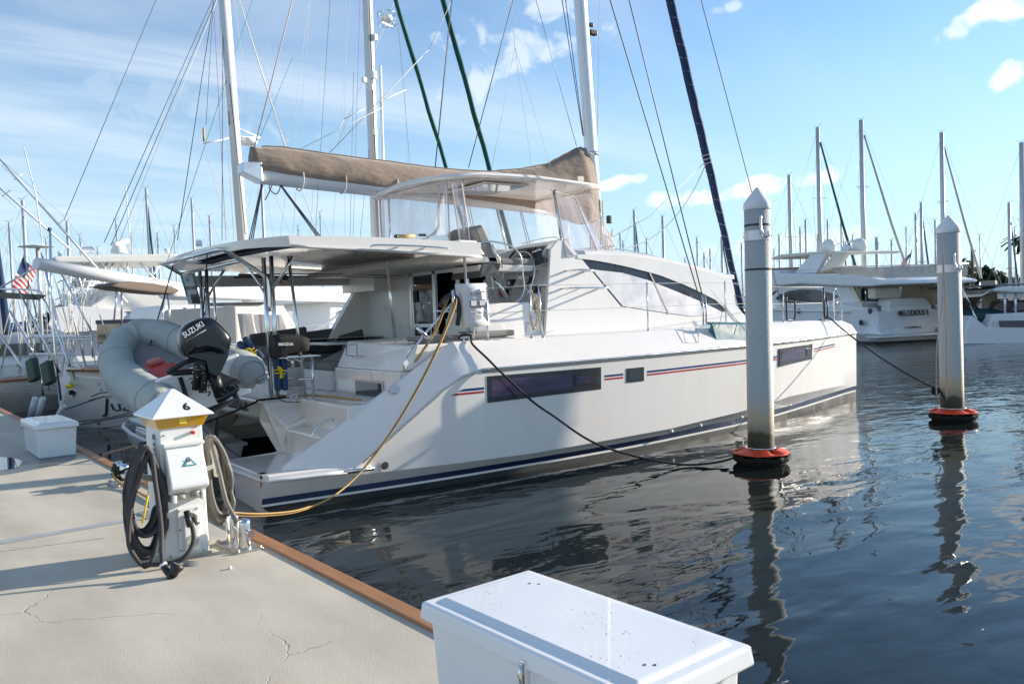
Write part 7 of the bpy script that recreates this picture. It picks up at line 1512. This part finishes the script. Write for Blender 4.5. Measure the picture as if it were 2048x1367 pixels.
M().tube([(1.5, W3+.03, 1.78), (9, W3+.05, 1.98), (14, W3*.96+.05, 2.2)], .06, 6).build('rub_rail', WHT, my)
for (x, y) in ((1598, 622), (1741, 622), (1723, 645), (1640, 643)): c = gp(x, y, W3+.02); m = M(); m.tube([c, c+Vector((0, .05, 0))], .16, 14, flat=1); o = m.build('porthole', TINT, my)
M().box((-.5, -W3, -.3), (20, W3*1.003, .09)).build('boot_top', ANTI, my)
# right-hand flag of the yacht
fq = [gp(1824, 503, 0), gp(1812, 530, 0), gp(1800, 545, 0), gp(1806, 518, 0)]; fq = [MY.w(v) for v in fq]
f2 = flag([fq[0], fq[1], fq[2], fq[3]], 'yacht_flag', 'small striped flag drooping from a black staff on the motor yacht stern', 'flag', 12, 13)
M().tube([fq[0]-fq[0]+Vector((0, 0, .1)), MY.w(gp(1812, 553, 0))-fq[0]], .025, 6).build('flag_staff', BLK, f2)

# ---- modern catamaran at the right edge
q = P(1932, 688, z=0); CF = Fr((q.x, q.y, 0), 0); H2 = CF.at
# its side runs to the right edge across the view
ang = YAW and math.degrees(math.atan2(RT.y, RT.x))-8
CF = Fr((q.x, q.y, 0), ang); H2 = CF.at
rc = thing('modern_catamaran', 'modern white catamaran with one long dark hull window at the right edge', 'catamaran', CF.o, CF.deg)
def hpoly(pts, y, th, nm, m_=SHADEW, bev=.04): return M().prism([H2(*p_, y=y) for p_ in pts], (0, th, 0)).build(nm, m_, rc, bev=bev)
hpoly([(1930, 690), (1931, 660), (1937, 640), (1945, 630), (1956, 640), (1975, 655), (1982, 640), (1986, 628), (2160, 618), (2160, 690)], 0, 1.9, 'hull', SHADEW, .06)
hpoly([(1998, 641), (2160, 639), (2160, 655), (1999, 654)], -.02, .05, 'hull_window', GLASSD, 0); hpoly([(2003, 645), (2018, 645), (2018, 651), (2003, 651)], -.04, .04, 'opening_hatch', TINT, 0)
hpoly([(1985, 579), (2010, 573), (2160, 570), (2160, 584), (2030, 585), (1992, 583)], -.1, 6.5, 'hardtop', SHADEW, .08)
hpoly([(1930, 687), (2160, 684), (2160, 692), (1930, 692)], -.03, .05, 'boot_top', mat('boot_grey', (.16, .19, .18), .5), 0)
hpoly([(2030, 600), (2160, 596), (2160, 622), (2020, 624)], .8, 4.6, 'saloon', GLASSD, .1)
for x in (2010, 2031): M().tube([H2(x, 583, y=.3), H2(x, 628, y=.3)], .06, 8).build('roof_post', ALU, rc)
M().tube([H2(*p_, y=2) for p_ in ((1920, 573), (1990, 570), (2060, 567))], .05, 8).build('solar_frame', STEEL, rc); hpoly([(1925, 571), (2060, 566), (2060, 569), (1930, 574)], .5, 5, 'solar_panel', mat('solar_dark', (0, 0, 0)), 0)
for (a, b2) in (((1924, 575), (1945, 620)), ((1995, 575), (1960, 592)), ((1945, 620), (1958, 650))): M().tube([H2(*a, y=.4), H2(*b2, y=.4)], .05, 8).build('davit_tube', STEEL, rc)
M().lathe([(0, 0), (1.0, 0), (1.1, .2), (.9, .45), (.5, .6), (0, .62)], H2(1966, 640, y=1.8), 18).build('covered_tender', mat('tender_teal', (.015, .06, .07), .7, var=.2), rc)
hpoly([(1955, 655), (1976, 660), (1976, 640), (1950, 630)], 2.2, .1, 'void_shade_panel', DARK, 0)  # near-black panel drawn as the shade between the hulls
text('hull_number', '143', .42, H2(1985, 648, y=-.03), (1, 0, 0), (0, 0, 1), mat('pale_number', (.55, .58, .62), .5), rc)

# ---- dark motor boat, concrete piles, small cruiser
q = P(1900, 676, z=0); DB = Fr((q.x, q.y, 0), math.degrees(math.atan2(RT.y, RT.x))); D2 = DB.at
db = thing('dark_sided_boat', 'motor boat with a black side curtain and dark green bimini between the piles', 'motor boat', DB.o, DB.deg)
def dpoly(pts, y, th, nm, m_, bev=.03): return M().prism([D2(*p_, y=y) for p_ in pts], (0, th, 0)).build(nm, m_, db, bev=bev)
dpoly([(1868, 680), (1868, 628), (1930, 632), (1942, 600), (1932, 680)], 0, 3.5, 'hull', mat('cream_hull', (.55, .53, .48), .4)); dpoly([(1895, 598), (1966, 592), (1940, 630), (1925, 634), (1895, 634)], -.05, .1, 'side_curtain', mat('black_mesh', (.025, .027, .03), .6))
dpoly([(1900, 582), (1935, 578), (1968, 582), (1968, 597), (1900, 600)], .3, 3, 'deckhouse', OFFW); dpoly([(1912, 562), (1930, 557), (1966, 556), (1970, 562), (1950, 563), (1915, 568)], .1, 3.2, 'bimini', mat('bimini_dark', (.01, .03, .035), .8))
for x in (1925, 1940, 1958): M().tube([D2(x, 563, y=.2), D2(x, 585, y=.2)], .04, 6).build('bimini_pole', STEEL, db)
PCON = mat('pile_concrete', (.36, .31, .24), .85, var=.2, vs=1.2, dirt=(.2, .18, .14), da=.5)
def sqpile(px, pt, pb, wpx, D, label, cone=False, nm='concrete_pile'):
    a = far(px, pb, D); t_ = far(px, pt, D); w_ = wpx/FL*D/2; t = thing(nm, label, 'pile', (a.x, a.y, 0), 15)
    M().box((-w_, -w_, -1), (w_, w_, t_.z)).build('shaft', PCON, t, bev=.03)
    if cone: M().add([(-w_*1.2, -w_*1.2, t_.z), (w_*1.2, -w_*1.2, t_.z), (w_*1.2, w_*1.2, t_.z), (-w_*1.2, w_*1.2, t_.z), (0, 0, t_.z+w_*2.2)], [(0, 3, 2, 1), (0, 1, 4), (1, 2, 4), (2, 3, 4), (3, 0, 4)]).build('cone_cap', WHT, t)
    return t
sqpile(1980, 561, 670, 21, 52, 'square tan concrete pile beside the modern catamaran'); sqpile(1842, 582, 640, 13, 66, 'short concrete pile with a white pyramid cap behind the motor yacht stern', True)
q = far(1808, 612, 66); sc2 = thing('small_cruiser', 'small white cabin cruiser with dark windshield half hidden behind the motor yacht', 'motor boat', (q.x, q.y, 0), math.degrees(YAW)*-1+30)
SC = Fr((q.x, q.y, 0), math.degrees(math.atan2(RT.y, RT.x))); sc2.rotation_euler = (0, 0, rad(SC.deg))
for pts, y, th, nm, m_ in (([(1780, 640), (1786, 608), (1825, 604), (1830, 640)], 0, 3, 'hull', WHT), ([(1784, 607), (1790, 592), (1806, 577), (1822, 580), (1826, 604)], .2, 2.6, 'cabin', WHT), ([(1792, 596), (1806, 582), (1818, 583), (1817, 592), (1798, 597)], .15, .1, 'windshield', TINT), ([(1788, 601), (1824, 598), (1825, 603), (1790, 606)], .12, .1, 'side_window', mat('brown_shade', (0, 0, 0)))):
    M().prism([SC.at(*p_, y=y) for p_ in pts], (0, th, 0)).build(nm, m_, sc2, bev=.03)

# ---- far sailboats: every mast is a boat of its own
RIGT = mat('far_rig', (.30, .33, .36), .6, var=0)
FM = mat('far_mast', (.52, .54, .55), .45, metal=.2, var=.03)
def farboat(px, py, D, label, hs=None, spread=(), w=7, hull=WHT, shroud=True, lean=0, cover=None):
    """mast head seen at px,py; hs = headsail (dx at its foot in px, material)"""
    tpt = far(px, py, D); hz2 = far(px, 600, D); t = thing('sailboat', label, 'sailboat', (tpt.x, tpt.y, 0), 0, 'sailboats in the far marina berths')
    rz = math.atan2(RT.y, RT.x)+random.uniform(-.25, .25); t.rotation_euler = (0, 0, rz); Hm = tpt.z; r = w/FL*D/2
    sc = Hm/14.0; L_ = 10*min(1.3, max(.75, sc)); B_ = 3.2
    sailhull(t, L_, B_, 1.15, hull); M().hexa([(-L_*.2, -1, 1.1), (L_*.18, -.8, 1.2), (L_*.18, .8, 1.2), (-L_*.2, 1, 1.1), (-L_*.18, -.8, 1.65), (L_*.12, -.6, 1.65), (L_*.12, .6, 1.65), (-L_*.18, .8, 1.65)]).build('cabin', OFFW, t, bev=.06)
    M().tube([(.02*Hm*0, 0, 1.1), (0, 0, Hm)], [r, r*.8], 8).build('mast', FM, t)
    bm_ = M().tube([(-.1, 0, 2.3), (-L_*.38, 0, 2.4)], r*.9, 6).build('boom', FM, t)
    if cover: M().tube([(-.2, 0, 2.65), (-L_*.36, 0, 2.6)], [.28, .18], 8).build('sail_cover', cover, t)
    wr = .5/FL*D*.55
    for z in spread:
        zz = Hm*z; M().tube([(.0, -Hm*.045, zz), (0, Hm*.045, zz)], wr*1.6, 5).build('spreader', RIGT, t)
        M().tube([(-Hm*.030, 0, zz+.05), (Hm*.035, 0, zz+.02)], wr*1.6, 5).build('spreader', RIGT, t)
    if shroud:
        m = M(); z1 = Hm*(spread[0] if spread else .55)
        m.tube([(0, 0, Hm*.985), (-L_*.42, 0, 1.2)], wr*.8, 4); m.tube([(0, 0, Hm*.985), (L_*.47, 0, 1.4)], wr*.8, 4)
        for s in (-1, 1): m.tube([(0, 0, Hm*.97), (s*Hm*.035, s*Hm*.045, z1), (s*.3, s*1.5, 1.1)], wr*.8, 4)
        m.build('standing_rigging', RIGT, t)
    M().tube([(-.25, 0, Hm+.12), (.0, 0, Hm+.05), (.3, 0, Hm+.3)], wr*1.3, 4).build('wind_vane', RIGT, t)
    if hs:
        dx, m_, rr_ = hs; foot = far(px+dx, 590, D); e_ = (Vector((foot.x, foot.y, 0))-Vector((tpt.x, tpt.y, 0))); l2 = e_.length*math.copysign(1, dx)
        M().tube([(.05*l2, 0, Hm*.93), (l2*.5, 0, lerp(Hm*.93, 1.6, .5)), (l2, 0, 1.6)], [r*.6*rr_, r*.9*rr_, r*1.0*rr_], 6).build('furled_headsail', m_, t)
    return t
DG = mat('far_dark_sail', (.02, .06, .07), .8); DBl = mat('far_blue_sail', (.02, .09, .22), .8); GRY = mat('far_grey_sail', (.36, .37, .37), .8)
random.seed(31)
farboat(1578, 350, 75, 'white mast standing just right of the near piling, left of two taller masts', spread=(.60,), w=8)
farboat(1635, 255, 62, 'tall white mast with a dark green furled headsail, directly above the motor yacht hardtop', (105, DG, .6), (.66,), 9, cover=BLUEF)
farboat(1722, 240, 60, 'tallest far mast, with two furled headsails running down to the right', (130, GRY, .5), (.69,), 10)
farboat(1883, 265, 58, 'mast rising straight behind the cone cap of the farther piling', (118, GRY, .5), (.66,), 9)
farboat(2043, 285, 58, 'mast cut by the right picture edge', None, (.6,), 10)
farboat(1558, 470, 112, 'short far mast close against the right side of the near piling', None, (), 4)
farboat(1600, 455, 108, 'short far mast between the white mast and the motor yacht hardtop front', None, (.6,), 4)
farboat(1611, 440, 104, 'far mast just left of the tall mast with the green headsail', None, (), 5, cover=BLUEF)
farboat(1655, 440, 114, 'thin far mast rising behind the left satellite dome', None, (), 4)
farboat(1682, 440, 108, 'thin far mast with a dark headsail over the yacht radar', (22, DG, .7), (), 4)
farboat(1753, 475, 96, 'thick stubby mast standing alone above the flybridge deck rail', None, (), 7)
farboat(1783, 480, 110, 'small mast right of the stubby one above the flybridge rail', None, (.6,), 4)
farboat(1831, 427, 100, 'mast just right of the yacht flag', None, (), 5)
farboat(1842, 405, 94, 'mast with a blue headsail between the yacht flag and the farther piling', (28, DBl, .6), (.5,), 6)
farboat(1870, 440, 100, 'mast touching the left side of the farther piling', None, (.55,), 4)
farboat(2018, 405, 84, 'mast with a dark furled headsail in front of the palm tree', (32, DBl, .5), (.45,), 6)
farboat(1268, 420, 88, 'mast with a blue headsail in the gap right of the catamaran mast', (22, DBl, .7), (.35,), 6)
farboat(1325, 432, 92, 'mast seen between the two dark shrouds of the catamaran', None, (.3,), 6)
farboat(1240, 467, 120, 'short mast just right of the catamaran mast foot', None, (), 4)
farboat(1246, 483, 124, 'shortest mast of the pair beside the catamaran mast foot', None, (), 4)
farboat(1293, 477, 120, 'small mast midway between the catamaran mast and its shrouds', None, (), 4)
farboat(1394, 475, 106, 'mast standing right of the shrouds over the saloon roof', None, (), 4)
farboat(1408, 507, 125, 'tiny mast left of the navy furled headsail, lowest of three', None, (), 4)
farboat(1420, 498, 120, 'small mast nearest left of the navy furled headsail', None, (), 4)
farboat(1443, 474, 108, 'mast with a dark headsail crossing behind the navy furled headsail', (28, DG, .8), (), 5)
farboat(1483, 487, 118, 'small mast between the navy furled headsail and the near piling', None, (), 4)
farboat(1370, 516, 130, 'tiny mast top peeking over the saloon roof', None, (), 3)
farboat(292, 377, 68, 'far mast with a dark headsail, tallest of those left of the ketch mizzen', (28, DG, .7), (.55,), 6)
farboat(315, 467, 96, 'small dark mast just right of the tall left mast', (8, DG, .7), (), 4)
farboat(383, 397, 74, 'far mast with level spreaders standing above the davit corner', None, (.35,), 5)
farboat(419, 432, 84, 'far mast with a red line, nearest to the ketch mizzen mast', (8, mat('far_red_line', (.45, .06, .08), .8), .35), (), 5)
farboat(134, 443, 62, 'mast rising behind the crossing outrigger at the left', None, (), 6)
farboat(45, 400, 52, 'wood brown mast with a blue sail behind the big flag', (10, DBl, .9), (.5,), 7, cover=DBl)
farboat(195, 495, 110, 'tiny dark mast between the life raft and the array radar', None, (), 3)
farboat(520, 310, 60, 'thin white mast just right of the ketch mizzen under the boom end', None, (), 6)
farboat(-8, 470, 40, 'mast with a thick navy furled sail at the left picture edge', (22, BLUEF, 1.6), (), 8)
farboat(160, 470, 90, 'thin far mast between the outriggers and the life raft', None, (), 3)
farboat(232, 440, 82, 'far mast just left of the array radar base', (12, DG, .5), (), 4)
farboat(262, 468, 100, 'small far mast just right of the array radar', None, (), 3)
farboat(348, 452, 92, 'small far mast above the tower hardtop right end', None, (.5,), 3)
farboat(18, 445, 60, 'white mast left of the big flag', None, (.5,), 5)
farboat(92, 478, 88, 'small mast behind the crane post of the ketch', None, (), 3)
farboat(640, 425, 100, 'thin mast above the aft cockpit roof between the mainsheets and the main mast', None, (), 3)
farboat(596, 452, 118, 'tiny mast peeking over the cockpit roof right of the mainsheet', None, (), 3)
farboat(1508, 470, 112, 'thin mast showing just left of the near piling top', None, (), 3)
farboat(1635, 470, 120, 'tiny mast between the tall green headsail mast and the left dome', None, (), 3)
farboat(1705, 470, 118, 'tiny mast just left of the tallest mast', None, (), 3)
farboat(1812, 455, 112, 'tiny mast just left of the yacht flag', None, (), 3)
farboat(1960, 470, 110, 'thin mast over the trees right of the farther piling', None, (), 3)
farboat(2030, 455, 108, 'thin mast between the palm tree and the edge mast', None, (), 3)
farboat(1548, 500, 126, 'faint mast hidden partly by the near piling edge', None, (), 3)

# ---- shore, trees, palm, utility pole
sh = M(); pts = []
for i in range(41):
    a = rad(-35+i*3.0)+0; d = 175+14*math.sin(i*.7); dr_ = _b((math.sin(a), math.cos(a), 0)); pts.append((CAM+dr_*d, CAM+dr_*(d+400)))
sh.loft([[(a.x, a.y, -.5), (a.x, a.y, 1.1), (b2.x, b2.y, 2.0)] for a, b2 in pts], smooth=False)
struct(sh.build('shore', gm), 'low flat shore behind the marina')
LEAF = mat('foliage', (.055, .085, .030), .7, var=.35, vs=.5)
LEAF2 = mat('foliage_dark', (.035, .060, .024), .75, var=.3, vs=.5)
BARK = mat('bark', (.10, .08, .06), .9, var=.3)
def tree(px, pyt, D, wpx, label, n=900, seed=0, lm=LEAF):
    rnd = random.Random(seed); t_ = far(px, pyt, D); Ht = t_.z; R_ = wpx/FL*D/2; t = thing('tree', label, 'tree', (t_.x, t_.y, 1.0), 0, 'trees on the far shore'); H_ = Ht-1
    m = M(); m.tube([(0, 0, 0), (.1, .1, H_*.35), (.2, 0, H_*.7)], [.4, .3, .12], 8)
    cl_ = []
    for k in range(11):
        a = rnd.uniform(0, 2*PI); rr_ = R_*rnd.uniform(.15, .85); z = H_*rnd.uniform(.35, .92)*(1-.25*rr_/R_); c = Vector((math.cos(a)*rr_, math.sin(a)*rr_, z)); cl_.append((c, R_*rnd.uniform(.22, .42)))
        m.tube([(.1, .05, H_*.3), (c.x*.5, c.y*.5, c.z*.8), c], [.14, .09, .03], 5)
    cl_.append((Vector((0, 0, H_*.86)), R_*.34)); m.build('trunk', BARK, t); m = M()
    for k in range(n):
        c, r_ = rnd.choice(cl_); v = Vector((rnd.gauss(0, 1), rnd.gauss(0, 1), rnd.gauss(0, .75))).normalized()*r_*rnd.uniform(.45, 1.12); p_ = c+v; s_ = rnd.uniform(.22, .55)
        u = Vector((rnd.uniform(-1, 1), rnd.uniform(-1, 1), rnd.uniform(-1, 1))).normalized(); w_ = u.cross(Vector((rnd.uniform(-1, 1), rnd.uniform(-1, 1), rnd.uniform(-1, 1)))).normalized()
        m.add([p_-u*s_, p_-w_*s_*.6, p_+u*s_, p_+w_*s_*.6], [(0, 1, 2, 3)])
    m.build('crown', lm, t); return t
for k, (px, py, D, w_, lab) in enumerate(((1868, 543, 160, 60, 'dark bushy tree just left of the farther piling'), (1890, 552, 165, 55, 'low tree half hidden behind the farther piling'), (1935, 523, 160, 85, 'broad tree crown right of the farther piling, tallest of the group'), (1975, 533, 162, 60, 'tree crown in the middle of the right hand group'), (1998, 545, 166, 55, 'tree crown above the square concrete pile'), (2020, 555, 168, 50, 'small low tree near the right end of the group'), (1375, 590, 175, 60, 'low dark bush on the shore left of the navy furled headsail'), (115, 610, 150, 60, 'dark tree glimpsed low behind the ketch stern'), (1950, 545, 172, 90, 'dark low tree behind the thin utility pole'), (2040, 556, 170, 60, 'last small tree by the right picture edge'), (1905, 548, 168, 60, 'tree showing directly behind the farther piling shaft'), (1915, 560, 170, 80, 'low spreading tree filling the gap beside the farther piling'))):
    tree(px, py, D, w_, lab, seed=k+3, lm=LEAF2 if k % 2 else LEAF)
tl = M(); rnd = random.Random(9)
for i in range(5200):
    a = rad(rnd.uniform(-36, 52)); d = rnd.uniform(185, 200); dr_ = _b((math.sin(a), math.cos(a), 0)); hh = 3.2+2.6*noise.noise(Vector((a*30, 0, 0))); c = CAM+dr_*d; c.z = 1+rnd.uniform(0, max(1, hh)); s_ = rnd.uniform(.5, 1.1)
    u = Vector((rnd.uniform(-1, 1), rnd.uniform(-1, 1), rnd.uniform(-1, 1))).normalized(); w_ = u.cross(Vector((0, .3, 1))).normalized(); tl.add([c-u*s_, c-w_*s_, c+u*s_, c+w_*s_], [(0, 1, 2, 3)])
tag(tl.build('distant_trees', LEAF2), 'low far line of dark trees along the whole shore', 'trees', kind='stuff')
c = far(2052, 478, 95); pt = thing('palm_tree', 'palm tree top showing at the right picture edge', 'palm tree', (c.x, c.y, 1)); m = M(); m.tube([(0, 0, 0), (.1, 0, c.z*.5), (0, 0, c.z-1)], [.25, .2, .17], 8); m.build('trunk', BARK, pt); m = M()
for k in range(22):
    a = k*2.4; el_ = rnd.uniform(-.2, .9); pp = []
    for i in range(7): s_ = i/6*2.4; pp.append(Vector((math.cos(a)*s_*math.cos(el_), math.sin(a)*s_*math.cos(el_), c.z-1+s_*math.sin(el_)-.22*s_*s_)))
    sdv = Vector((-math.sin(a), math.cos(a), 0)); m.loft([[q+sdv*(.28*math.sin(PI*(i+.6)/7.5)), q+Vector((0, 0, .06)), q-sdv*(.28*math.sin(PI*(i+.6)/7.5))] for i, q in enumerate(pp)])
m.build('fronds', LEAF2, pt)
c = far(1944, 496, 150); up_ = thing('utility_pole', 'thin dark utility pole with insulators rising over the far trees', 'utility pole', (c.x, c.y, 1)); M().tube([(0, 0, 0), (0, 0, c.z-1)], .22, 8).build('pole', BARK, up_)
m = M()
for z in (c.z-1.6, c.z-3.2, c.z-5): M().box((-.1, -.1, z), (1.1, .1, z+.3)).build('insulator', BLK, up_)
# dark clutter of low boats far behind the left side, as real simple boats
for k, (px, D, lab, c_) in enumerate(((60, 34, 'white boat hull far left under the big flag', WHT), (215, 40, 'cream boat hull behind the stern grill of the ketch', OFFW), (1560, 90, 'white far boat hull beside the near piling', WHT), (1790, 84, 'pale far boat hull behind the flybridge yacht stern', OFFW), (1700, 120, 'far grey boat hull beyond the yacht', SHADEW))):
    q = far(px, 640, D); t = thing('moored_boat', lab, 'boat', (q.x, q.y, 0), math.degrees(math.atan2(RT.y, RT.x))+10*k, 'low boats moored in the background'); sailhull(t, 9, 3, 1.2, c_)
    M().hexa([(-2, -1.1, 1.1), (1.6, -.9, 1.1), (1.6, .9, 1.1), (-2, 1.1, 1.1), (-1.8, -.9, 2.3), (.6, -.7, 2.3), (.6, .7, 2.3), (-1.8, .9, 2.3)]).build('cabin', WHT, t, bev=.08); M().box((-1.7, -1.04, 1.6), (.9, 1.04, 2.0)).build('window', TINT, t)
